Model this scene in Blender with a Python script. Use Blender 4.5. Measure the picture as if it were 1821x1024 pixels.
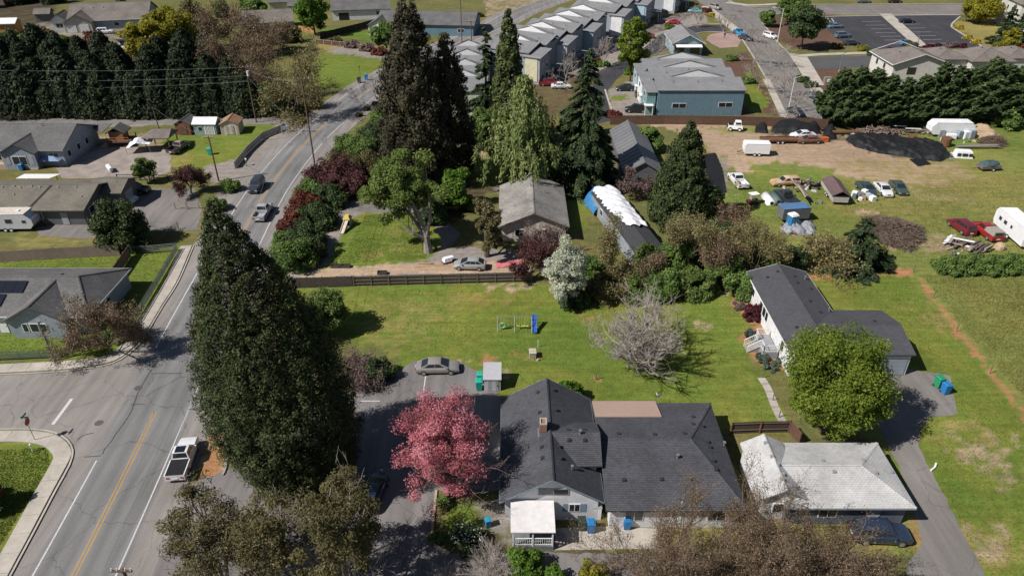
import bpy, math, random
import numpy as np
from mathutils import Vector, Matrix

S = bpy.context.scene
for o in list(bpy.data.objects): bpy.data.objects.remove(o)
C = S.collection
PI = math.pi
rad = math.radians
# ------------------------------------------------------------------ camera, sky, sun, exposure
CAM_H, PITCH, FOC = 50.0, rad(32.0), 1276.0 / 1821.0          # drone 50 m up, looking 32 degrees down
cd = bpy.data.cameras.new('camera'); cam = bpy.data.objects.new('camera', cd); C.objects.link(cam)
cam.location = (0, 0, CAM_H); cam.rotation_euler = (PI / 2 - PITCH, 0, 0)
cd.sensor_width = 36.0; cd.lens = 36.0 * FOC; cd.clip_start = 0.5; cd.clip_end = 6000
S.camera = cam
SUN_EL, SHADOW_DIR = rad(46.0), rad(24.0)                     # shadows run to +x, slightly away from the camera
w = bpy.data.worlds.new('World'); S.world = w; w.use_nodes = True
nt = w.node_tree; bg = nt.nodes['Background']
sky = nt.nodes.new('ShaderNodeTexSky'); sky.sky_type = 'NISHITA'; sky.sun_disc = False
sky.sun_elevation = SUN_EL; sky.dust_density = 0.6; sky.air_density = 0.9
_sx, _sy = -math.cos(SHADOW_DIR), -math.sin(SHADOW_DIR)       # towards the sun
sky.sun_rotation = math.atan2(_sx, _sy)
nt.links.new(sky.outputs[0], bg.inputs[0]); bg.inputs[1].default_value = 0.05
sd = bpy.data.lights.new('sun', 'SUN'); sun = bpy.data.objects.new('sun', sd); C.objects.link(sun)
sd.energy = 5.0; sd.angle = rad(0.55); sd.color = (1.0, 0.955, 0.90)
sun.rotation_euler = Vector((_sx * math.cos(SUN_EL), _sy * math.cos(SUN_EL), math.sin(SUN_EL))).to_track_quat('Z', 'Y').to_euler()
sun.location = (-40, -20, 80)
S.view_settings.view_transform = 'Standard'; S.view_settings.look = 'None'
S.view_settings.exposure = 0.34; S.view_settings.gamma = 1.0
S.view_settings.use_curve_mapping = False
S.render.engine = 'CYCLES'
S.cycles.max_bounces = 5; S.cycles.diffuse_bounces = 2; S.cycles.transparent_max_bounces = 4

# ------------------------------------------------------------------ helpers
def G(u, v, z=0.0):
    """Where the sight line through a point of the survey photo (1821x1024) meets the level plane z: a real place (x, y)."""
    a, b = (u - 910.5) / 1276.0, (512.0 - v) / 1276.0
    c, s = math.cos(PITCH), math.sin(PITCH)
    t = (z - CAM_H) / (-s + b * c)
    return (a * t, (c + b * s) * t)
def GS(pts, z=0.0): return [G(u, v, z) for u, v in pts]
def hgt(u, vtop, y):
    """Height of a point seen at photo row vtop standing at ground distance y."""
    b = (512.0 - vtop) / 1276.0
    return CAM_H + y * (-math.sin(PITCH) + b * math.cos(PITCH)) / (math.cos(PITCH) + b * math.sin(PITCH))

R = np.random.default_rng(7)
random.seed(7)
def norm(v): return v / np.maximum(np.linalg.norm(v, axis=-1, keepdims=True), 1e-9)

class MB:
    def __init__(s): s.v, s.f, s.m = [], [], []
    def add(s, vs, fs, mi=0):
        n = len(s.v); s.v += [tuple(p) for p in vs]; s.f += [tuple(i + n for i in f) for f in fs]; s.m += [mi] * len(fs); return s
    def box(s, x, y, z, sx, sy, sz, rz=0.0, mi=0, tx=1.0, ty=1.0):
        """centre x,y, bottom z; tx,ty = taper of the top"""
        c, q = math.cos(rz), math.sin(rz); vs = []
        for k, (a, b) in ((0, (1, 1)), (1, (tx, ty))):
            for i, j in ((-1, -1), (1, -1), (1, 1), (-1, 1)):
                px, py = i * sx / 2 * a, j * sy / 2 * b
                vs.append((x + px * c - py * q, y + px * q + py * c, z + k * sz))
        return s.add(vs, [(3, 2, 1, 0), (4, 5, 6, 7), (0, 1, 5, 4), (1, 2, 6, 5), (2, 3, 7, 6), (3, 0, 4, 7)], mi)
    def prism(s, pts, z0, z1, mi=0):
        n = len(pts); ar = sum(pts[i][0] * pts[(i + 1) % n][1] - pts[(i + 1) % n][0] * pts[i][1] for i in range(n))
        if ar < 0: pts = pts[::-1]
        vs = [(p[0], p[1], z0) for p in pts] + [(p[0], p[1], z1) for p in pts]
        return s.add(vs, [tuple(range(n - 1, -1, -1)), tuple(range(n, 2 * n))] + [(i, (i + 1) % n, n + (i + 1) % n, n + i) for i in range(n)], mi)
    def sheet(s, pts, z, mi=0):
        n = len(pts); ar = sum(pts[i][0] * pts[(i + 1) % n][1] - pts[(i + 1) % n][0] * pts[i][1] for i in range(n))
        if ar < 0: pts = pts[::-1]
        return s.add([(p[0], p[1], z) for p in pts], [tuple(range(n))], mi)
    def tube(s, path, rr, n=6, mi=0, cap=True):
        path = [Vector(p) for p in path]; rr = [rr] * len(path) if not hasattr(rr, '__len__') else rr
        base = len(s.v); prev = None
        for i, p in enumerate(path):
            d = (path[min(i + 1, len(path) - 1)] - path[max(i - 1, 0)])
            d = d.normalized() if d.length > 1e-8 else Vector((0, 0, 1))
            a = d.orthogonal().normalized() if prev is None else (prev - d * prev.dot(d))
            a = a.normalized() if a.length > 1e-6 else d.orthogonal().normalized()
            prev = a; b = d.cross(a)
            for k in range(n):
                t = 2 * PI * k / n; q = p + (a * math.cos(t) + b * math.sin(t)) * rr[i]; s.v.append(tuple(q))
        for i in range(len(path) - 1):
            for k in range(n):
                s.f.append((base + i * n + k, base + i * n + (k + 1) % n, base + (i + 1) * n + (k + 1) % n, base + (i + 1) * n + k)); s.m.append(mi)
        if cap:
            s.f.append(tuple(base + k for k in range(n - 1, -1, -1))); s.m.append(mi)
            e = base + (len(path) - 1) * n; s.f.append(tuple(e + k for k in range(n))); s.m.append(mi)
        return s
    def quad(s, a, b, c, d, mi=0): return s.add([a, b, c, d], [(0, 1, 2, 3)], mi)
    def slab(s, a, b, c, d, t, mi=0):
        """quad a b c d (counter-clockwise from outside) thickened inwards by t"""
        A, B, D = Vector(a), Vector(b), Vector(d); n = (B - A).cross(D - A).normalized() * t
        lo = [tuple(Vector(p) - n) for p in (a, b, c, d)]
        return s.add([a, b, c, d] + lo, [(0, 1, 2, 3), (7, 6, 5, 4), (1, 0, 4, 5), (2, 1, 5, 6), (3, 2, 6, 7), (0, 3, 7, 4)], mi)
    def data(s, name, mats, smooth=False):
        me = bpy.data.meshes.new(name); me.from_pydata(s.v, [], s.f)
        for m in (mats if isinstance(mats, (list, tuple)) else [mats]): me.materials.append(m)
        if any(s.m): me.polygons.foreach_set('material_index', s.m)
        if smooth: me.polygons.foreach_set('use_smooth', [True] * len(me.polygons))
        me.update(); return me
    def build(s, name, mats, parent=None, smooth=False): return link(name, s.data(name, mats, smooth), parent)

def link(name, me, parent=None):
    o = bpy.data.objects.new(name, me); C.objects.link(o)
    if parent is not None: o.parent = parent
    return o
def tag(o, label=None, cat=None, group=None, kind=None):
    if label: o['label'] = label
    if cat: o['category'] = cat
    if group: o['group'] = group
    if kind: o['kind'] = kind
    return o
def thing(name, label, cat, loc=(0, 0, 0), rz=0.0, group=None):
    o = bpy.data.objects.new(name, None); C.objects.link(o); o.empty_display_size = .2
    o.location = loc if len(loc) == 3 else (loc[0], loc[1], 0); o.rotation_euler = (0, 0, rz)
    return tag(o, label, cat, group)
def structure(name, mb, mats, label=None):
    return tag(mb.build(name, mats), label=label, kind='structure')
def copy_tree(o, parent=None):
    c = o.copy(); C.objects.link(c); c.parent = parent
    for ch in o.children: copy_tree(ch, c)
    return c

# ------------------------------------------------------------------ materials
def _n(nt, t, **kw):
    n = nt.nodes.new(t)
    for k, v in kw.items(): setattr(n, k, v)
    return n
def lerp3(a, t, b): return tuple(a[i] + (b[i] - a[i]) * t for i in range(3))
MATS = {}
def mat(name, c, c2=None, scale=3.0, rough=.8, bump=0.0, metal=0.0, spec=.3, coat=0.0, big=.18, wob=.12, bscale=None, coord='pos'):
    """a surface: fine noise between c and c2, a broad noise for wear and a relief"""
    if name in MATS: return MATS[name]
    m = bpy.data.materials.new(name); m.use_nodes = True; nt = m.node_tree; b = nt.nodes['Principled BSDF']; L = nt.links
    c2 = c2 or tuple(x * .72 for x in c)
    if coord == 'pos': src = _n(nt, 'ShaderNodeNewGeometry').outputs['Position']
    else: src = _n(nt, 'ShaderNodeTexCoord').outputs['Object']
    n1 = _n(nt, 'ShaderNodeTexNoise'); n1.inputs['Scale'].default_value = scale; n1.inputs['Detail'].default_value = 4; n1.inputs['Roughness'].default_value = .65
    n2 = _n(nt, 'ShaderNodeTexNoise'); n2.inputs['Scale'].default_value = big; n2.inputs['Detail'].default_value = 3
    L.new(src, n1.inputs['Vector']); L.new(src, n2.inputs['Vector'])
    r = _n(nt, 'ShaderNodeValToRGB'); r.color_ramp.elements[0].position = .32; r.color_ramp.elements[1].position = .68
    r.color_ramp.elements[0].color = (*c2, 1); r.color_ramp.elements[1].color = (*c, 1)
    L.new(n1.outputs['Fac'], r.inputs['Fac'])
    mr = _n(nt, 'ShaderNodeMapRange'); mr.inputs[1].default_value = .3; mr.inputs[2].default_value = .7; mr.inputs[3].default_value = 1 - wob; mr.inputs[4].default_value = 1 + wob
    L.new(n2.outputs['Fac'], mr.inputs[0])
    mx = _n(nt, 'ShaderNodeMix', data_type='RGBA', blend_type='MULTIPLY'); mx.inputs[0].default_value = 1
    L.new(r.outputs['Color'], mx.inputs[6]); L.new(mr.outputs[0], mx.inputs[7]); L.new(mx.outputs[2], b.inputs['Base Color'])
    b.inputs['Roughness'].default_value = rough; b.inputs['Metallic'].default_value = metal; b.inputs['Specular IOR Level'].default_value = spec; b.inputs['Coat Weight'].default_value = coat
    if bump:
        bp = _n(nt, 'ShaderNodeBump'); bp.inputs['Strength'].default_value = bump; bp.inputs['Distance'].default_value = .05
        n3 = n1
        if bscale:
            n3 = _n(nt, 'ShaderNodeTexNoise'); n3.inputs['Scale'].default_value = bscale; n3.inputs['Detail'].default_value = 3; L.new(src, n3.inputs['Vector'])
        L.new(n3.outputs['Fac'], bp.inputs['Height']); L.new(bp.outputs['Normal'], b.inputs['Normal'])
    MATS[name] = m; return m
def shingle(name, c, c2, row=.16, streak=.25, tab=.32, mort=.6):
    """asphalt shingles: courses across the slope, mottled tabs, weather streaks (object space: x along the ridge)"""
    if name in MATS: return MATS[name]
    m = bpy.data.materials.new(name); m.use_nodes = True; nt = m.node_tree; b = nt.nodes['Principled BSDF']; L = nt.links
    tc = _n(nt, 'ShaderNodeTexCoord')
    br = _n(nt, 'ShaderNodeTexBrick'); br.inputs['Scale'].default_value = 1; br.inputs['Brick Width'].default_value = tab; br.inputs['Row Height'].default_value = row
    br.inputs['Mortar Size'].default_value = .016; br.inputs['Color1'].default_value = (*c, 1); br.inputs['Color2'].default_value = (*c2, 1)
    br.inputs['Mortar'].default_value = (*[x * mort for x in c2], 1); br.inputs['Bias'].default_value = -.1
    L.new(tc.outputs['Object'], br.inputs['Vector'])
    n = _n(nt, 'ShaderNodeTexNoise'); n.inputs['Scale'].default_value = 2.2; n.inputs['Detail'].default_value = 5; n.inputs['Roughness'].default_value = .75; L.new(tc.outputs['Object'], n.inputs['Vector'])
    n2 = _n(nt, 'ShaderNodeTexNoise'); n2.inputs['Scale'].default_value = .35; n2.inputs['Detail'].default_value = 3; L.new(tc.outputs['Object'], n2.inputs['Vector'])
    ad = _n(nt, 'ShaderNodeMath', operation='ADD'); L.new(n.outputs['Fac'], ad.inputs[0]); L.new(n2.outputs['Fac'], ad.inputs[1])
    mr = _n(nt, 'ShaderNodeMapRange'); mr.inputs[1].default_value = .7; mr.inputs[2].default_value = 1.3; mr.inputs[3].default_value = 1 - streak; mr.inputs[4].default_value = 1 + streak
    L.new(ad.outputs[0], mr.inputs[0])
    mx = _n(nt, 'ShaderNodeMix', data_type='RGBA', blend_type='MULTIPLY'); mx.inputs[0].default_value = 1
    L.new(br.outputs['Color'], mx.inputs[6]); L.new(mr.outputs[0], mx.inputs[7]); L.new(mx.outputs[2], b.inputs['Base Color'])
    b.inputs['Roughness'].default_value = .9; b.inputs['Specular IOR Level'].default_value = .25
    bp = _n(nt, 'ShaderNodeBump'); bp.inputs['Strength'].default_value = .5; bp.inputs['Distance'].default_value = .03
    L.new(br.outputs['Fac'], bp.inputs['Height']); bp.invert = True; L.new(bp.outputs['Normal'], b.inputs['Normal'])
    MATS[name] = m; return m
def siding(name, c, pitch=.22, vertical=False):
    """lapped or board-and-batten cladding"""
    if name in MATS: return MATS[name]
    m = bpy.data.materials.new(name); m.use_nodes = True; nt = m.node_tree; b = nt.nodes['Principled BSDF']; L = nt.links
    tc = _n(nt, 'ShaderNodeTexCoord'); sp = _n(nt, 'ShaderNodeSeparateXYZ'); L.new(tc.outputs['Object'], sp.inputs[0])
    if vertical:
        ad = _n(nt, 'ShaderNodeMath', operation='ADD'); L.new(sp.outputs['X'], ad.inputs[0]); L.new(sp.outputs['Y'], ad.inputs[1]); out = ad.outputs[0]
    else: out = sp.outputs['Z']
    md = _n(nt, 'ShaderNodeMath', operation='PINGPONG' if vertical else 'MODULO'); md.inputs[1].default_value = pitch; L.new(out, md.inputs[0])
    n = _n(nt, 'ShaderNodeTexNoise'); n.inputs['Scale'].default_value = 1.3; n.inputs['Detail'].default_value = 5; L.new(tc.outputs['Object'], n.inputs['Vector'])
    mr = _n(nt, 'ShaderNodeMapRange'); mr.inputs[1].default_value = .3; mr.inputs[2].default_value = .7; mr.inputs[3].default_value = .86; mr.inputs[4].default_value = 1.06; L.new(n.outputs['Fac'], mr.inputs[0])
    mx = _n(nt, 'ShaderNodeMix', data_type='RGBA', blend_type='MULTIPLY'); mx.inputs[0].default_value = 1; mx.inputs[6].default_value = (*c, 1); L.new(mr.outputs[0], mx.inputs[7]); L.new(mx.outputs[2], b.inputs['Base Color'])
    bp = _n(nt, 'ShaderNodeBump'); bp.inputs['Strength'].default_value = .8; bp.inputs['Distance'].default_value = .12; L.new(md.outputs[0], bp.inputs['Height']); L.new(bp.outputs['Normal'], b.inputs['Normal'])
    b.inputs['Roughness'].default_value = .7; b.inputs['Specular IOR Level'].default_value = .3
    MATS[name] = m; return m
def leafmat(name, dark, mid, light, trans=.25):
    """foliage: every leaf its own tint between three tones, some light through it"""
    if name in MATS: return MATS[name]
    m = bpy.data.materials.new(name); m.use_nodes = True; nt = m.node_tree; b = nt.nodes['Principled BSDF']; L = nt.links
    at = _n(nt, 'ShaderNodeAttribute', attribute_name='tint'); r = _n(nt, 'ShaderNodeValToRGB')
    e = r.color_ramp.elements; e[0].color = (*dark, 1); e[1].color = (*light, 1); k = e.new(.5); k.color = (*mid, 1)
    L.new(at.outputs['Fac'], r.inputs['Fac']); L.new(r.outputs['Color'], b.inputs['Base Color'])
    b.inputs['Roughness'].default_value = .65; b.inputs['Specular IOR Level'].default_value = .2
    tr = _n(nt, 'ShaderNodeBsdfTranslucent'); L.new(r.outputs['Color'], tr.inputs['Color'])
    ms = _n(nt, 'ShaderNodeMixShader'); ms.inputs[0].default_value = trans
    L.new(b.outputs[0], ms.inputs[1]); L.new(tr.outputs[0], ms.inputs[2]); L.new(ms.outputs[0], nt.nodes['Material Output'].inputs['Surface'])
    MATS[name] = m; return m
def flat(name, c, rough=.5, metal=0.0, spec=.4, coat=0.0): return mat(name, c, tuple(x * .9 for x in c), 1.5, rough, 0, metal, spec, coat, wob=.06, coord='obj')
def paint(c):
    n = 'paint_%02x%02x%02x' % tuple(int(255 * min(x, 1)) for x in c)
    return mat(n, c, tuple(x * .85 for x in c), 1.2, .34, 0, 0.0, .5, .7, wob=.06, coord='obj')

GLASS = flat('window_glass', (.02, .025, .03), .08, 0, .8)
GLASSB = flat('window_glass_pale', (.10, .12, .14), .12, 0, .8)
WHITE = mat('white_paint', (.72, .72, .72), (.62, .62, .62), 2, .55, wob=.08)
TRIMG = flat('grey_trim', (.30, .31, .33), .6)
BLACK = flat('black_plastic', (.015, .015, .017), .5)
TYRE = flat('tyre_rubber', (.018, .018, .018), .9)
RIM = flat('alloy_rim', (.45, .45, .46), .35, .7)
STEEL = flat('galvanised_steel', (.36, .37, .38), .45, .6)
RUST = mat('rusty_steel', (.20, .085, .04), (.09, .05, .035), 2.5, .9, .3, coord='obj')
RED_L = flat('tail_lamp_red', (.35, .015, .012), .25)
LAMP_W = flat('head_lamp_clear', (.62, .63, .62), .15)
WOOD = mat('weathered_wood', (.16, .12, .095), (.09, .07, .06), 4, .9, .3)
WOODL = mat('pale_lumber', (.42, .33, .22), (.30, .24, .17), 4, .85, .3)
WOODR = mat('brown_fence_wood', (.14, .075, .05), (.09, .05, .038), 3, .9, .3)
BARK = mat('bark', (.12, .09, .07), (.05, .04, .033), 6, .95, .6)
BARKG = mat('grey_bark', (.30, .265, .235), (.17, .15, .135), 5, .95, .5)
CONC = mat('concrete', (.40, .36, .31), (.33, .30, .26), 2.5, .9, .25, wob=.16, big=.4)
CONCG = mat('old_concrete', (.31, .29, .265), (.24, .225, .21), 2.5, .9, .25, wob=.16, big=.4)
# ================================================================== TERRAIN
def vnoise(x, y, sc, seed=0):
    x = x / sc; y = y / sc; xi = np.floor(x).astype(np.int64); yi = np.floor(y).astype(np.int64); fx = x - xi; fy = y - yi
    fx = fx * fx * (3 - 2 * fx); fy = fy * fy * (3 - 2 * fy)
    def h(a, b):
        k = (a * 374761393 + b * 668265263 + seed * 974634777) & 0xffffffff; k = ((k ^ (k >> 13)) * 1274126177) & 0xffffffff
        return ((k ^ (k >> 16)) & 0xffff) / 65535.0
    return (h(xi, yi) * (1 - fx) + h(xi + 1, yi) * fx) * (1 - fy) + (h(xi, yi + 1) * (1 - fx) + h(xi + 1, yi + 1) * fx) * fy
def inside(px, py, poly):
    r = np.zeros(px.shape, bool); n = len(poly)
    for i in range(n):
        x0, y0 = poly[i]; x1, y1 = poly[(i + 1) % n]
        if y0 == y1: continue
        c = ((y0 > py) != (y1 > py)) & (px < (x1 - x0) * (py - y0) / (y1 - y0) + x0); r ^= c
    return r
GC = dict(lawn=(.108, .150, .026), lush=(.090, .146, .024), field=(.142, .165, .042), dry=(.21, .18, .06), dirt=(.30, .225, .15),
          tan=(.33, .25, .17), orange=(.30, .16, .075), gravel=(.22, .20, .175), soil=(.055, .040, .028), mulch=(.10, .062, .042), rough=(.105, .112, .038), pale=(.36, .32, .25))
Z = []   # (class, polygon in the survey photo, edge raggedness in m, mix)
def zone(c, pts, jit=.5, mix=1.0): Z.append((c, GS(pts), jit, mix))
def spot(c, u, v, rx, ry, jit=.6, mix=1.0):
    x, y = G(u, v); Z.append((c, [(x + rx * math.cos(t), y + ry * math.sin(t)) for t in np.linspace(0, 2 * PI, 14)[:-1]], jit, mix))
def band(c, pts, wd, jit=.3, mix=1.0):
    P = GS(pts)
    for (x0, y0), (x1, y1) in zip(P, P[1:]):
        L = math.hypot(x1 - x0, y1 - y0) or 1; nx, ny = -(y1 - y0) / L * wd / 2, (x1 - x0) / L * wd / 2
        Z.append((c, [(x0 + nx, y0 + ny), (x1 + nx, y1 + ny), (x1 - nx, y1 - ny), (x0 - nx, y0 - ny)], jit, mix))
# big lots first, details later
zone('field', [(1235, 222), (1990, 222), (2300, 1200), (1500, 1200), (1560, 700), (1440, 490), (1320, 470), (1280, 330)], 1.0)
zone('lawn', [(515, 512), (930, 500), (1050, 528), (1330, 512), (1330, 640), (1420, 770), (1300, 770), (890, 730), (600, 720), (560, 640)], .3)
zone('lawn', [(1400, 500), (1470, 490), (1618, 486), (1705, 590), (1850, 770), (2000, 1100), (1765, 1100), (1560, 760), (1560, 640)], .4)
zone('lawn', [(0, 452), (205, 452), (240, 436), (345, 436), (250, 605), (205, 640), (-200, 640), (-200, 452)], .3)
zone('rough', [(-200, 400), (330, 415), (310, 438), (205, 440), (-200, 468)], .5)
zone('dry', [(30, 418), (205, 420), (200, 432), (20, 445)], .8, .6)
zone('lawn', [(-120, 780), (95, 780), (100, 830), (0, 1010), (-100, 1180), (-300, 1180)], .3)
zone('dirt', [(370, 755), (405, 770), (400, 880), (330, 985), (300, 985), (350, 870)], .7)
zone('orange', [(372, 765), (398, 775), (392, 850), (352, 885), (362, 835)], .6)
zone('gravel', [(560, 455), (600, 360), (760, 366), (800, 440), (930, 450), (945, 490), (520, 500), (510, 480)], .5)
zone('lawn', [(575, 480), (612, 402), (650, 378), (748, 376), (775, 400), (790, 440), (762, 464), (640, 474)], .4)
spot('dry', 665, 455, 1.6, .9, .6, .6); spot('dry', 700, 410, 3, 2, .9, .3); spot('dry', 720, 440, 3, 1.5, .9, .35)
zone('tan', [(535, 488), (620, 474), (770, 466), (940, 458), (945, 486), (640, 489), (530, 496)], .4)
zone('orange', [(745, 470), (800, 462), (800, 474), (740, 476)], .5, .7); zone('gravel', [(800, 440), (860, 425), (940, 440), (940, 460), (830, 462)], .5)
zone('rough', [(640, 360), (590, 240), (700, 160), (900, 220), (1100, 230), (1240, 240), (1330, 480), (1040, 500), (930, 450), (800, 430), (760, 360)], .8)
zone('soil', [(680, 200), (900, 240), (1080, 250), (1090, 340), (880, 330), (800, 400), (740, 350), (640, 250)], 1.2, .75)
zone('lawn', [(825, 268), (905, 268), (905, 330), (850, 330)], .8); zone('tan', [(815, 265), (880, 267), (872, 285), (820, 280)], .6, .7)
zone('lawn', [(1005, 345), (1045, 345), (1048, 400), (1020, 415)], .5, .8); zone('gravel', [(880, 320), (1060, 320), (1060, 350), (880, 345)], .6, .5)
zone('dirt', [(1100, 212), (1330, 212), (1480, 240), (1570, 262), (1650, 300), (1735, 315), (1700, 332), (1590, 330), (1470, 300), (1380, 288), (1300, 298), (1262, 270), (1228, 240)], 1.2)
zone('field', [(1250, 228), (1345, 222), (1370, 236), (1300, 240)], .9, .8)
zone('lush', [(1265, 300), (1330, 292), (1480, 312), (1530, 350), (1500, 400), (1330, 400), (1290, 350)], 1.0, .45)
zone('gravel', [(1240, 290), (1290, 280), (1300, 350), (1260, 350)], .9, .7)
spot('tan', 1322, 300, 1.6, 2.2); spot('dirt', 1685, 305, 4, 5, 1.4, .8); spot('dirt', 1660, 350, 6, 3, 1.8, .4); spot('dirt', 1600, 300, 10, 5, 2, .5)
spot('dry', 1560, 372, 8, 2, 1.6, .7); spot('dry', 1720, 335, 12, 8, 2.5, .5); spot('dry', 1760, 560, 9, 9, 2.5, .35); spot('dirt', 1640, 430, 6, 3, 1.4, .5)
spot('dry', 1640, 300, 14, 7, 2.5, .35); spot('tan', 1540, 378, 1.6, .8)
zone('lush', [(1660, 222), (1821, 222), (1821, 270), (1650, 262)], 1.0, .6)
zone('soil', [(1360, 222), (1640, 222), (1640, 250), (1600, 285), (1500, 250), (1360, 250)], 1.2, .5)
band('orange', [(1440, 497), (1480, 488), (1620, 482)], 1.9, .5, .95); band('orange', [(1615, 480), (1655, 525), (1700, 588), (1760, 660), (1821, 738), (1900, 840)], .75, .35, .95)
band('tan', [(1055, 531), (1130, 527), (1230, 524), (1325, 514)], 1.3, .6, .9)
zone('field', [(1640, 486), (2200, 486), (2300, 900), (1850, 745), (1720, 590)], .4)
spot('dirt', 1740, 795, 3.4, 2.2, 2.4, .5); spot('dirt', 1785, 825, 2.6, 2.0, 2.4, .4); spot('dry', 1700, 760, 3, 1.5, 1.5, .6); spot('dry', 1790, 980, 3, 3, 2, .6); spot('dirt', 1760, 960, 1.5, 2.2, 1.2, .6)
spot('dry', 1670, 575, 1.8, 1.2, 1.2, .7); spot('orange', 1672, 582, 1.2, .6, .8, .5); spot('dry', 1640, 565, 1, .6); spot('lush', 1660, 850, 2.2, 4, 1.2, .5)
spot('orange', 1630, 940, 2.2, 2.2, .7, .8); zone('dry', [(1540, 905), (1640, 905), (1645, 975), (1540, 985)], .8, .7)
# bare spots of the main lawn
for u, v, rx, ry, c in ((948, 630, 1.0, 1.1, 'orange'), (1252, 577, 1.0, 1.2, 'tan'), (1062, 672, 1.0, .5, 'orange'), (915, 510, 2.6, .8, 'tan'), (870, 512, 1.2, .5, 'tan'), (875, 640, 1.6, .9, 'orange'),
                       (920, 628, .8, .8, 'orange'), (1010, 520, 2.6, 1, 'tan'), (905, 665, .8, 1.0, 'tan'), (1045, 568, 1.2, .5, 'orange'), (1320, 545, .8, 1.2, 'tan'), (1290, 540, 1, .6, 'dry'), (905, 535, 1.6, .5, 'dry'), (820, 640, 1.5, .6, 'tan')):
    spot(c, u, v, rx, ry, .7, .75)
spot('dry', 720, 560, 6, 4, 2.5, .45); spot('dry', 700, 600, 4, 3, 2.2, .4); spot('lush', 1000, 600, 8, 5, 2.5, .4); spot('lush', 1290, 640, 5, 5, 2.5, .4); spot('dry', 830, 530, 5, 1.5, 1.8, .35)
zone('orange', [(1300, 540), (1320, 505), (1335, 560), (1400, 640), (1405, 660), (1370, 655), (1335, 640), (1318, 600), (1345, 580)], .25, .9)
zone('rough', [(560, 590), (690, 620), (720, 645), (640, 680), (600, 700), (540, 640)], .7); zone('orange', [(600, 682), (650, 676), (680, 682), (640, 690)], .5, .8)
zone('rough', [(770, 870), (890, 870), (900, 960), (860, 985), (772, 970)], .3); zone('lawn', [(790, 900), (850, 905), (840, 950), (785, 950)], .4)
zone('gravel', [(840, 880), (905, 890), (910, 960), (860, 940)], .5, .8); zone('orange', [(768, 955), (800, 965), (790, 985), (765, 980)], .3, .7)
zone('soil', [(760, 975), (1080, 980), (1660, 985), (1690, 1100), (700, 1100)], .8, .6); zone('dry', [(1080, 920), (1560, 920), (1560, 985), (1080, 985)], .8, .7)
# left yards and the far end
zone('gravel', [(-300, 205), (520, 205), (500, 222), (-300, 226)], .6); zone('dry', [(-60, 200), (60, 200), (60, 211), (-60, 212)], .6)
zone('tan', [(150, 240), (300, 240), (300, 312), (130, 312), (100, 300)], .5, .6); zone('lawn', [(285, 240), (480, 215), (500, 235), (430, 300), (290, 300)], .6); zone('dry', [(300, 250), (350, 285), (300, 300)], .8, .5)
zone('lush', [(410, 280), (470, 228), (510, 228), (440, 298)], .4); zone('gravel', [(360, 295), (420, 285), (440, 300), (400, 330), (380, 325)], .5)
zone('rough', [(205, 325), (400, 325), (415, 350), (360, 380), (300, 345), (205, 345)], .4); zone('gravel', [(400, 320), (470, 240), (520, 200), (480, 300), (380, 420), (360, 400)], .4)
zone('lawn', [(570, 92), (690, 104), (690, 122), (660, 140), (640, 155), (560, 158)], .8); zone('gravel', [(560, 78), (700, 96), (700, 108), (575, 92)], .7); zone('dry', [(560, 70), (600, 75), (590, 90), (560, 88)], .8)
zone('lush', [(575, 50), (680, 60), (680, 76), (570, 66)], .5); zone('soil', [(640, 185), (690, 160), (700, 175), (650, 200), (620, 225)], .6, .7)
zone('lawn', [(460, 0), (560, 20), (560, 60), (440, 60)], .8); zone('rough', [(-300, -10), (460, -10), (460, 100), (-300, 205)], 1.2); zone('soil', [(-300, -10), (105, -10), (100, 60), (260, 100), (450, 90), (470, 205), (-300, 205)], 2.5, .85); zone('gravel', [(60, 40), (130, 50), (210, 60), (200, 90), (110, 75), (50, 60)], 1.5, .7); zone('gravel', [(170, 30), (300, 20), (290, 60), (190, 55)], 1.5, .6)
zone('mulch', [(1350, 25), (1480, 20), (1500, 85), (1430, 92), (1385, 75)], .6); zone('dry', [(1690, 40), (1760, 30), (1800, 60), (1760, 85), (1745, 82)], .7)
zone('mulch', [(1285, 105), (1330, 90), (1385, 205), (1300, 205)], .7); zone('lawn', [(1330, 120), (1370, 190), (1345, 205), (1320, 190)], .6); zone('mulch', [(1430, 122), (1500, 120), (1500, 160), (1455, 160)], .5)
zone('gravel', [(1085, 60), (1230, 20), (1260, 30), (1250, 45), (1180, 62), (1100, 110), (1060, 130), (960, 150), (960, 120)], .6); zone('soil', [(960, 60), (1240, -20), (1250, 20), (1080, 100), (960, 150)], .8, .5)
zone('gravel', [(1080, 160), (1160, 130), (1162, 206), (1088, 206)], .5); zone('lawn', [(1088, 172), (1112, 168), (1118, 178), (1092, 180)], .5); zone('mulch', [(940, 140), (1050, 130), (1040, 200), (960, 210)], 1.0, .6); zone('tan', [(860, 0), (1000, -10), (960, 20), (870, 40)], .8, .5)
xs = np.unique(np.concatenate([np.arange(-75, 78, .6), np.arange(-260, 262, 2.0), np.array([-3000, -1500, -800, -500, -350, 350, 500, 800, 1500, 3000])]))
ys = np.unique(np.concatenate([np.arange(24, 112, .5), np.arange(112, 190, 1.0), np.arange(190, 330, 2.0), np.array([-600, -200, -60, -10, 10, 340, 370, 450, 600, 900, 1500, 3500])]))
gx, gy = np.meshgrid(xs, ys); fx, fy = gx.ravel(), gy.ravel()
base = np.array(GC['rough']) * np.ones((fx.size, 1))
mott = vnoise(fx, fy, 9, 1) * .5 + vnoise(fx, fy, 3.1, 2) * .3 + vnoise(fx, fy, 1.1, 3) * .2
col = base
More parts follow.
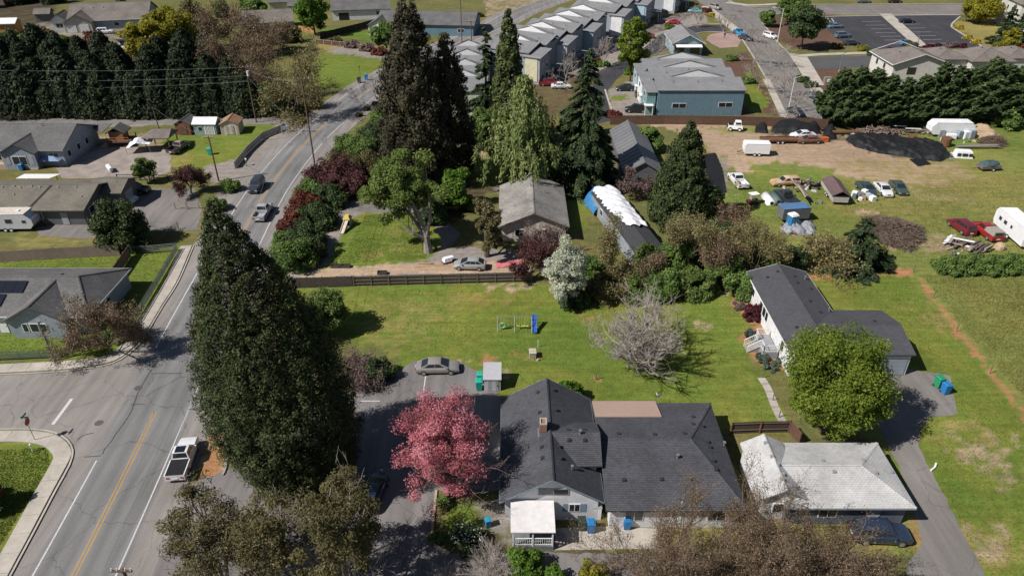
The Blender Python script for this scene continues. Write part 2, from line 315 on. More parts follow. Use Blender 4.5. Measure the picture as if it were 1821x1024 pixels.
for k, (c, poly, jit, mix) in enumerate(Z):
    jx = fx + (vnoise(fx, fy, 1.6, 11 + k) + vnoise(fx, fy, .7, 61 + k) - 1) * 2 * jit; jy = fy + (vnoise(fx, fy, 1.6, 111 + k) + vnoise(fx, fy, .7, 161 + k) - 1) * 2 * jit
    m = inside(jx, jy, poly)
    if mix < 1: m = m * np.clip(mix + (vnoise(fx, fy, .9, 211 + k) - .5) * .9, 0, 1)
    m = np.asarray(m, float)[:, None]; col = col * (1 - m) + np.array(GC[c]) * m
col = col * (.80 + .40 * mott[:, None])
yl = np.clip((vnoise(fx, fy, 6.0, 5) * .6 + vnoise(fx, fy, 1.7, 6) * .4 - .42) * 2.2, 0, 1)[:, None] * (col[:, 1:2] > col[:, 0:1] * 1.02)
col = col * (1 - yl) + col * np.array([1.42, 1.10, 1.25]) * yl
zz = (vnoise(fx, fy, 14, 8) - .5) * .0 + 0.0
nx_, ny_ = len(xs), len(ys)
idx = np.arange(nx_ * ny_).reshape(ny_, nx_)
Fq = np.stack([idx[:-1, :-1], idx[:-1, 1:], idx[1:, 1:], idx[1:, :-1]], -1).reshape(-1, 4)
def npmesh(name, V, F, mats, tint=None, smooth=False, colr=None):
    me = bpy.data.meshes.new(name); V = np.ascontiguousarray(V, np.float32).reshape(-1, 3); F = np.ascontiguousarray(F, np.int32); k = F.shape[1]
    me.vertices.add(len(V)); me.vertices.foreach_set('co', V.ravel()); me.loops.add(F.size); me.loops.foreach_set('vertex_index', F.ravel())
    me.polygons.add(len(F)); me.polygons.foreach_set('loop_start', np.arange(0, F.size, k, dtype=np.int32))
    if smooth: me.polygons.foreach_set('use_smooth', np.ones(len(F), bool))
    for m in (mats if isinstance(mats, (list, tuple)) else [mats]): me.materials.append(m)
    if tint is not None:
        a = me.attributes.new('tint', 'FLOAT', 'FACE'); a.data.foreach_set('value', np.ascontiguousarray(tint, np.float32))
    if colr is not None:
        a = me.attributes.new('soil', 'FLOAT_COLOR', 'POINT'); a.data.foreach_set('color', np.concatenate([colr, np.ones((len(colr), 1))], 1).astype(np.float32).ravel())
    me.update(calc_edges=True); me.validate(); return me
def ground_material():
    m = bpy.data.materials.new('ground_cover'); m.use_nodes = True; nt = m.node_tree; b = nt.nodes['Principled BSDF']; L = nt.links
    at = _n(nt, 'ShaderNodeAttribute', attribute_name='soil'); geo = _n(nt, 'ShaderNodeNewGeometry')
    def noise(s, d, r=.6):
        n = _n(nt, 'ShaderNodeTexNoise'); n.inputs['Scale'].default_value = s; n.inputs['Detail'].default_value = d; n.inputs['Roughness'].default_value = r; L.new(geo.outputs['Position'], n.inputs['Vector']); return n
    def rng(n, a, z, lo=.3, hi=.7):
        r = _n(nt, 'ShaderNodeMapRange'); r.inputs[1].default_value = lo; r.inputs[2].default_value = hi; r.inputs[3].default_value = a; r.inputs[4].default_value = z; L.new(n.outputs['Fac'], r.inputs[0]); return r
    cur = at.outputs['Color']
    mow = _n(nt, 'ShaderNodeMapping'); mow.inputs['Scale'].default_value = (.10, 1.5, 1); mow.inputs['Rotation'].default_value = (0, 0, rad(14)); L.new(geo.outputs['Position'], mow.inputs['Vector'])
    nm = _n(nt, 'ShaderNodeTexNoise'); nm.inputs['Scale'].default_value = 1.2; nm.inputs['Detail'].default_value = 3; L.new(mow.outputs[0], nm.inputs['Vector'])
    for r in (rng(noise(4.5, 6, .8), .62, 1.38), rng(noise(.9, 4), .82, 1.18), rng(nm, .86, 1.14)):
        mx = _n(nt, 'ShaderNodeMix', data_type='RGBA', blend_type='MULTIPLY'); mx.inputs[0].default_value = 1; L.new(cur, mx.inputs[6]); L.new(r.outputs[0], mx.inputs[7]); cur = mx.outputs[2]
    mx = _n(nt, 'ShaderNodeMix', data_type='RGBA', blend_type='MULTIPLY'); L.new(rng(noise(2.0, 5, .75), 0, .8, .48, .72).outputs[0], mx.inputs[0]); L.new(cur, mx.inputs[6]); mx.inputs[7].default_value = (1.35, 1.08, 1.3, 1)
    L.new(mx.outputs[2], b.inputs['Base Color']); b.inputs['Roughness'].default_value = .95; b.inputs['Specular IOR Level'].default_value = .1
    bp = _n(nt, 'ShaderNodeBump'); bp.inputs['Strength'].default_value = .55; bp.inputs['Distance'].default_value = .10; L.new(noise(6, 4, .8).outputs['Fac'], bp.inputs['Height']); L.new(bp.outputs['Normal'], b.inputs['Normal'])
    return m
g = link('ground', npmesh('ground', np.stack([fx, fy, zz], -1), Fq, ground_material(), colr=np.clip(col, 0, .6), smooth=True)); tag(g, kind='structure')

# ================================================================== ROADS AND PAVEMENTS
def asphalt(name, c, c2, crack=.0, lane=None, big=.12):
    m = mat(name, c, c2, 9.0, .88, .25, wob=.14, big=big, spec=.25)
    nt = m.node_tree; L = nt.links; b = nt.nodes['Principled BSDF']; cur = b.inputs['Base Color'].links[0].from_socket; geo = _n(nt, 'ShaderNodeNewGeometry')
    mp = _n(nt, 'ShaderNodeMapping'); mp.inputs['Scale'].default_value = (1.0, .07, 1); mp.inputs['Rotation'].default_value = (0, 0, rad(-6)); L.new(geo.outputs['Position'], mp.inputs['Vector'])
    n = _n(nt, 'ShaderNodeTexNoise'); n.inputs['Scale'].default_value = 1.1; n.inputs['Detail'].default_value = 4; L.new(mp.outputs[0], n.inputs['Vector'])
    r = _n(nt, 'ShaderNodeMapRange'); r.inputs[1].default_value = .35; r.inputs[2].default_value = .65; r.inputs[3].default_value = .84; r.inputs[4].default_value = 1.10; L.new(n.outputs['Fac'], r.inputs[0])
    mx = _n(nt, 'ShaderNodeMix', data_type='RGBA', blend_type='MULTIPLY'); mx.inputs[0].default_value = 1; L.new(cur, mx.inputs[6]); L.new(r.outputs[0], mx.inputs[7]); cur = mx.outputs[2]
    if crack:
        nz = _n(nt, 'ShaderNodeTexNoise'); nz.inputs['Scale'].default_value = .7; nz.inputs['Detail'].default_value = 4; L.new(geo.outputs['Position'], nz.inputs['Vector'])
        va = _n(nt, 'ShaderNodeVectorMath', operation='MULTIPLY_ADD'); va.inputs[1].default_value = (1.6, 1.6, 0); L.new(nz.outputs['Color'], va.inputs[0]); L.new(geo.outputs['Position'], va.inputs[2])
        v = _n(nt, 'ShaderNodeTexVoronoi', feature='DISTANCE_TO_EDGE'); v.inputs['Scale'].default_value = .16; L.new(va.outputs[0], v.inputs['Vector'])
        c3 = _n(nt, 'ShaderNodeMapRange'); c3.inputs[1].default_value = .0; c3.inputs[2].default_value = .011; c3.inputs[3].default_value = 1 - crack; c3.inputs[4].default_value = 1; L.new(v.outputs['Distance'], c3.inputs[0])
        mx = _n(nt, 'ShaderNodeMix', data_type='RGBA', blend_type='MULTIPLY'); mx.inputs[0].default_value = 1; L.new(cur, mx.inputs[6]); L.new(c3.outputs[0], mx.inputs[7]); cur = mx.outputs[2]
    L.new(cur, b.inputs['Base Color']); return m
A_ROAD = asphalt('road_asphalt', (.205, .198, .198), (.160, .155, .157), .36)
A_SHOULD = asphalt('shoulder_asphalt', (.235, .212, .197), (.19, .172, .161), .25)
A_LOT = asphalt('car_park_asphalt', (.19, .176, .172), (.145, .135, .133), .3)
A_DRIVE = asphalt('driveway_asphalt', (.195, .178, .165), (.15, .138, .13), .25)
A_NEW = asphalt('fresh_asphalt', (.052, .052, .058), (.038, .038, .043), 0)
A_MID = asphalt('street_asphalt', (.185, .172, .162), (.15, .14, .132), .25)
PAINT_W = mat('road_paint_white', (.55, .54, .53), (.40, .39, .38), 7, .7)
PAINT_Y = mat('road_paint_yellow', (.42, .25, .065), (.28, .18, .07), 7, .7)

def smooth_line(P, step=2.0):
    P = [np.array(p, float) for p in P]; P = [2 * P[0] - P[1]] + P + [2 * P[-1] - P[-2]]; out = []
    for i in range(1, len(P) - 2):
        n = max(2, int(np.linalg.norm(P[i + 1] - P[i]) / step))
        for k in range(n):
            t = k / n; out.append(.5 * ((2 * P[i]) + (-P[i - 1] + P[i + 1]) * t + (2 * P[i - 1] - 5 * P[i] + 4 * P[i + 1] - P[i + 2]) * t * t + (-P[i - 1] + 3 * P[i] - 3 * P[i + 1] + P[i + 2]) * t ** 3))
    out.append(P[-2]); return np.array(out)
def offset(line, d):
    t = np.gradient(line, axis=0); t = norm(t); return line + np.stack([t[:, 1], -t[:, 0]], -1) * d        # + = right hand side
def ribbon(mb, a, b, z0, z1=None, mi=0, cut=None):
    """flat strip between two polylines (raised block when z1 is given)"""
    n = len(a)
    if z1 is None:
        return mb.add([(p[0], p[1], z0) for p in a] + [(p[0], p[1], z0) for p in b], [(n + i, n + i + 1, i + 1, i) for i in range(n - 1)], mi)
    vs = [(p[0], p[1], z) for z in (z0, z1) for q in (a, b) for p in q]; f = []
    for i in range(n - 1):
        A0, A1, B0, B1 = i, i + 1, n + i, n + i + 1; o = 2 * n
        f += [(B0 + o, B1 + o, A1 + o, A0 + o), (A0, A1, A1 + o, A0 + o), (B1, B0, B0 + o, B1 + o)]
    f += [(0, 2 * n, 3 * n, n), (n - 1, 2 * n - 1, 4 * n - 1, 3 * n - 1)]
    return mb.add(vs, f, mi)
def lines(pts, wd, z, mats, name, label=None, dash=None):
    mb = MB(); ln = smooth_line(pts, 1.5)
    ribbon(mb, offset(ln, -wd / 2), offset(ln, wd / 2), z); return structure(name, mb, mats, label)

ROADC = smooth_line([(-34.2, 22), (-35.1, 36.5), (-36.6, 54.1), (-38.2, 69), (-39.8, 88), (-41.0, 106.6), (-41.0, 119), (-40.0, 134.5), (-37.6, 149), (-32.5, 172), (-24, 195), (-14.5, 217), (-6, 236), (5, 262), (28, 300), (60, 345)], 1.5)
def road_at(y): return float(np.interp(y, ROADC[:, 1], ROADC[:, 0]))
def road_part(y0, y1): return ROADC[(ROADC[:, 1] >= y0) & (ROADC[:, 1] <= y1)]
offs = np.linspace(-3.75, 3.75, 25); wear = 1 - .20 * sum(np.exp(-((offs - q) / .42) ** 2) for q in (-2.5, -.95, .95, 2.5)) + .06 * np.exp(-(offs / .3) ** 2)
RV = np.stack([np.concatenate([offset(ROADC, q), np.full((len(ROADC), 1), .032)], 1) for q in offs], 1).reshape(-1, 3); ri = np.arange(len(RV)).reshape(len(ROADC), 25)
RF = np.stack([ri[:-1, :-1], ri[:-1, 1:], ri[1:, 1:], ri[1:, :-1]], -1).reshape(-1, 4); wcol = np.repeat((np.tile(wear, len(ROADC)) * (1 + .08 * (vnoise(RV[:, 0], RV[:, 1], 5, 91) - .5)))[:, None], 3, 1)
_b = A_ROAD.node_tree.nodes['Principled BSDF']; _s = _b.inputs['Base Color'].links[0].from_socket; _a = _n(A_ROAD.node_tree, 'ShaderNodeAttribute', attribute_name='soil'); _m = _n(A_ROAD.node_tree, 'ShaderNodeMix', data_type='RGBA', blend_type='MULTIPLY'); _m.inputs[0].default_value = 1
A_ROAD.node_tree.links.new(_s, _m.inputs[6]); A_ROAD.node_tree.links.new(_a.outputs['Color'], _m.inputs[7]); A_ROAD.node_tree.links.new(_m.outputs[2], _b.inputs['Base Color'])
tag(link('road', npmesh('road', RV, RF, A_ROAD, colr=wcol)), kind='structure')
for u, v in ((176, 752), (246, 690), (1304, 28), (1316, 21), (1377, 112), (1368, 134)):
    mb = MB(); x_, y_ = G(u, v); mb.tube([(x_, y_, .02), (x_, y_, .046)], .42 if v > 200 else 1.0, 16); structure('manhole_cover', mb, mat('cast_iron', (.10, .095, .09), None, 4, .7))
mb = MB(); ribbon(mb, offset(ROADC, 3.70), offset(ROADC, 6.3), .024); structure('road_shoulder', mb, A_SHOULD)
ln = road_part(70, 260); mb = MB(); ribbon(mb, offset(ln, -6.2), offset(ln, -3.70), .024); structure('road_shoulder', mb, A_SHOULD)
ln = road_part(0, 56); mb = MB(); ribbon(mb, offset(ln, -6.0), offset(ln, -3.70), .024); structure('road_shoulder', mb, A_SHOULD)
for y0, y1 in ((20, 50.2), (66, 150), (158, 300)):
    ln = road_part(y0, y1); mb = MB(); ribbon(mb, offset(ln, -3.35 - .004 * max(0, y0 - 60)), offset(ln, -3.22 - .004 * max(0, y0 - 60)), .037); structure('road_edge_line', mb, PAINT_W)
for y0, y1 in ((20, 134), (135, 300)):
    ln = road_part(y0, y1); mb = MB(); ribbon(mb, offset(ln, 3.30), offset(ln, 3.43), .037); structure('road_edge_line', mb, PAINT_W)
for y0, y1 in ((20, 57.5), (67.5, 146), (160, 300)):
    for d in (-.16, .16):
        ln = road_part(y0, y1); mb = MB(); ribbon(mb, offset(ln, d - .06), offset(ln, d + .06), .037); structure('road_centre_line', mb, PAINT_Y)
# side street on the left, with rounded corners
ss = GS([(-900, 690), (-200, 675), (0, 668), (90, 664), (160, 655), (205, 645), (240, 612), (262, 590)]) + GS([(400, 590), (330, 720), (180, 835), (128, 830), (134, 806), (122, 783), (100, 769), (62, 762), (0, 762), (-200, 770), (-900, 800)])
mb = MB(); mb.sheet(ss, .028); structure('side_street', mb, A_SHOULD)
mb = MB(); a, b = G(94, 755), G(128, 709); ln = np.array([a, b]); ribbon(mb, offset(ln, -.17), offset(ln, .17), .042); structure('stop_line', mb, PAINT_W)
def kerb(px, name='kerb', wd=.16, h=.13, world=False, m=None, step=1.2):
    ln = smooth_line(px if world else GS(px), step); mb = MB(); ribbon(mb, offset(ln, -wd / 2), offset(ln, wd / 2), 0, h); return structure(name, mb, m or CONC)
def sidewalk(px, wd, side=1, h=.125, seg=1.9, world=False, m=None, gap=.035):
    """raised walk of separate slabs; px = its road-side edge, side = +1 when the walk lies right of that line"""
    ln = smooth_line(px if world else GS(px), .4); d = np.concatenate([[0], np.cumsum(np.linalg.norm(np.diff(ln, axis=0), axis=1))])
    root = MB(); ribbon(root, ln, offset(ln, side * wd), 0, h - .03); o = structure('sidewalk', root, CONCG)
    n = max(1, int(d[-1] / seg))
    for i in range(n):
        t = np.linspace(d[-1] * i / n + gap / 2, d[-1] * (i + 1) / n - gap / 2, 4); a = np.stack([np.interp(t, d, ln[:, 0]), np.interp(t, d, ln[:, 1])], -1)
        tt = np.gradient(a, axis=0); tt = norm(tt); nn = np.stack([tt[:, 1], -tt[:, 0]], -1) * side
        s = MB(); ribbon(s, a + nn * .01, a + nn * (wd - .01), h - .06, h + random.uniform(-.004, .006)); s.build('slab', m or CONC, o)
    return o
# near corner: kerb and walk round the bottom-left lawn
c1 = [(-20, 1100), (16, 1030), (60, 948), (100, 872), (124, 828), (130, 802), (120, 783), (98, 770), (60, 764), (0, 764), (-120, 768)]
kerb(c1); sidewalk([(p[0] - (5 if i < 5 else 2), p[1] + (0 if i < 5 else 3)) for i, p in enumerate(c1)], 1.55, -1)
c2 = [(345, 437), (318, 500), (290, 545), (262, 592), (243, 618), (215, 640), (180, 652), (110, 661), (0, 667), (-150, 674)]
kerb(c2); sidewalk([(p[0] - (3 if i < 5 else 1), p[1] - (0 if i < 4 else 3)) for i, p in enumerate(c2)], 1.6, 1)
# tarred cracks across the carriageway
for k, pts in enumerate(([(268, 660), (245, 700), (230, 740), (205, 775), (182, 808)], [(182, 810), (150, 812)], [(325, 664), (270, 664)], [(232, 720), (258, 719)], [(335, 728), (362, 728)], [(137, 782), (150, 773), (165, 771)])):
    mb = MB(); ln = smooth_line(GS(pts), .8); ln = ln + R.normal(0, .05, ln.shape); ribbon(mb, offset(ln, -.05), offset(ln, .05), .041); structure('road_crack', mb, flat('crack_sealer', (.05, .05, .052), .7))
# lots and drives
def lot(name, px, m, z=.018):
    P = GS(px); Q = []; jit = .13 if max(p[1] for p in P) < 125 else .3          # crumbling edges
    for (x0, y0), (x1, y1) in zip(P, P[1:] + P[:1]):
        n = max(1, int(math.hypot(x1 - x0, y1 - y0) / (jit * 5)))
        for k in range(n): Q.append((x0 + (x1 - x0) * k / n + (random.uniform(-jit, jit) if k else 0), y0 + (y1 - y0) * k / n + (random.uniform(-jit, jit) if k else 0)))
    mb = MB(); mb.sheet(Q if m not in (CONC, A_NEW) else P, z); return structure(name, mb, m)
lot('car_park', [(560, 720), (615, 698), (690, 672), (735, 643), (770, 638), (815, 641), (850, 660), (880, 690), (890, 705), (890, 872), (776, 872), (768, 962), (800, 984), (1000, 982), (1240, 990), (1240, 1120), (190, 1120), (310, 890), (340, 860), (420, 830), (520, 780)], A_LOT)
for a, b in (((757, 668), (753, 697)), ((640, 713), (676, 713)), ((612, 640), (600, 650))):
    mb = MB(); ln = np.array(GS([a, b])); ribbon(mb, offset(ln, -.06), offset(ln, .06), .024); structure('parking_line', mb, PAINT_W)
lot('driveway', [(1575, 660), (1600, 655), (1690, 668), (1702, 736), (1650, 742), (1634, 765), (1634, 795), (1662, 850), (1720, 960), (1752, 1024), (1785, 1110), (1600, 1110), (1612, 1005), (1640, 960), (1622, 905), (1600, 830), (1570, 775), (1545, 720)], A_DRIVE)
lot('driveway', [(100, 300), (150, 262), (205, 262), (300, 262), (305, 305), (270, 317), (110, 317)], mat('worn_concrete', (.28, .24, .21), (.22, .19, .17), 3, .9, .2, big=.5, wob=.2), .016)
lot('driveway', [(190, 345), (270, 335), (345, 335), (360, 372), (350, 410), (270, 412), (150, 425), (70, 420), (60, 400), (190, 380)], A_DRIVE)
lot('driveway', [(610, 372), (650, 362), (760, 366), (820, 415), (800, 440), (770, 400), (745, 376), (650, 378)], A_DRIVE)
lot('lane', [(-400, 206), (300, 207), (500, 203), (530, 196), (520, 215), (480, 222), (300, 220), (-400, 226)], A_MID)
lot('concrete_apron', [(940, 942), (1058, 935), (1180, 940), (1180, 975), (985, 978)], CONC, .024)
# garden path slabs by the manufactured home
pp = smooth_line(GS([(1354, 672), (1366, 692), (1378, 722), (1392, 750)]), .3)
po = MB(); ribbon(po, offset(pp, -.42), offset(pp, .42), .0, .018); po = structure('garden_path', po, CONCG)
for i in range(0, len(pp) - 4, 4):
    s = MB(); ribbon(s, offset(pp[i:i + 4], -.40), offset(pp[i:i + 4], .40), .01, .05); s.build('slab', CONC, po)
# town-house lane, cross street, upper street, car park beyond
lot('town_lane', [(1040, 225), (1058, 132), (1095, 113), (1145, 87), (1177, 61), (1235, 46), (1290, 45), (1292, 57), (1248, 57), (1206, 69), (1195, 88), (1150, 100), (1127, 116), (1096, 142), (1078, 165), (1087, 215)], A_NEW)
kerb([(1056, 131), (1095, 111), (1145, 85), (1177, 59), (1235, 44), (1288, 43)], wd=.3); kerb([(1076, 160), (1082, 180), (1090, 200)], wd=.35); kerb([(1292, 58), (1250, 58), (1208, 70)], wd=.3)
lot('cross_street', [(1230, -6), (1253, 12), (1302, 51), (1321, 70), (1342, 102), (1365, 142), (1385, 185), (1396, 218), (1462, 218), (1460, 195), (1433, 146), (1405, 101), (1381, 76), (1364, 54), (1354, 40), (1358, 30), (1380, 25), (1460, 25), (1830, 26), (1990, 26), (1990, 8), (1830, 8), (1440, 10), (1380, 14), (1346, 15), (1311, 9), (1286, -6)], A_MID)
for px in ([(1251, 12), (1300, 51), (1319, 70), (1340, 102), (1363, 142), (1383, 185)], [(1288, -4), (1311, 8), (1346, 13), (1380, 12), (1440, 9), (1830, 7)], [(1462, 195), (1435, 146), (1407, 101), (1383, 76), (1366, 54), (1355, 40), (1360, 30), (1380, 26), (1460, 26), (1830, 27)]): kerb(px, wd=.35, step=4)
for px, wd, sd in (([(1247, 12), (1296, 51), (1316, 70)], 3.0, -1), ([(1357, 142), (1377, 185), (1390, 215)], 1.6, -1), ([(1408, 99), (1480, 95), (1600, 92), (1821, 87), (1950, 84)], 2.2, 1), ([(1402, 96), (1432, 140), (1452, 165)], 1.8, -1), ([(1290, 6), (1340, 11), (1420, 7)], 2.4, -1)):
    sidewalk(px, wd, sd, seg=4.0, gap=.07)
lot('concrete_apron', [(1405, 99), (1434, 99), (1466, 152), (1445, 152)], CONC, .03)
lot('brick_paving', [(1262, 62), (1300, 55), (1318, 72), (1312, 84), (1280, 86), (1255, 72)], mat('red_pavers', (.34, .23, .20), (.26, .18, .16), 6, .9, .3), .03)
lot('far_car_park', [(1450, 31), (1480, 30), (1562, 27), (1710, 28), (1692, 46), (1748, 86), (1530, 88), (1490, 70), (1470, 52)], A_NEW, .022)
lot('car_park_walk', [(1563, 25), (1585, 25), (1650, 83), (1628, 84)], CONC, .06)
lot('side_drive', [(1434, 103), (1600, 98), (1821, 92), (1950, 88), (1950, 104), (1821, 110), (1560, 119), (1450, 124)], mat('drive_asphalt_far', (.085, .085, .09), (.065, .065, .07), 6, .9), .022)
def pline(a, b, wd=.16):
    mb = MB(); ln = np.array(GS([a, b])); ribbon(mb, offset(ln, -wd / 2), offset(ln, wd / 2), .03); structure('parking_line', mb, PAINT_W)
for k in range(7): pline((1532 + k * 8.2, 39 + k * 6.6), (1566 + k * 8.4 + 2, 38.6 + k * 6.6))
for k in range(6): pline((1604 + k * 9.2, 44 + k * 6.8), (1637 + k * 9.3, 43.5 + k * 6.8))
for k in range(5): pline((1455 + k * 7, 39), (1450 + k * 7, 33), .3)
pline((1450, 33), (1485, 33)); pline((1455, 40), (1488, 40))
kerb([(1709, 29), (1692, 45), (1700, 54), (1748, 84)], wd=.5, step=3); kerb([(1448, 31), (1530, 29), (1705, 27)], wd=.5, step=4)
# ================================================================== VEGETATION BUILDERS
import zlib
def reseed(*a):
    global R
    R = np.random.default_rng(zlib.crc32(repr(a).encode()))
def rvec(n): return norm(R.normal(size=(n, 3)))
LEAF_S, LEAF_N = .80, 1.7
def leafquads(c, out, size, asp=1.7, wild=.9, along=None, sv=.45):
    """rhombus leaves at points c, facing roughly 'out'; along = preferred long axis"""
    size = size * LEAF_S; n = len(c); nrm = norm(out + rvec(n) * wild); t = rvec(n) if along is None else along + rvec(n) * .35
    t = norm(t - nrm * (t * nrm).sum(1, keepdims=True)); b = np.cross(nrm, t)
    s = (size * (1 - sv + 2 * sv * R.random((n, 1)))); L = t * s * asp * .5; W = b * s * .5
    V = np.stack([c - L * .7 + W, c + L * 1.1, c - L * .7 - W], 1).reshape(-1, 3)
    return V, np.arange(3 * n).reshape(n, 3)
def clumpy(n, cl, cr, flat=1.0):
    """n leaf points gathered in clumps: centres cl (k,3), radii cr (k)"""
    k = R.integers(0, len(cl), n); d = rvec(n) * (R.random((n, 1)) ** .45); d[:, 2] *= flat
    return cl[k] + d * cr[k][:, None], d, k
def plant(name, label, cat, xy, trunk=None, bark=None, leaf=None, lm=None, group=None, rz=0.0, cname='crown', tname='trunk', z=0):
    """trunk: MB or mesh; leaf: list of (V, F, tint) or mesh"""
    t = thing(name, label, cat, (xy[0], xy[1], z), rz, group)
    if trunk is not None: link(tname, trunk if isinstance(trunk, bpy.types.Mesh) else trunk.data(tname, bark or BARK), t)
    if leaf is not None: link(cname, leaf if isinstance(leaf, bpy.types.Mesh) else leafmesh(leaf, lm), t)
    return t
def leafmesh(parts, lm, name='crown'):
    V = np.concatenate([p[0] for p in parts]); o = 0; F = []; T = []
    for v, f, t in parts: F.append(f + o); T.append(t); o += len(v)
    return npmesh(name, V, np.concatenate(F), lm, np.concatenate(T))
def limb(mb, a, b, r0, r1, n=5, sag=.12, k=4):
    a, b = np.array(a, float), np.array(b, float); L = np.linalg.norm(b - a); off = R.normal(size=3) * sag * L
    P = [a + (b - a) * t + off * math.sin(PI * t) for t in np.linspace(0, 1, k)]; mb.tube(P, list(np.linspace(r0, r1, k)), n)
def broad(h, r, z0, nleaf, size, ncl=60, clr=.28, tr=.25, stems=1, ragged=.25, fill=.45, flat=.75, tintcl=.5, top=1.0, lean=(0, 0)):
    """round-headed broadleaf tree: trunk, limbs to the leaf clumps, clumped crown"""
    reseed(h, r, z0, nleaf); nleaf = int(nleaf * LEAF_N)
    mb = MB(); zc = (h + z0) / 2; rz = (h - z0) / 2
    d = rvec(ncl); d[:, 2] = d[:, 2] * .9 + .08; rr = fill + (1 - fill) * R.random(ncl) ** .5; rr *= 1 + R.normal(0, ragged * .5, ncl)
    cl = d * rr[:, None] * np.array([r, r, rz]) * np.array([.86, .86, .88]); cl[:, 2] += zc
    taper = 1 - np.clip((cl[:, 2] - zc) / rz, 0, 1) * (1 - top); cl[:, 0] *= taper; cl[:, 1] *= taper
    cl[:, 0] += lean[0] * cl[:, 2] / h; cl[:, 1] += lean[1] * cl[:, 2] / h; cl[:, 2] = np.maximum(cl[:, 2], .25)
    cr = r * clr * (.7 + .7 * R.random(ncl))
    for s in range(stems):
        a = 2 * PI * s / max(stems, 1) + R.random(); bx = (math.cos(a) * .25, math.sin(a) * .25) if stems > 1 else (0, 0)
        fork = (bx[0] * 3 + lean[0] * .4, bx[1] * 3 + lean[1] * .4, max(z0 * .9, h * .25)); mb.tube([(bx[0], bx[1], -.1), (bx[0] * 1.5 + .05, bx[1] * 1.5, fork[2] * .5), fork], [tr * 1.25, tr, tr * .8], 8)
        for k in R.choice(ncl, min(ncl, 22 // stems + 4), replace=False):
            mid = np.array(fork) + (cl[k] - np.array(fork)) * .5 + np.array([0, 0, .12 * h * R.random()]); limb(mb, fork, mid, tr * .5, tr * .28, 5); limb(mb, mid, cl[k], tr * .28, tr * .08, 4)
    p, dd, k = clumpy(nleaf, cl, cr, flat); V, F = leafquads(p, norm(dd + np.array([0, 0, .5])), size)
    tcl = R.random(ncl); tint = np.clip(tcl[k] * tintcl + R.random(nleaf) * (1 - tintcl), 0, 1)
    return mb, [(V, F, tint)]
def bush(rx, ry, h, nleaf, size, ncl=40, clr=.32, flat=.8, tintcl=.5, square=0.0):
    reseed(rx, ry, h, nleaf); nleaf = int(nleaf * LEAF_N); d = rvec(ncl); d[:, 2] = np.abs(d[:, 2])
    if square: d = np.sign(d) * np.abs(d) ** (1 - square)
    rr = .55 + .45 * R.random(ncl) ** .6; rr *= 1 + R.normal(0, .09, ncl); cl = d * rr[:, None] * np.array([rx, ry, h]) * .82; cl[:, 2] += .08 * h
    cr = min(rx, ry, h) * clr * (.7 + .7 * R.random(ncl)); p, dd, k = clumpy(nleaf, cl, cr, flat); p[:, 2] = np.abs(p[:, 2]) + .02
    V, F = leafquads(p, norm(dd + np.array([0, 0, .6])), size); tcl = R.random(ncl)
    mb = MB()
    for j in range(min(ncl, 12)): limb(mb, (R.normal(0, .1), R.normal(0, .1), -.05), cl[j] * .9, .05, .02, 4)
    return mb, [(V, F, np.clip(tcl[k] * tintcl + R.random(nleaf) * (1 - tintcl), 0, 1))]
def conifer(h, r, nleaf, size, z0=.06, power=.9, droop=.25, nbr=90, tr=.3, asp=2.6, ragged=.22, top=0.0, wind=(0, 0), rise=0.0):
    """tiered conifer: boughs in whorls carrying needle sprays; wind leans the sprays"""
    reseed(h, r, nleaf); nleaf = int(nleaf * LEAF_N)
    mb = MB(); mb.tube([(0, 0, -.1), (wind[0] * .1, wind[1] * .1, h * .5), (wind[0] * .2, wind[1] * .2, h * .985)], [tr, tr * .6, .03], 7)
    zf = z0 + (1 - z0) * R.random(nbr) ** 1.25 * .985; zb = zf * h; rb = r * np.maximum((1 - zf) / (1 - z0), top) ** power * (1 + R.normal(0, ragged, nbr)); rb = np.maximum(rb, .25)
    a = np.arange(nbr) * 2.39996 + R.normal(0, .3, nbr); dirs = np.stack([np.cos(a), np.sin(a), np.zeros(nbr)], 1)
    for j in range(0, nbr, 2): mb.tube([(0, 0, zb[j]), tuple(dirs[j] * rb[j] * .5 + np.array([0, 0, zb[j] + rise * rb[j] * .5 - droop * .12 * rb[j]])), tuple(dirs[j] * rb[j] * .92 + np.array([0, 0, zb[j] + rise * rb[j] - droop * rb[j] * .9]))], [tr * .22, tr * .14, .02], 3, cap=False)
    wgt = rb ** 1.4; k = R.choice(nbr, nleaf, p=wgt / wgt.sum()); t = R.random(nleaf) ** .62; lat = R.normal(0, 1, nleaf) * .17 * rb[k] * (1.15 - t)
    side = np.stack([-dirs[k, 1], dirs[k, 0], np.zeros(nleaf)], 1); p = dirs[k] * (rb[k] * t)[:, None] + side * lat[:, None]
    p[:, 2] = zb[k] + rise * rb[k] * t - droop * rb[k] * t ** 1.8 + R.normal(0, .055, nleaf) * rb[k] * .6 - np.abs(lat) * .25
    p[:, 0] += wind[0] * t * .25; p[:, 1] += wind[1] * t * .25; p[:, 2] = np.maximum(p[:, 2], .1)
    al = norm(dirs[k] + side * np.sign(lat)[:, None] * .6 + np.array([wind[0], wind[1], rise - droop * t.mean()])); V, F = leafquads(p, np.array([0, 0, 1.0]) + dirs[k] * .35, size, asp, .75, al)
    tb = R.random(nbr); return mb, [(V, F, np.clip(tb[k] * .5 + R.random(nleaf) * .5, 0, 1))]
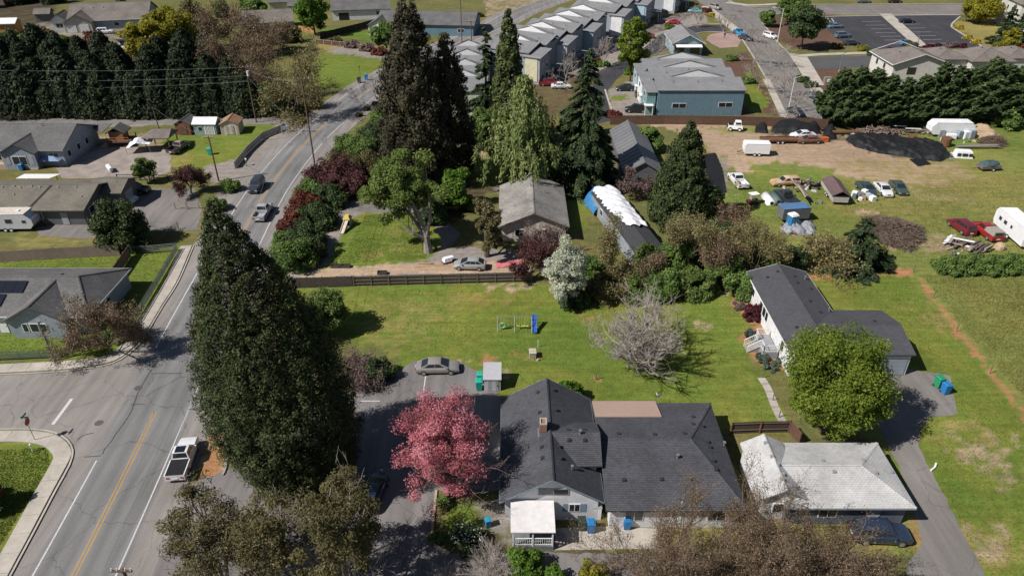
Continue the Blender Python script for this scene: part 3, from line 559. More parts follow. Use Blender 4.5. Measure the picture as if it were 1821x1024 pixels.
def tufted(h, r, nleaf, size, prof, ncl=900, clr=.55, tr=.7, bump=.10, lean=0.0):
    """dense cone of upright tufts (giant sequoia, cypress); prof(t) = relative radius at height t"""
    reseed(h, r, nleaf); nleaf = int(nleaf * LEAF_N)
    mb = MB(); mb.tube([(0, 0, -.2), (0, 0, h * .12), (0, 0, h * .6), (0, 0, h * .97)], [tr * 1.5, tr, tr * .5, .04], 10)
    t = R.random(ncl * 4); keep = R.random(ncl * 4) < np.array([prof(x) for x in t]); t = t[keep][:ncl]; n = len(t); a = R.random(n) * 2 * PI
    lob = 1 + bump * np.sin(a * 3 + t * 9) + bump * .7 * np.sin(a * 7 - t * 23); rr = r * np.array([prof(x) for x in t]) * lob * (.72 + .3 * R.random(n))
    cl = np.stack([np.cos(a) * rr, np.sin(a) * rr, t * h], 1); cl[:, 0] += lean * (1 - t); cr = clr * (.6 + .8 * R.random(n)) * (.45 + .55 * np.array([prof(x) for x in t]))
    for j in range(0, n, 6): mb.tube([(0, 0, max(0.3, cl[j][2] - rr[j] * .35)), tuple(cl[j])], [.09, .025], 3, cap=False)
    k = R.integers(0, n, nleaf); d = rvec(nleaf) * R.random((nleaf, 1)) ** .5; p = cl[k] + d * cr[k][:, None] * np.array([1, 1, 1.25]); o = norm(np.stack([np.cos(a[k]), np.sin(a[k]), np.full(nleaf, .45)], 1))
    p[:, 2] = np.maximum(p[:, 2], .1); V, F = leafquads(p, norm(d + o * .7), size, 1.6, .7, norm(o + np.array([0, 0, 1.0])))
    tb = R.random(n); return mb, [(V, F, np.clip(tb[k] * .55 + R.random(nleaf) * .45, 0, 1))]
def twigs(h, spread, tr=.22, levels=5, kids=(5, 5, 5, 4, 3), up=.25, z0=.22, l0=.42, shrink=.62, stems=1, rmin=.012, jitter=.55, n3=3, droop=0.0, wide=1.0, seed=0):
    """bare tree: branches of branches, thin prisms; returns V, F, tips"""
    reseed(h, spread, tr, levels, kids, seed)
    st, di, le, ra = [], [], [], []
    for s in range(stems):
        a = 2 * PI * s / stems + R.random(); d = np.array([math.cos(a) * .35, math.sin(a) * .35, 1.0]) if stems > 1 else np.array([.04, .03, 1.0])
        st.append([.12 * math.cos(a) * (stems > 1), .12 * math.sin(a) * (stems > 1), -.1]); di.append(d / np.linalg.norm(d)); le.append(h * z0 * (1.6 if stems > 1 else 1.0)); ra.append(tr)
    st, di, le, ra = np.array(st, float), np.array(di, float), np.array(le, float), np.array(ra, float); VV, FF, o = [], [], 0; tips = None
    for lv in range(levels + 1):
        n = len(st); bend = norm(di + R.normal(0, .16, (n, 3)) + np.array([0, 0, .10 - droop * lv * .06])); mid = st + di * le[:, None] * .5; end = mid + bend * le[:, None] * .5; last = lv == levels
        r0 = np.maximum(ra, rmin); r2 = np.maximum(ra * (.62 if not last else .35), rmin * .6); r1 = (r0 + r2) / 2; ns = 6 if lv == 0 else (4 if lv < 2 else n3)
        u = np.cross(di, rvec(n)); u = norm(u); vv = np.cross(di, u); rings = []
        nr = 2 if last else 3
        for P, r in (((st, r0), (end, r2)) if last else ((st, r0), (mid, r1), (end, r2))):
            rings.append(np.stack([P + (u * math.cos(2 * PI * j / ns) + vv * math.sin(2 * PI * j / ns)) * r[:, None] for j in range(ns)], 1))
        V = np.stack(rings, 1).reshape(-1, 3); b = (np.arange(n) * nr * ns)[:, None, None]; q = np.arange(ns)
        f = np.stack([np.stack([s2 * ns + q, s2 * ns + (q + 1) % ns, (s2 + 1) * ns + (q + 1) % ns, (s2 + 1) * ns + q], 1) for s2 in range(nr - 1)]).reshape(1, -1, 4)
        VV.append(V); FF.append((f + b).reshape(-1, 4) + o); o += len(V)
        if last: tips = (end, bend); break
        k = kids[lv]; t = R.uniform(.35 if lv else .75, 1.0, (n, k)); t[:, 0] = 1.0
        P = np.where((t < .5)[..., None], st[:, None] + di[:, None] * (le[:, None] * t)[..., None], mid[:, None] + bend[:, None] * (le[:, None] * (t - .5))[..., None])
        spr = R.normal(0, jitter * (1.25 if lv == 0 else 1.0), (n, k, 3)); spr[..., :2] *= spread
        if lv < 2:
            az = R.random((n, 1)) * 6.28 + np.arange(k)[None] * 6.2832 / k + R.normal(0, .25, (n, k)); m_ = (.75 if lv == 0 else .55) * spread * R.uniform(.6, 1.2, (n, k)); spr[..., 0] = spr[..., 0] * .3 + np.cos(az) * m_; spr[..., 1] = spr[..., 1] * .3 + np.sin(az) * m_
        nd = norm(bend[:, None] * (1.0 if lv else .55) + spr + np.array([0, 0, up - droop * lv * .25])); nl = (le[:, None] * shrink * R.uniform(.65, 1.2, (n, k))) * (l0 / (z0 * shrink) if lv == 0 else 1.0)
        st, di, le = P.reshape(-1, 3), nd.reshape(-1, 3), nl.reshape(-1); ra = np.repeat(ra * (.55 if lv else .6), k) * R.uniform(.7, 1.1, n * k)
    V = np.concatenate(VV); V[:, :2] *= wide; V[:, 2] = np.maximum(V[:, 2], -.1); return V, np.concatenate(FF), tips
def bare(name, label, cat, xy, h, spread, bark, group=None, buds=None, bm=None, bsize=.12, brad=.35, bn=4000, rz=0, rad_=None, seed=0, **kw):
    kw['seed'] = zlib.crc32(label.encode()) + seed; V, F, tips = twigs(h, spread, **kw); sc = h / max(V[:, 2].max(), .1); V[:, 2] *= sc; ws = kw.get('wide', 1.0)
    if rad_: q = rad_ / np.quantile(np.hypot(V[:, 0], V[:, 1]), .97); V[:, :2] *= q; ws *= q
    t = thing(name, label, cat, xy, rz, group); link('trunk', npmesh('trunk', V, F, bark), t)
    if buds:
        bn = int(bn * LEAF_N); e, d = tips; e = e * np.array([ws, ws, sc]); k = R.integers(0, len(e), bn); p = e[k] - (d[k] * R.random((bn, 1)) * .7 * np.array([ws, ws, sc])) + R.normal(0, brad, (bn, 3)) * .5; p[:, 2] = np.maximum(p[:, 2], .1)
        v, f = leafquads(p, rvec(bn), bsize, 1.5, 1.0); cg = R.random(len(e)); link('crown', leafmesh([(v, f, np.clip(cg[k] * .5 + R.random(bn) * .5, 0, 1))], bm), t)
    return t
def inst(proto, label, xy, sc=1.0, rz=0.0, group=None, sz=None):
    c = copy_tree(proto); c.location = (xy[0], xy[1], 0); c.rotation_euler = (0, 0, rz); c.scale = (sc, sc, sz or sc); c['label'] = label
    if group: c['group'] = group
    return c
# foliage tones (dark, mid, light)
LM = dict(
    sequoia=leafmat('sequoia_foliage', (.017, .026, .011), (.040, .055, .019), (.094, .108, .038), .10),
    fir=leafmat('fir_foliage', (0.018, 0.030, 0.015), (0.039, 0.060, 0.024), (0.090, 0.117, 0.039), .12),
    redwood=leafmat('redwood_foliage', (.022, .022, .013), (.046, .042, .024), (.092, .080, .045), .12),
    narrow=leafmat('cedar_foliage', (0.027, 0.038, 0.014), (0.061, 0.081, 0.024), (0.128, 0.149, 0.043), .12),
    cypress=leafmat('cypress_foliage', (0.021, 0.039, 0.015), (0.048, 0.078, 0.026), (0.128, 0.165, 0.060), .12),
    hedge=leafmat('hedge_conifer_foliage', (.010, .016, .008), (.022, .034, .014), (.052, .066, .025), .10),
    maple=leafmat('maple_foliage', (0.066, 0.099, 0.011), (0.132, 0.182, 0.022), (0.220, 0.275, 0.039), .35),
    light=leafmat('pale_leaf', (0.063, 0.098, 0.023), (0.127, 0.178, 0.046), (0.218, 0.276, 0.086), .35),
    mid=leafmat('mid_leaf', (0.052, 0.091, 0.021), (0.108, 0.174, 0.041), (0.208, 0.287, 0.078), .3),
    bright=leafmat('bright_leaf', (.055, .11, .012), (.10, .185, .025), (.17, .27, .045), .35),
    dark=leafmat('dark_leaf', (0.022, 0.040, 0.016), (0.050, 0.081, 0.028), (0.109, 0.147, 0.053), .2),
    olive=leafmat('olive_leaf', (.055, .050, .020), (.115, .102, .042), (.20, .175, .080), .25),
    weep=leafmat('birch_leaf', (0.088, 0.123, 0.035), (0.176, 0.220, 0.070), (0.298, 0.333, 0.132), .35),
    pink=leafmat('pink_blossom', (.25, .095, .10), (.50, .165, .195), (.72, .32, .365), .35),
    white=leafmat('white_blossom', (.20, .26, .10), (.50, .52, .40), (.72, .72, .66), .3),
    purple=leafmat('purple_leaf', (0.036, 0.017, 0.017), (0.085, 0.036, 0.035), (0.163, 0.072, 0.065), .2),
    maroon=leafmat('maroon_leaf', (.035, .008, .012), (.075, .016, .024), (.13, .03, .045), .2),
    red=leafmat('red_leaf', (.06, .018, .012), (.13, .04, .026), (.21, .07, .045), .2),
    bud=leafmat('brown_bud', (.095, .064, .038), (.185, .130, .08), (.29, .215, .14), .2),
    budo=leafmat('olive_bud', (0.100, 0.086, 0.036), (0.200, 0.172, 0.072), (0.329, 0.286, 0.129), .2),
    mauve=leafmat('mauve_bud', (0.077, 0.050, 0.046), (0.154, 0.105, 0.094), (0.242, 0.176, 0.154), .2),
    yellow=leafmat('yellow_leaf', (.12, .115, .012), (.24, .225, .022), (.38, .34, .045), .4),
    sage=leafmat('sage_leaf', (.030, .045, .035), (.060, .085, .065), (.11, .14, .11), .2),
    elm=leafmat('elm_leaf', (.085, .125, .025), (.150, .205, .050), (.24, .29, .09), .4),
    evergreen=leafmat('evergreen_foliage', (.020, .030, .011), (.046, .064, .021), (.10, .125, .042), .15),
    gold=leafmat('gold_flower', (.16, .13, .015), (.33, .25, .02), (.50, .38, .04), .2))
TWIG = mat('grey_twig', (.40, .35, .31), (.27, .235, .205), 5, .9)
TWIGB = mat('brown_twig', (.19, .138, .098), (.12, .088, .064), 5, .9)
TWIGP = mat('mauve_twig', (.19, .14, .13), (.13, .10, .09), 5, .9)
def stand(u, vb, vtop):
    """ground point at photo (u, vb) and the height that reaches photo row vtop"""
    x, y = G(u, vb); return (x, y), hgt(u, vtop, y)
def seqprof(t): return float(np.interp(t, [0, .175, .365, .58, .74, .88, .96, 1], [.62, .88, 1, .82, .56, .29, .13, .05]))
def redprof(t): return float(np.interp(t, [0, .3, .6, .85, .97, 1], [.8, 1, .76, .42, .16, .04]))
def colprof(t): return max(.03, min(1, (1 - t) * 2.2) ** .7 * min(1, .7 + t * 1.5))
def budprof(t): return max(.03, (1 - t) ** .62 * min(1, .65 + t * 2))

# ------------------------------------------------------------------ the individual trees
xy, h = (-21.6, 47.0), 27.9
mb_, lf = tufted(h, 6.3, 112000, .140, seqprof, 5200, .50, .9, .045, 2.8); plant('sequoia_tree', 'giant dark green cone-shaped sequoia towering beside the main road', 'tree', xy, mb_, BARK, lf, LM['sequoia'])
# pink blossom tree at the car park
xy, h = stand(798, 884, 706); mb_, lf = broad(h * 1.0, 4.2, .7, 24000, .115, 120, .20, .2, stems=3, ragged=.4, fill=.3, tintcl=.8); plant('cherry_tree', 'pink blossoming tree between car park and grey-roofed house', 'tree', xy, mb_, mat('plum_bark', (.13, .09, .08), (.07, .05, .045), 6, .95, .4), lf, LM['pink'])
V, F, tips = twigs(h * .9, 1.0, tr=.12, levels=4, kids=(6, 5, 4, 4), z0=.2, l0=.4, rmin=.02); link('twigs', npmesh('twigs', V, F, TWIGP), bpy.data.objects['cherry_tree'])
# maple by the manufactured home
xy, h = stand(1462, 770, 572); mb_, lf = broad(11.8, 5.5, .9, 42000, .165, 170, .20, .28, ragged=.25, fill=.4, tintcl=.5, top=.8); plant('maple_tree', 'big yellow-green leafy maple in front of the white manufactured home', 'tree', xy, mb_, BARK, lf, LM['maple'])
# bare grey tree on the lawn
xy, h = stand(1136, 656, 528); bare('walnut_tree', 'wide bare grey leafless tree in the middle of the lawn', 'tree', xy, 8.0, 1.2, TWIG, rad_=6.4, levels=5, kids=(10, 6, 5, 5, 4), tr=.30, up=.42, z0=.14, l0=.52, shrink=.62, rmin=.017, jitter=.5)
xy, h = stand(1013, 712, 672); mb_, lf = bush(1.75, 1.6, 2.5, 5200, .20, 45, .3); plant('round_shrub', 'clipped round bright green shrub behind the grey-roofed house', 'shrub', xy, mb_, BARK, lf, LM['bright'], tname='stem', cname='foliage')
xy, h = stand(578, 592, 498); mb_, lf = broad(5.6, 2.9, .5, 11000, .22, 60, .3, .16, fill=.4, tintcl=.4); plant('young_tree', 'round pale green tree on the lawn beside the sequoia', 'tree', xy, mb_, BARKG, lf, LM['light'])
xy, h = stand(640, 672, 598); bare('lilac_bush', 'twiggy mauve-brown bush beside the car park edge', 'bush', xy, 2.6, 1.5, TWIGP, buds=True, bm=LM['mauve'], bn=4200, bsize=.16, brad=.5, levels=4, kids=(5, 4, 4, 3), stems=5, tr=.06, up=.15, wide=1.25)
xy, h = stand(676, 672, 612); mb_, lf = bush(1.9, 1.6, 2.5, 6500, .20, 45, .3); plant('dark_bush', 'dense dark green bush touching the mauve bush by car park', 'bush', xy, mb_, BARK, lf, LM['dark'], tname='stem', cname='foliage')
xy, h = stand(1002, 546, 425); mb_, lf = broad(9.6, 2.7, .5, 17000, .15, 110, .24, .15, stems=3, ragged=.3, fill=.35, tintcl=.45, top=.65); plant('pear_tree', 'white blossoming tree at the upper edge of the lawn', 'tree', xy, mb_, BARK, lf, LM['white'])
xy, h = stand(1020, 542, 445); mb_, lf = bush(2.2, 1.8, 3.4, 5000, .24, 40, .32); plant('dark_bush', 'dark green bush tucked behind the white blossoming tree', 'bush', xy, mb_, BARK, lf, LM['dark'], tname='stem', cname='foliage')
# overgrown strip of shrubs above the lawn
for u, vb, r, h, k, lb in ((1075, 525, 3.0, 3.6, 'olive', 'olive shrub right of the white blossom, in the hedgerow'), (1125, 522, 3.2, 3.4, 'mid', 'leafy green shrub in the hedgerow below the tarped mobile home'), (1178, 523, 3.2, 4.4, 'mid', 'green shrub in the middle of the hedgerow above the lawn'), (1230, 521, 2.9, 3.6, 'light', 'pale green shrub in the hedgerow near the white home'), (1284, 514, 3.2, 5.4, 'mid', 'tall green shrub ending the hedgerow beside the arborvitae'), (1350, 470, 3.4, 4.2, 'mid', 'green shrub standing behind the manufactured home ridge'), (1405, 476, 2.6, 3.4, 'dark', 'low dark shrub behind the manufactured home corner'), (1205, 478, 3.2, 5.6, 'mid', 'bushy green tree rising behind the hedgerow middle'), (1270, 458, 3.2, 5.8, 'dark', 'shady dark shrub between hedgerow and yard'), (1150, 485, 2.6, 4.6, 'light', 'pale bushy tree at the lower end of the tarped mobile home'), (1315, 470, 2.8, 5.0, 'olive', 'olive bushy tree at the yard corner above the hedgerow'), (1045, 500, 2.6, 4.2, 'mid', 'green shrub under the olive-brown half-leafed tree')):
    mb_, lf = bush(r, r * .9, h, 9500, .22, 60, .26); plant('hedgerow_shrub', lb, 'shrub', G(u, vb), mb_, BARK, lf, LM[k], group='overgrown hedgerow', tname='stem', cname='foliage')
for u, vb, h, r, lb, m in ((1085, 512, 11.0, 4.6, 'olive-brown half-leafed tree in front of the tarped mobile home', 'budo'), (1210, 486, 11.0, 5.0, 'brownish twiggy tree spreading over the hedgerow middle', 'budo'), (1262, 505, 8.4, 3.8, 'brown budding shrub in the right hedgerow', 'bud'), (1335, 486, 8.0, 4.2, 'olive twiggy tree at the yard corner behind the white home', 'budo'), (1150, 515, 6.0, 2.8, 'grey-brown twiggy shrub at the front of the hedgerow', 'bud'), (1300, 448, 7.0, 3.4, 'grey-brown bare tree at the yard side of the hedgerow', 'bud')):
    bare('budding_tree', lb, 'tree', G(u, vb), h, 1.1, TWIGB, rad_=r, buds=True, bm=LM[m], bn=8500, bsize=.15, brad=.6, levels=5, kids=(6, 5, 4, 4, 3), tr=.16, z0=.2, l0=.45, rmin=.014)
bare('dark_plum_tree', 'dark maroon-brown twiggy tree at the end of the park fence', 'tree', G(945, 492), 6.2, 1.0, TWIGP, buds=True, bm=LM['purple'], bn=6500, bsize=.19, brad=.5, levels=4, kids=(6, 5, 5, 4), tr=.15, z0=.15, l0=.45)
bare('plum_tree', 'small brown leafless tree overlapping the weathered grey roof', 'tree', G(975, 462), 6.0, 1.0, TWIGP, buds=True, bm=LM['mauve'], bn=2500, bsize=.16, brad=.5, levels=4, kids=(6, 5, 4, 4), tr=.13, z0=.2)
bare('plum_tree', 'reddish bare shrub between tarped mobile home and barn', 'tree', G(1130, 350), 5.0, 1.0, TWIGP, buds=True, bm=LM['mauve'], bn=3000, bsize=.2, brad=.5, levels=4, kids=(6, 5, 4, 4), tr=.13, z0=.2)
mb_, lf = tufted(3.4, 1.25, 4500, .20, colprof, 260, .38, .12, .05); plant('arborvitae', 'columnar dark green arborvitae at the corner of the manufactured home', 'shrub', G(1322, 530), mb_, BARK, lf, LM['mid'])
mb_, lf = bush(1.35, 1.25, 2.0, 4200, .17, 32, .32); plant('barberry', 'round maroon shrub against the white manufactured home', 'shrub', G(1336, 566), mb_, BARK, lf, LM['maroon'], tname='stem', cname='foliage')
mb_, lf = bush(1.0, 1.0, .8, 1600, .16, 20, .32); plant('dry_shrub', 'small reddish-brown dry shrub beside the round maroon shrub', 'shrub', G(1314, 547), mb_, BARK, lf, LM['mauve'], tname='stem', cname='foliage')
mb_, lf = bush(1.5, 2.4, .6, 4200, .16, 40, .34); plant('juniper', 'grey-green ground-hugging juniper below the white porch steps', 'shrub', G(1364, 642), mb_, BARK, lf, LM['sage'], tname='stem', cname='foliage')
mb_, lf = bush(.8, 1.3, .6, 1800, .16, 20, .34); plant('juniper', 'smaller grey-green juniper above the white porch steps', 'shrub', G(1334, 598), mb_, BARK, lf, LM['sage'], tname='stem', cname='foliage')
# tall conifers in the middle
xy, h = stand(745, 330, -8); mb_, lf = tufted(h, 5.3, 30000, .34, redprof, 760, 1.05, .7, .18); plant('redwood_tree', 'tallest brown-tinged dark conifer in the middle', 'tree', xy, mb_, BARK, lf, LM['redwood'])
xy, h = stand(804, 312, 58); mb_, lf = tufted(h, 3.9, 17000, .34, redprof, 460, .95, .55, .18); plant('redwood_tree', 'second brown-tinged dark conifer just right of the tallest one', 'tree', xy, mb_, BARK, lf, LM['redwood'])
xy, h = stand(1036, 332, 84); mb_, lf = conifer(h, 6.6, 28000, .44, .04, .80, .45, 230, .5, 2.2, .16); plant('spruce_tree', 'large dark green spruce left of the metal barn', 'tree', xy, mb_, BARK, lf, LM['fir'])
xy, h = stand(905, 262, 14); mb_, lf = tufted(h, 3.9, 11000, .50, budprof, 600, .8, .4, .06); plant('cedar_tree', 'tall narrow olive-green cedar behind the weeping birch', 'tree', xy, mb_, BARK, lf, LM['narrow'])
xy, h = stand(866, 250, 40); mb_, lf = conifer(h, 3.4, 9000, .48, .05, .7, .3, 100, .35, 2.0, .25); plant('thin_fir_tree', 'thin grey-green fir left of the narrow cedar', 'tree', xy, mb_, BARK, lf, LM['fir'])
mb_, lf = broad(8.4, 3.0, .6, 6000, .34, 50, .3, .2); plant('leafy_tree', 'green leafy tree between the redwoods and the thin fir', 'tree', G(862, 268), mb_, BARK, lf, LM['mid'])
def weeping(h, r, n, size):
    n = int(n * LEAF_N)
    mb = MB(); mb.tube([(0, 0, 0), (.2, .1, h * .5), (0, .1, h * .96)], [.28, .2, .04], 7); k = 170; a = R.random(k) * 2 * PI; z = h * (.42 + .56 * R.random(k) ** .8); rr = r * np.clip((h - z) / h * 2.0, .12, 1) * (.45 + .6 * R.random(k)); L = z * R.uniform(.35, .8, k)
    for j in range(0, k, 3): mb.tube([(0, .1, z[j] * .85), (math.cos(a[j]) * rr[j] * .6, math.sin(a[j]) * rr[j] * .6, z[j] + .3), (math.cos(a[j]) * rr[j], math.sin(a[j]) * rr[j], z[j] - .3)], [.07, .045, .02], 4, cap=False)
    q = R.integers(0, k, n); t = R.random(n); p = np.stack([np.cos(a[q]) * rr[q] * (1 + .15 * t), np.sin(a[q]) * rr[q] * (1 + .15 * t), z[q] - L[q] * t], 1) + R.normal(0, .28, (n, 3)); p[:, 2] = np.maximum(p[:, 2], .2)
    V, F = leafquads(p, norm(np.stack([np.cos(a[q]), np.sin(a[q]), np.full(n, .5)], 1)), size, 2.4, .7, np.tile([0, 0, -1.0], (n, 1))); tb = R.random(k); return mb, [(V, F, np.clip(tb[q] * .5 + R.random(n) * .5, 0, 1))]
xy, h = stand(930, 332, 130); mb_, lf = weeping(h, 7.6, 17000, .32); plant('birch_tree', 'pale green weeping birch between the narrow cedar and the spruce', 'tree', xy, mb_, mat('birch_bark', (.45, .43, .40), (.2, .18, .16), 5, .8), lf, LM['weep'])
xy, h = stand(1205, 396, 218); mb_, lf = tufted(h, 5.2, 22000, .30, lambda t: max(.04, (1 - t) ** .7 * min(1, .7 + t * 2)), 650, .95, .5, .17); plant('evergreen_tree', 'broad olive-dark evergreen tree beside the black ground sheet', 'tree', xy, mb_, BARK, lf, LM['evergreen'])
mb_, lf = bush(3.6, 3.2, 6.6, 9000, .30, 50, .3); plant('leafy_tree', 'bright green leafy tree on the right flank of the broad evergreen', 'tree', G(1245, 392), mb_, BARK, lf, LM['bright'])
mb_, lf = bush(3.0, 2.8, 5.6, 5500, .36, 40, .3); plant('leafy_tree', 'rounded green tree beside the ribbed barn roof', 'tree', G(1152, 268), mb_, BARK, lf, LM['mid'])
xy, h = stand(1520, 474, 386); mb_, lf = conifer(h * 1.0, 4.2, 11000, .36, .03, .75, .2, 120, .3, 2.2, .2); plant('fir_tree', 'dark conifer at the corner of the fenced lawn near the brush pile', 'tree', xy, mb_, BARK, lf, LM['fir'])
bare('budding_shrub', 'brown budding shrub on the left side of the corner conifer', 'shrub', G(1470, 472), 4.6, 1.4, TWIGB, buds=True, bm=LM['budo'], bn=5000, bsize=.24, brad=.6, levels=4, kids=(6, 5, 5, 4), stems=4, tr=.07, wide=1.2)
for i, (u, v) in enumerate(((1690, 482), (1722, 480), (1756, 482), (1790, 480), (1822, 482), (1852, 480))):
    mb_, lf = bush(2.6, 2.0, 2.3, 5200, .24, 40, .3, square=.2); plant('bramble_hedge', 'green hedge bush below the lumber pile, %s' % ('leftmost of the row', 'second from its left end', 'third from its left end', 'fourth from its left end', 'at the picture edge', 'last of the row')[i], 'hedge', G(u, v), mb_, BARK, lf, LM['mid'], group='hedge row under the parked trailer', tname='stem', cname='foliage')
# pruned and leafy trees in the park
def park_tree():
    reseed('elm'); xy, h = stand(762, 448, 252); mb = MB(); mb.tube([(0, 0, -.1), (-.1, 0, 1.2), (-.25, .1, 2.6)], [.75, .55, .5], 9)
    br = [((-.2, .1, 2.4), (-2.4, 1.2, 5.4), (-5.4, 1.6, 9.4)), ((-.2, .1, 2.6), (-1.2, .4, 6.2), (-3.6, 1.0, 11.4)), ((-.2, .1, 2.5), (.5, .2, 5.2), (.6, 1.4, 9.0)), ((-.3, 0, 2.2), (-1.9, -.8, 3.4), (-2.9, -.9, 4.4)), ((-.2, .1, 2.6), (-1.8, 1.6, 6.0), (-3.6, 3.2, 10.2))]
    for b in br: mb.tube(b, [.34, .24, .08], 6)
    n = 60; cl = np.concatenate([R.normal(0, 1, (42, 3)) * np.array([2.0, 1.8, 1.8]) + np.array([-4.4, 2.0, 9.6]), R.normal(0, 1, (18, 3)) * np.array([1.7, 1.4, 1.5]) + np.array([-1.4, 2.0, 8.6])]); cr = R.uniform(.9, 1.6, n)
    for j in range(0, n, 3): limb(mb, br[j % 5][1], cl[j], .10, .03, 4)
    p, d, k = clumpy(34000, cl, cr, .8); V, F = leafquads(p, norm(d + np.array([0, 0, .5])), .26); tb = R.random(n)
    plant('elm_tree', 'pale green tree with thick forked trunk on the park lawn', 'tree', xy, mb, BARKG, [(V, F, np.clip(tb[k] * .5 + R.random(34000) * .5, 0, 1))], LM['elm'])
park_tree()
mb_, lf = bush(3.4, 3.0, 7.0, 8000, .32, 50, .3); plant('leafy_tree', 'bright green tree in the shade right of the park tree', 'tree', G(812, 372), mb_, BARK, lf, LM['bright'])
mb_, lf = bush(3.0, 3.0, 5.0, 6000, .32, 40, .3); plant('dark_bush', 'dark bush in the shade behind the forked park tree', 'bush', G(772, 392), mb_, BARK, lf, LM['dark'])
def pruned():
    xy, h = stand(866, 456, 330); mb = MB(); mb.tube([(0, 0, -.1), (0, 0, 2.2), (-.2, 0, 5.2), (-.3, .1, 6.6)], [.42, .32, .24, .16], 7); cl = []
    for j in range(16):
        a = R.random() * 6.28; z = R.uniform(1.4, 6.4); L = R.uniform(1.0, 2.6); e = (math.cos(a) * L, math.sin(a) * L, z + R.uniform(.8, 2.4)); limb(mb, (0, 0, z), e, .14, .07, 5); cl.append(e)
    cl = np.array(cl); cl = np.concatenate([cl, cl * .8 + R.normal(0, .4, cl.shape)]); p, d, k = clumpy(10400, cl, R.uniform(.4, .9, len(cl)), .9); V, F = leafquads(p, norm(d + np.array([0, 0, .5])), .22)
    plant('pruned_tree', 'hard-pruned tree with tufts of olive leaves left of the weathered roof', 'tree', xy, mb, BARK, [(V, F, R.random(10400))], LM['olive'])
pruned()
# shrubs along the road
for u, vb, rx, h, k, lb in ((628, 282, 4.6, 4.2, 'mid', 'bright green shrub row end near the tall redwoods'), (604, 325, 4.6, 4.6, 'purple', 'large dark purple-leaved shrub beside the road pole'), (566, 332, 3.0, 3.4, 'purple', 'purple shrub directly behind the road pole'), (632, 345, 3.4, 4.0, 'purple', 'dark purple shrub on the lawn side of the road hedge'), (545, 378, 3.0, 3.2, 'red', 'rust-red shrub in the road hedge'), (565, 402, 3.2, 3.6, 'dark', 'dark green shrub in the middle of the road hedge'), (520, 412, 2.4, 2.8, 'red', 'reddish low shrub at the road shoulder'), (540, 440, 3.4, 4.0, 'dark', 'big dark green shrub beside the toy slide'), (525, 475, 3.2, 4.0, 'mid', 'green shrub ending the road hedge at the driveway mouth'), (670, 260, 4.0, 4.4, 'dark', 'dark shrub under the tall redwoods'), (690, 235, 3.8, 4.8, 'mid', 'green leafy shrub left of the redwood trunk'), (588, 365, 3.0, 3.6, 'dark', 'dark shrub between the rust-red and purple road shrubs'), (600, 350, 2.8, 3.6, 'purple', 'low purple shrub at the back of the road hedge'), (552, 352, 2.6, 3.0, 'mid', 'green shrub at the shoulder above the rust-red one'), (655, 305, 3.2, 3.6, 'olive', 'olive shrub between the purple shrubs and the pale park tree'), (548, 458, 2.8, 3.2, 'evergreen', 'dark rounded shrub above the driveway mouth'), (512, 440, 2.2, 2.6, 'mid', 'small green shrub leaning to the road')):
    mb_, lf = bush(rx * 1.08, rx * .95, h * 1.08, 8000, .23, 55, .27); plant('roadside_shrub', lb, 'shrub', G(u, vb), mb_, BARK, lf, LM[k], group='shrubs along the road', tname='stem', cname='foliage')
for u, vb, lb in ((648, 190, 'thin bare sapling in the mulch strip, nearer one'), (672, 178, 'thin bare sapling in the mulch strip, farther one')):
    bare('sapling', lb, 'tree', G(u, vb), 6.0, .8, TWIG, levels=4, kids=(5, 4, 4, 3), tr=.06, z0=.3, rmin=.02)
for i, (u, vb) in enumerate(((640, 208), (654, 197), (668, 188), (682, 180))):
    mb_, lf = bush(.9, .8, .9, 700, .3, 12, .35); plant('strip_shrub', 'small olive shrub in the roadside mulch strip, %s from the near end' % ('first', 'second', 'third', 'fourth')[i], 'shrub', G(u, vb), mb_, BARK, lf, LM['olive'], group='mulch strip shrubs')
# left side
xy, h = stand(223, 436, 352); mb_, lf = bush(4.0, 3.8, h, 14000, .26, 80, .28, square=.1); plant('laurel_tree', 'round dense dark green tree beside the olive-roofed duplex', 'tree', xy, mb_, BARK, lf, LM['evergreen'])
bare('plum_tree', 'small purple-leaved tree by the left fence and utility pole', 'tree', G(340, 344), 5.6, 1.0, TWIGP, rad_=3.1, buds=True, bm=LM['purple'], bn=6500, bsize=.17, brad=.5, levels=4, kids=(6, 5, 5, 4), tr=.16, z0=.25, l0=.4, up=.5)
mb_, lf = broad(4.8, 2.0, .5, 3500, .24, 30, .3, .08, stems=4); plant('young_tree', 'thin pale green small tree beside the worn concrete driveway', 'tree', G(266, 325), mb_, BARKG, lf, LM['light'])
bare('dogwood_tree', 'brown budding tree in front of the house with solar panels', 'tree', G(198, 630), 9.2, 1.2, TWIGB, rad_=4.9, buds=True, bm=LM['bud'], bn=12000, bsize=.14, brad=.5, levels=5, kids=(7, 5, 5, 4, 3), tr=.20, z0=.16, l0=.45, rmin=.015, up=.35)
mb_, lf = bush(2.1, 1.6, 1.9, 4200, .2, 36, .32); plant('green_shrub', 'green shrub at the fence corner under the brown budding tree', 'shrub', G(218, 600), mb_, BARK, lf, LM['mid'])
for u, vb, lb in ((410, 338, 'green shrub at the foot of the left utility pole'), (385, 372, 'green shrub behind the tip of the sequoia')):
    mb_, lf = bush(2.0, 1.7, 1.9, 4000, .22, 36, .32); plant('green_shrub', lb, 'shrub', G(u, vb), mb_, BARK, lf, LM['mid'])
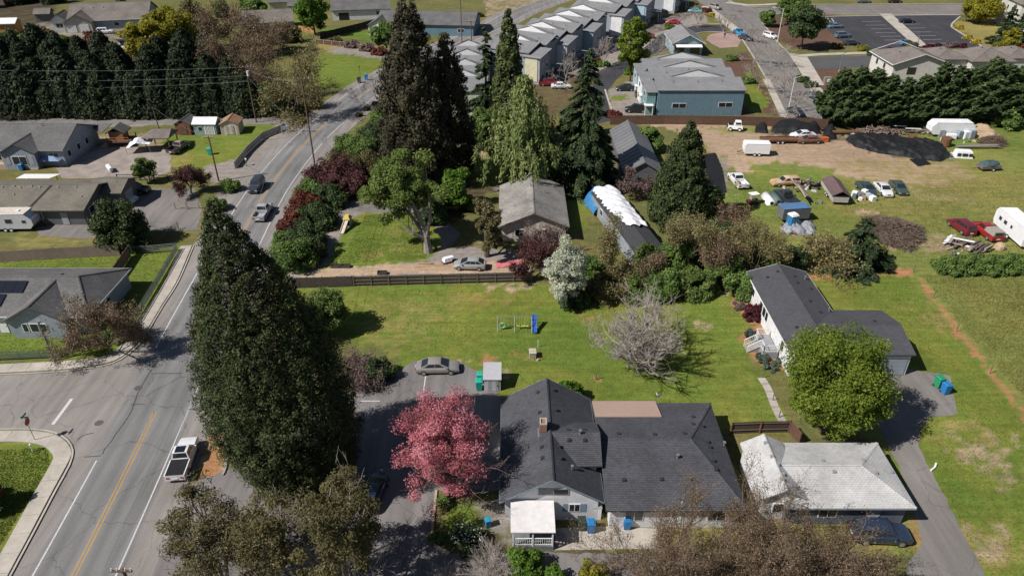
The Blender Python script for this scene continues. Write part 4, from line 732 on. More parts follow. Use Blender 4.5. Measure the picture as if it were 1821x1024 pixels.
# bottom edge
def gum(label, u, vb, h, r, k, rz, n=9000):
    n = int(n * 2.0)
    mb = MB(); cl = []
    for s in range(4):
        a = s * 1.57 + rz; mb.tube([(.35 * math.cos(a), .35 * math.sin(a), -.1), (.9 * math.cos(a), .9 * math.sin(a), h * .45), (1.6 * math.cos(a) * r / 3, 1.6 * math.sin(a) * r / 3, h * .92)], [.17, .13, .05], 6)
        for j in range(15):
            z = h * R.uniform(.38, 1.0); b = a + R.normal(0, .9); L = r * (1.15 - z / h * .55) * R.uniform(.35, 1); e = np.array([math.cos(b) * L, math.sin(b) * L, z + R.uniform(-.2, .5)]); limb(mb, (.9 * math.cos(a), .9 * math.sin(a), z * .8), e, .06, .02, 4); cl.append(e)
    cl = np.array(cl); p, d, kk = clumpy(n, cl, R.uniform(.5, 1.35, len(cl)), .8); V, F = leafquads(p, norm(d + np.array([0, 0, .6])), .12, 2.2); tb = R.random(len(cl))
    t = plant('locust_tree', label, 'tree', G(u, vb), mb, BARKG, [(V, F, np.clip(tb[kk] * .5 + R.random(n) * .5, 0, 1))], LM[k])
    V, F, tips = twigs(h * .95, 1.0, tr=.09, levels=4, kids=(6, 5, 4, 3), z0=.3, l0=.35, rmin=.016); link('twigs', npmesh('twigs', V, F, TWIG), t)
gum('sparse olive-leaved tree left at the bottom, overhanging the white pickup', 398, 1045, 9.2, 3.9, 'olive', .3, 8000)
gum('sparse olive-leaved tree growing in front of the sequoia base', 500, 1050, 9.0, 3.2, 'olive', .9, 6500)
gum('bushy olive-leaved tree standing between sequoia and house driveway', 622, 1042, 10.2, 4.3, 'olive', .0, 14000)
for u, vb, h, sp, lb, kk in ((1175, 1052, 9.4, 1.25, 'bare brown tree at the bottom, below the pale concrete apron', 1), (1320, 1058, 9.6, 1.3, 'bare brown tree at the bottom middle, in front of the long grey roof', 1), (1425, 1064, 8.2, 1.3, 'bare brown tree at the bottom below the white roof', 1), (1250, 1110, 9.5, 1.3, 'nearest bare brown tree on the bottom picture edge', 1), (1525, 1078, 6.2, 1.2, 'lower bare brown tree in front of the dark blue SUV', 1)):
    bare('oak_tree', lb, 'tree', G(u, vb), h * 1.1, sp, TWIGB, buds=True, bm=LM['bud'], bn=10000, bsize=.09, brad=.4, rad_=min(5.4, h * .6), levels=5, kids=(8, 6, 5, 5, 4), tr=.24, z0=.15, l0=.46, rmin=.012)
bare('dead_shrub', 'pale leafless shrub on the bottom edge left of the green bush', 'shrub', G(878, 1022), 2.9, 1.0, TWIG, levels=3, kids=(7, 6, 6), stems=7, tr=.05, up=.3)
bare('dead_shrub', 'small pale antler-like shrub beside the driveway mouth', 'shrub', G(800, 1040), 2.2, 1.0, TWIG, levels=3, kids=(6, 5, 4), stems=4, tr=.05, up=.3)
for u, vb, r, h, k, n, lb in ((830, 968, 1.7, 1.7, 'dark', 4500, 'dark green flowering shrub beside the white porch roof'), (938, 1022, 1.9, 2.8, 'bright', 5500, 'bright green bush at the bottom in front of the porch'), (1050, 1035, 1.4, 2.2, 'yellow', 3200, 'pale yellow-green bush at the bottom below the concrete apron'), (985, 1040, 1.3, 1.7, 'bright', 2600, 'low green bush at the bottom between two taller ones'), (778, 958, .7, .7, 'mid', 1200, 'small leafy clump at the corner of the planted bed'), (790, 898, .8, .8, 'mid', 1300, 'small green bush under the pink blossoms'), (912, 745, 1.0, 1.2, 'mid', 1800, 'small green bush at the left wall of the grey-roofed house')):
    mb_, lf = bush(r, r * .9, h, n, .17, 30, .32); plant('garden_bush', lb, 'bush', G(u, vb), mb_, BARK, lf, LM[k], tname='stem', cname='foliage')
V, F = leafquads(clumpy(220, np.array([[0, 0, 1.3]]), np.array([1.5]), .5)[0], np.tile([0, 0, 1.0], (220, 1)), .12); tag(link('flowers', npmesh('flowers', V, F, LM['white'], np.ones(220) * .9), [o for o in bpy.data.objects if o.get('label', '').startswith('dark green flowering')][0]), kind='stuff')
# dark hedge of conifers along the lane, top left
protos = []
for q in range(4):
    mb_, lf = tufted(R.uniform(8.5, 10.5), 4.2, 6500, .50, lambda t: max(.06, (1 - t) ** .5 * min(1, .9 + t)), 420, 1.0, .3, .12); protos.append((mb_.data('trunk', BARK), leafmesh(lf, LM['hedge'])))
ORD = 'first second third fourth fifth sixth seventh eighth ninth tenth eleventh twelfth thirteenth fourteenth fifteenth sixteenth seventeenth eighteenth'.split()
frow = [(-30, 205), (2, 204), (32, 205), (64, 204), (96, 204), (128, 203), (160, 204), (192, 203), (224, 204), (256, 203), (288, 204), (320, 203), (352, 203), (384, 203), (416, 202), (444, 202)]
brow = [(-20, 178), (30, 176), (80, 178), (130, 175), (180, 177), (230, 175), (280, 176), (330, 174), (380, 175), (425, 176), (0, 152), (55, 150), (110, 152), (165, 148), (220, 146), (275, 142), (340, 140), (395, 150)]
for i, (u, v) in enumerate(frow + brow):
    tmesh, lmesh = protos[i % 4]; x, y = G(u, v); front = i < len(frow); lb = 'dark conifer, %s from the left end of the tall hedge along the lane' % ORD[i] if front else 'dark conifer in the back rows of the tall hedge along the lane'
    t = thing('hedge_conifer', lb, 'tree', (x, y, 0), R.random() * 6, 'tall dark hedge along the lane, front row' if front else 'tall dark hedge along the lane, back rows'); s = random.uniform(.66, 1.0) if front else random.uniform(.72, 1.15); t.scale = (s, s, s * R.uniform(.85, 1.1))
    link('trunk', tmesh, t); link('crown', lmesh, t)
for i, (u, v) in enumerate(((30, 8), (60, 2), (95, 6), (40, 118), (75, 108), (110, 112), (150, 118), (190, 118), (10, 122), (290, 126), (330, 120), (375, 118), (-30, 112), (-25, 15))):
    tmesh, lmesh = protos[(i + 1) % 4]; t = thing('woodland_tree', 'dark tree in the shaded garden woodland behind the hedge, top left', 'tree', (*G(u, v), 0), R.random() * 6, 'dark garden woodland, top left'); s = R.uniform(.7, 1.0); t.scale = (s, s, s); link('trunk', tmesh, t); link('crown', lmesh, t)
for i, (u, v, k, r, h, lb) in enumerate(((165, 78, 'red', 3.2, 3.4, 'rust-red bush in front of the tan-roofed house'), (120, 84, 'mid', 3.0, 3.5, 'green garden bush left of the rust-red bush'), (85, 70, 'olive', 3.0, 3.4, 'olive garden bush beside the gravel yard, top left'), (60, 84, 'mid', 3.5, 4.2, 'green bushy tree behind the hedge near the left edge'), (20, 86, 'dark', 4.0, 5.0, 'dark bushy tree behind the hedge below the orange workshop'), (255, 44, 'yellow', 3.6, 5.0, 'yellow-green bush right of the white van'), (345, 40, 'olive', 4.5, 7.0, 'olive tree at the top behind the yellow-green tree'), (395, 30, 'mid', 4.0, 6.0, 'green tree at the top left of the brown-roofed house'), (520, 75, 'olive', 3.5, 4.5, 'olive bush below the orange garden fence'), (440, 12, 'bright', 4.0, 6.0, 'bright green tree at the very top left of centre'), (220, 22, 'dark', 3.5, 6.0, 'dark tree behind the tan-roofed house end'), (648, 30, 'mid', 3.0, 4.0, 'green bush between the two grey-roofed top houses'), (720, 30, 'mid', 3.0, 4.0, 'green bush beside the tallest conifer top'))):
    mb_, lf = bush(r, r * .9, h, 2600, .42, 34, .3); plant('garden_tree', lb, 'tree', G(u, v), mb_, BARK, lf, LM[k])
bare('vine_thicket', 'bare brown thicket at the left end of the dark hedge', 'shrub', G(45, 208), 3.0, 1.5, TWIGB, levels=3, kids=(6, 5, 5), stems=5, tr=.06, wide=1.4)
xy, h = stand(312, 108, -10); mb_, lf = broad(15, 7.0, 1.2, 9000, .5, 70, .26, .3, top=.8); plant('poplar_tree', 'tall yellow-green tree behind the dark hedge', 'tree', xy, mb_, BARK, lf, LM['yellow'])
mb_, lf = broad(12, 5.0, 1.0, 6000, .45, 50, .28, .3); plant('poplar_tree', 'smaller yellow-green tree beside the small garage', 'tree', G(268, 120), mb_, BARK, lf, LM['yellow'])
bare('alder_tree', 'tall brown bare tree at the right end of the dark hedge, left one', 'tree', G(410, 150), 16.5, 1.1, TWIGB, rad_=7.0, buds=True, bm=LM['bud'], bn=6500, bsize=.26, brad=1.3, levels=5, kids=(7, 5, 4, 4, 3), tr=.25, rmin=.03)
bare('alder_tree', 'brown bare tree at the right end of the dark hedge, middle one', 'tree', G(462, 178), 16.5, 1.1, TWIGB, rad_=7.0, buds=True, bm=LM['bud'], bn=6500, bsize=.26, brad=1.3, levels=5, kids=(7, 5, 4, 4, 3), tr=.25, rmin=.03)
bare('alder_tree', 'brown and olive half-bare tree nearest the road junction', 'tree', G(530, 205), 16.5, 1.1, TWIGB, rad_=8.0, buds=True, bm=LM['budo'], bn=9500, bsize=.28, brad=1.4, levels=5, kids=(7, 5, 4, 4, 3), tr=.28, rmin=.03)
for u, v, hh, lb in ((362, 92, 12, 'bare brown tree behind the hedge, beside the yellow-green tree'), (412, 84, 13, 'bare brown tree behind the hedge, second from the yellow-green tree'), (455, 100, 12, 'bare brown tree in the gap above the junction grass'), (500, 92, 9, 'small bare brown tree below the orange garden fence')):
    bare('alder_tree', lb, 'tree', G(u, v), hh, 1.1, TWIGB, rad_=hh * .45, buds=True, bm=LM['bud'], bn=4500, bsize=.28, brad=1.3, levels=4, kids=(7, 5, 5, 4), tr=.22, rmin=.035)
mb_, lf = bush(2.0, 2.0, 3.6, 4500, .2, 40, .3); plant('garden_bush', 'rust-red bush at the left picture edge on the near corner lawn', 'bush', G(-26, 905), mb_, BARK, lf, LM['red'])
mb_, lf = bush(6.5, 5, 7.0, 7000, .5, 55, .3); plant('dark_bush', 'dark green undergrowth below the half-bare trees at the junction', 'bush', G(480, 200), mb_, BARK, lf, LM['dark'])
for u, v, h, r, k, lb in ((560, 62, 12.5, 5.0, 'bright', 'bright green leafy tree beside the wooden garden fence, top'), (455, 40, 7, 4.0, 'mid', 'green tree at the top left of the garden fence'), (688, 92, 8, 3.6, 'mid', 'green tree left of the tall redwood beside the gravel path')):
    mb_, lf = broad(h, r, 1.0, 6000, .5, 45, .3, .25); plant('leafy_tree', lb, 'tree', G(u, v), mb_, BARK, lf, LM[k])
for i, (u, v) in enumerate(((598, 78), (628, 84), (655, 90), (676, 97))):
    mb_, lf = bush(2.4, 2.0, 1.9, 1100, .42, 20, .34); plant('path_shrub', 'rusty green shrub along the wall by the gravel path, %s' % ('first', 'second', 'third', 'fourth')[i] + ' from the left', 'shrub', G(u, v), mb_, BARK, lf, LM[('olive', 'mauve', 'mauve', 'red')[i]], group='shrubs by the gravel path')
# far right: cypress hedge leaning in the wind
cyp = []
for q in range(3):
    mb_, lf = conifer(14.0, 4.1, 14000, .40, .02, .72, -.05, 170, .3, 3.0, .28, .03, wind=(1.6, .3), rise=.75); cyp.append((mb_.data('trunk', BARK), leafmesh(lf, LM['cypress'])))
for i, (u, v, s) in enumerate(((1478, 222, .88), (1506, 224, .9), (1534, 222, .92), (1562, 224, .86), (1592, 222, .78), (1620, 222, .8), (1648, 221, .92), (1676, 221, .95), (1704, 220, .9), (1732, 219, .98), (1760, 220, .92), (1788, 218, .9), (1815, 215, .85), (1845, 214, .9))):
    t = thing('cypress_tree', 'dark green wind-swept cypress above the junk yard, %s from the left end of its hedge' % ORD[i], 'tree', (*G(u, v), 0), R.normal(0, .5), 'wind-swept cypress hedge'); t.scale = (s, s, s * R.uniform(.88, 1.0)); link('trunk', cyp[i % 3][0], t); link('crown', cyp[i % 3][1], t)
mb_, lf = bush(3.2, 2.8, 3.6, 3500, .4, 35, .3); plant('green_shrub', 'light green shrub at the foot of the cypress hedge near the picture edge', 'shrub', G(1790, 228), mb_, BARK, lf, LM['mid'])
for u, v, h, r, k, lb in ((1740, 42, 9, 6.2, 'yellow', 'yellow-green round tree beyond the far car park'), (1424, 88, 12, 5.4, 'dark', 'dark evergreen tree beside the white street lamp'), (1404, 45, 11, 5.0, 'mid', 'green tree at the far street corner'), (1362, 48, 5, 2.5, 'mid', 'small green tree at the street corner kerb'), (1780, 112, 9, 3.0, 'yellow', 'pale yellow-green tree behind the tan apartment roofs'), (1120, 145, 15.5, 4.0, 'maple', 'slender yellow-green tree between the town houses'), (1812, 122, 6, 3.5, 'red', 'orange-brown tree at the far picture edge')):
    mb_, lf = broad(h, r, .6 if h < 12 else 2.0, 6000, .5, 50, .28, .22, top=.6 if h > 13 else .85); plant('street_tree', lb, 'tree', G(u, v), mb_, BARK, lf, LM[k])
for u, v, h, lb in ((1782, 80, 11, 'dark conifer in front of the pale apartment block, left one'), (1800, 90, 10, 'dark conifer in front of the pale apartment block, near one')):
    mb_, lf = conifer(h, 4.0, 4500, .6, .03, .75, .25, 70, .3); plant('fir_tree', lb, 'tree', G(u, v), mb_, BARK, lf, LM['fir'])
sp0 = None
for i, (u, v, h) in enumerate(((1163, 108, 8), (1072, 122, 8), (1005, 150, 8), (1285, 62, 7), (1348, 160, 7), (1370, 120, 8), (1340, 112, 6), (1392, 175, 9), (1410, 205, 8), (1335, 75, 6), (1240, 50, 7))):
    lb = ('by the town houses, middle', 'by the town houses, left', 'behind the spruce by the town houses', 'behind the pavilion', 'beside the blue town houses', 'along the cross street kerb', 'beside the paved forecourt', 'at the lower cross street lamp', 'at the end of the cross street by the yard fence', 'by the blue pickup', 'beside the town lane end')[i]
    bare('street_tree', 'slender leafless street tree ' + lb, 'tree', G(u, v), h, 1.0, TWIG, levels=4, kids=(6, 5, 4, 3), tr=.09, z0=.22, rmin=.03)
for i, (u, v, k, lb) in enumerate(((1532, 90, 'yellow', 'rounded yellow-green shrub by the car park edge'), (1486, 86, 'olive', 'olive shrub left end of the car park planting'), (1620, 84, 'olive', 'olive shrub hiding the blue car'), (1300, 108, 'mid', 'shrub by the mulch bank'), (1330, 148, 'mid', 'shrub at the blue town houses corner'), (1120, 132, 'bright', 'bright green shrub at the foot of the slender tree'), (1138, 135, 'mid', 'green shrub behind the black car'), (1090, 208, 'red', 'red shrub at the yard fence below the town houses'), (1140, 172, 'olive', 'shrub in the town house drive bed'), (1058, 112, 'red', 'orange-red shrub below the town houses'), (1072, 118, 'bright', 'small bright green hedge on the town house lawn'), (1190, 52, 'bright', 'small green hedge beside the red car'), (1256, 22, 'red', 'dark red shrub by the teal car'), (1264, 30, 'gold', 'yellow shrub by the street wall'), (1210, 58, 'mid', 'small green shrub beside the pavilion'), (1425, 145, 'dark', 'dark clipped hedge by the cross street'), (1440, 155, 'dark', 'second dark clipped hedge by the cross street'), (850, 30, 'olive', 'rounded shrub beside the far road'), (838, 34, 'olive', 'second rounded shrub beside the far road'), (1720, 70, 'gold', 'yellow flowering clump on the car park bank'), (1705, 52, 'gold', 'yellow flowering clump at the car park corner'), (1735, 78, 'gold', 'yellow flowering clump lowest on the bank'), (1550, 98, 'dark', 'dark small shrub under the car park'), (1580, 92, 'maroon', 'maroon small shrub under the car park, left'), (1650, 86, 'maroon', 'maroon small shrub under the car park, middle'), (1665, 85, 'maroon', 'maroon small shrub under the car park, right'), (1690, 84, 'mauve', 'brownish small shrub under the car park'), (1710, 85, 'maroon', 'maroon small shrub under the car park, far right'), (1505, 150, 'dark', 'dark low shrub by the electrical box'))):
    s = 2.0 if k not in ('gold', 'maroon') else 1.3; mb_, lf = bush(s, s * .85, s * .8, 900, .42, 14, .36); plant('far_shrub', lb, 'shrub', G(u, v), mb_, BARK, lf, LM[k])

# ================================================================== GRASS TUFTS (uncountable cover)
def tufts(name, polys, n, size, lm, z=0.0, avoid=()):
    P = []
    for px in polys:
        poly = GS(px); xs_ = [q[0] for q in poly]; ys_ = [q[1] for q in poly]; m = int(n / len(polys)); X = R.uniform(min(xs_), max(xs_), m * 3); Y = R.uniform(min(ys_), max(ys_), m * 3); k = inside(X, Y, poly) & (R.random(len(X)) < .25 + .75 * vnoise(X, Y, 3.0, 77))
        for av in avoid: k &= ~inside(X, Y, GS(av))
        P.append(np.stack([X[k], Y[k]], 1)[:m])
    P = np.concatenate(P); c = np.concatenate([P, np.full((len(P), 1), size * .28)], 1); V, F = leafquads(c, np.tile([0, 0, .45], (len(P), 1)), size, 1.4, 1.0, norm(rvec(len(P)) * .7 + np.array([0, 0, 1.0]))); V[:, 2] = np.maximum(V[:, 2], -.02)
    tag(link(name, npmesh(name, V, F, lm, R.random(len(P)))), kind='stuff', label='short grass tufts growing on the open ground')
LG = leafmat('grass_tuft', (.085, .125, .018), (.125, .168, .026), (.19, .21, .05), .4); LD = leafmat('dry_grass_tuft', (.13, .14, .036), (.185, .19, .052), (.28, .255, .10), .4)
tufts('grass', [[(560, 520), (930, 508), (1050, 536), (1320, 520), (1335, 640), (1390, 750), (1300, 740), (900, 700), (850, 640), (730, 630)], [(0, 455), (205, 455), (240, 440), (310, 445), (250, 590), (100, 628), (0, 630)], [(600, 470), (650, 382), (745, 380), (770, 430), (755, 460)], [(0, 800), (85, 795), (88, 830), (0, 970)], [(1640, 752), (1705, 742), (1690, 680), (1610, 650), (1470, 495), (1612, 490), (1700, 595), (1830, 770), (1950, 1100), (1790, 1100), (1670, 850)]], 40000, .12, LG)
tufts('meadow_grass', [[(1640, 490), (1821, 490), (1900, 800), (1720, 590)], [(1280, 330), (1500, 320), (1640, 330), (1821, 300), (1821, 460), (1650, 470), (1560, 450), (1340, 400)]], 28000, .15, LD)
# ================================================================== BUILDINGS
SH_DARK = shingle('charcoal_shingles', (.078, .079, .090), (.056, .058, .067)); SH_GREY = shingle('grey_shingles', (.15, .145, .145), (.115, .112, .112)); SH_SLATE = shingle('dark_slate_shingles', (.080, .080, .090), (.062, .062, .070), streak=.12)
SH_WHITE = shingle('whitened_shingles', (.43, .425, .42), (.40, .395, .39), streak=.24, mort=.78); SH_OLIVE = shingle('olive_shingles', (.175, .160, .130), (.145, .132, .108)); SH_OLD = shingle('weathered_shingles', (.28, .265, .245), (.21, .20, .185), streak=.4)
SH_TAN = shingle('tan_shingles', (.20, .175, .155), (.16, .14, .125)); SH_TOWN = shingle('town_grey_shingles', (.235, .235, .242), (.195, .195, .20), streak=.15)
W_WHITE = siding('white_siding', (.66, .66, .68)); W_GREY = siding('grey_siding', (.27, .29, .32)); W_BLUEG = siding('blue_grey_siding', (.30, .33, .38)); W_TAN = siding('tan_siding', (.45, .42, .37)); W_BLUE = siding('blue_siding', (.13, .215, .27)); W_TEAL = siding('teal_siding', (.16, .27, .28), vertical=True)
W_CREAM = siding('cream_siding', (.55, .52, .36)); W_GREYV = siding('grey_board_siding', (.36, .37, .39), vertical=True, pitch=.4); W_DARK = siding('dark_grey_siding', (.13, .13, .135)); W_RED = siding('red_barn_boards', (.17, .06, .035), vertical=True); W_BEIGE = siding('beige_boards', (.46, .41, .36), vertical=True, pitch=.5); W_LBLUE = siding('pale_blue_siding', (.30, .40, .45)); W_PALE = siding('pale_green_siding', (.45, .50, .38), vertical=True)
BRICK = mat('chimney_brick', (.27, .15, .10), (.18, .10, .07), 5, .9, .4); METAL_R = mat('ribbed_metal_roof', (.20, .20, .205), (.15, .15, .155), 2, .5, .2, metal=.3); TARP_W = mat('white_tarp', (.72, .72, .74), (.56, .56, .60), 1.4, .6, 1.0, bscale=2.4)
BLUE_T = mat('blue_tarp', (.05, .19, .38), (.03, .12, .27), 2, .5, .6, bscale=2); ROLL = mat('tan_rolled_roofing', (.36, .26, .21), (.31, .22, .18), 5, .9, .1, wob=.1)
def wdist(a, b): return math.hypot(b[0] - a[0], b[1] - a[1])
def perp(a, b, c):
    L = wdist(a, b); return abs((b[0] - a[0]) * (c[1] - a[1]) - (b[1] - a[1]) * (c[0] - a[0])) / L
def sidebox(mb, side, L, D, over, s, z, wd, h, d0, d1):
    """box on a wall: s = centre along the wall seen from outside, from depth d0 to d1 proud of it"""
    P = []
    for d in (d0, d1):
        for ss, zz in ((s - wd / 2, z), (s + wd / 2, z), (s + wd / 2, z + h), (s - wd / 2, z + h)):
            P.append({'f': (ss, over - d, zz), 'b': (L - ss, D - over + d, zz), 'l': (over - d, D - ss, zz), 'r': (L - over + d, ss, zz)}[side])
    return mb.add(P, [(4, 5, 6, 7), (3, 2, 1, 0), (0, 1, 5, 4), (1, 2, 6, 5), (2, 3, 7, 6), (3, 0, 4, 7)])
def openings(t, L, D, over, wins, frame=WHITE):
    for wn in wins:
        side, s, z, wd, h, kind = wn[:6]; m = wn[6] if len(wn) > 6 else None
        if kind in ('win', 'win2'):
            f = sidebox(MB(), side, L, D, over, s, z, wd, h, -.02, .05).build('window', m or frame, t); n = 2 if kind == 'win2' else 1; pw = (wd - .08 * (n + 1)) / n
            for k in range(n): sidebox(MB(), side, L, D, over, s - wd / 2 + .08 + pw / 2 + k * (pw + .08), z + .08, pw, h - .16, .03, .062).build('pane', GLASS, f)
        elif kind == 'door':
            f = sidebox(MB(), side, L, D, over, s, z, wd, h, -.02, .06).build('door', m or WHITE, t); sidebox(MB(), side, L, D, over, s + wd * .35, z + h * .45, .08, .08, .06, .10).build('handle', STEEL, f)
        elif kind == 'garage':
            f = sidebox(MB(), side, L, D, over, s, z, wd, h, -.02, .05).build('garage_door', m or WHITE, t)
            for k in range(4): sidebox(MB(), side, L, D, over, s, z + .06 + k * h / 4, wd - .12, h / 4 - .08, .05, .07).build('panel', m or WHITE, f)
        elif kind == 'panel': sidebox(MB(), side, L, D, over, s, z, wd, h, -.02, .06).build('wall_panel', m or WHITE, t)
        elif kind == 'shutter': sidebox(MB(), side, L, D, over, s, z, wd, h, -.02, .04).build('shutter', m or TRIMG, t)
def roofz(x, y, L, D, ze, zr, axis, hip):
    if axis == 'y': x, y, L, D = y, x, D, L
    k = (zr - ze) / (D / 2); z = ze + k * min(y, D - y)
    if hip[0]: z = min(z, ze + (zr - ze) * x / hip[0])
    if hip[1]: z = min(z, ze + (zr - ze) * (L - x) / hip[1])
    return z
def roof_mesh(L, D, ze, zr, axis='x', hip=(0, 0), t=.16):
    sw = axis == 'y'
    if sw: L, D = D, L
    T = [(0, 0, ze), (L, 0, ze), (L, D, ze), (0, D, ze), (hip[0], D / 2, zr), (L - hip[1], D / 2, zr)]; n = 6
    V = T + [(x, y, z - t) for x, y, z in T]; Fs = [(0, 1, 5, 4), (2, 3, 4, 5), (7, 6, 10, 11), (9, 8, 11, 10), (0, 6, 7, 1), (2, 8, 9, 3)]
    Fs += [(3, 0, 4), (6, 9, 10), (3, 9, 6, 0)] if hip[0] else [(0, 4, 10, 6), (4, 3, 9, 10)]
    Fs += [(1, 2, 5), (8, 7, 11), (1, 7, 8, 2)] if hip[1] else [(5, 1, 7, 11), (2, 5, 11, 8)]
    if sw: V = [(y, x, z) for x, y, z in V]; Fs = [f[::-1] for f in Fs]
    mb = MB(); mb.add(V, Fs); return mb
def wall_mesh(L, D, ze, zr, axis='x', hip=(0, 0), over=.45, t=.16, z0=0):
    sw = axis == 'y'
    if sw: L, D = D, L
    k = (zr - ze) / (D / 2); zw = ze + k * over - t - .01; a, b = over, L - over; c, d = over, D - over; e0 = 0 if hip[0] else 1; e1 = 0 if hip[1] else 1
    zh0 = zw if e0 else ze - t - .01; zr_ = zr - t - .01
    if not e0 or not e1: zw = min(zw, ze + min([(zr - ze) * over / h for h in hip if h] + [9]) - t - .01)
    V = [(a, c, z0), (b, c, z0), (b, d, z0), (a, d, z0), (a, c, zw), (b, c, zw), (b, d, zw), (a, d, zw)]; Fs = [(3, 2, 1, 0), (0, 1, 5, 4), (2, 3, 7, 6)]
    if e0: V.append((a, D / 2, zr_)); Fs.append((3, 0, 4, len(V) - 1, 7)); i0 = len(V) - 1
    else: Fs.append((3, 0, 4, 7))
    if e1: V.append((b, D / 2, zr_)); Fs.append((1, 2, 6, len(V) - 1, 5))
    else: Fs.append((1, 2, 6, 5))
    if sw: V = [(y, x, z) for x, y, z in V]; Fs = [f[::-1] for f in Fs]
    mb = MB(); mb.add(V, Fs); return mb
VENT = flat('roof_vent_metal', (.03, .03, .033), .6); VENTG = flat('grey_vent', (.25, .25, .26), .6)
def vents(t, pts, L, D, ze, zr, axis, hip, m=VENT, dx=0, dy=0, size=.34):
    for p in pts:
        x, y = p[0], p[1]; z = roofz(x, y, L, D, ze, zr, axis, hip)
        mb = MB()
        if len(p) > 2 and p[2] == 'pipe': mb.tube([(0, 0, -.1), (0, 0, .45)], .07, 7); mb.box(0, 0, .36, .22, .22, .12); o = mb.build('vent_pipe', STEEL, t)
        else: mb.box(0, 0, -.06, size, size, .2, 0, 0, .8, .8); o = mb.build('roof_vent', m, t)
        o.location = (x + dx, y + dy, z)
def ridge(rf, L, D, ze, zr, axis, hip, rm, wd=.16):
    """cap shingles along the ridge and hips"""
    sw = axis == 'y'; L_, D_ = (D, L) if sw else (L, D); r0, r1 = (hip[0], D_ / 2, zr), (L_ - hip[1], D_ / 2, zr); seg = [(r0, r1)]
    if hip[0]: seg += [((0, 0, ze), r0), ((0, D_, ze), r0)]
    if hip[1]: seg += [((L_, 0, ze), r1), ((L_, D_, ze), r1)]
    mb = MB()
    for a, b in seg:
        a, b = Vector(a), Vector(b)
        if sw: a, b = Vector((a.y, a.x, a.z)), Vector((b.y, b.x, b.z))
        n = max(2, int((b - a).length / .32)); d = (b - a).normalized(); s = d.cross(Vector((0, 0, 1))).normalized() * wd; k = (zr - ze) / (D_ / 2) * wd * .55
        for i in range(n):
            p0, p1 = a.lerp(b, i / n), a.lerp(b, (i + 1) / n); u0, u1 = Vector((0, 0, .055)), Vector((0, 0, .03)); lo = Vector((0, 0, k - .02))
            mb.add([tuple(p0 - s - lo), tuple(p0 + u0), tuple(p0 + s - lo), tuple(p1 - s - lo), tuple(p1 + u1), tuple(p1 + s - lo)], [(0, 1, 4, 3), (1, 2, 5, 4), (0, 2, 1)])
    mb.build('ridge_cap', rm, rf)
def house(name, label, cat, A, B, D, ze, zr, axis='x', hip=(0, 0), over=.45, wm=W_WHITE, rm=SH_DARK, wins=(), vn=(), z0=0, group=None, fascia=None, t=.16, vm=VENT, frame=WHITE):
    L = wdist(A, B); th = thing(name, label, cat, (A[0], A[1], 0), math.atan2(B[1] - A[1], B[0] - A[0]), group)
    wall_mesh(L, D, ze, zr, axis, hip, over, t, z0).build('wall', wm, th); rf = roof_mesh(L, D, ze, zr, axis, hip, t).build('roof', rm, th)
    if fascia:
        mb = MB(); s = .035
        mb.box(L / 2, -s / 2, ze - t - .03, L + 2 * s, s, t + .02); mb.box(L / 2, D + s / 2, ze - t - .03, L + 2 * s, s, t + .02)
        if axis == 'x' and hip[1] or axis == 'y': mb.box(L + s / 2, D / 2, ze - t - .03, s, D, t + .02)
        if axis == 'x' and hip[0] or axis == 'y': mb.box(-s / 2, D / 2, ze - t - .03, s, D, t + .02)
        if axis == 'y':
            mb = MB(); mb.box(L + s / 2, D / 2, ze - t - .03, s, D, t + .02); mb.box(-s / 2, D / 2, ze - t - .03, s, D, t + .02)
            for y in (-s / 2, D + s / 2):
                for q in (0, 1):
                    x0 = 0 if q == 0 else L; P = [(x0, ze - t), (L / 2, zr - t), (L / 2, zr + .01), (x0, ze + .01)]; V = [(a, y + e, z) for e in (-s / 2, s / 2) for a, z in P]
                    mb.add(V, [(0, 1, 2, 3), (7, 6, 5, 4), (0, 4, 5, 1), (2, 6, 7, 3), (1, 5, 6, 2), (3, 7, 4, 0)])
        mb.build('fascia', fascia, rf)
    openings(th, L, D, over, wins, frame); vents(rf, vn, L, D, ze, zr, axis, hip, vm); ridge(rf, L, D, ze, zr, axis, hip, rm)
    return th
def sub(parent, x, y, L, D, ze, zr, axis, hip, over, wm, rm, wins=(), vn=(), z0=0, t=.16, fascia=None, vm=VENT):
    """a wing of a building: wall and roof at local (x, y)"""
    wo = wall_mesh(L, D, ze, zr, axis, hip, over, t, z0).build('wall', wm, parent); wo.location = (x, y, 0); ro = roof_mesh(L, D, ze, zr, axis, hip, t).build('roof', rm, parent); ro.location = (x, y, 0)
    n0 = set(parent.children); openings(parent, L, D, over, wins)
    for o in parent.children:
        if o not in n0: o.location = (x, y, 0)
    vents(ro, vn, L, D, ze, zr, axis, hip, vm); ridge(ro, L, D, ze, zr, axis, hip, rm); return ro
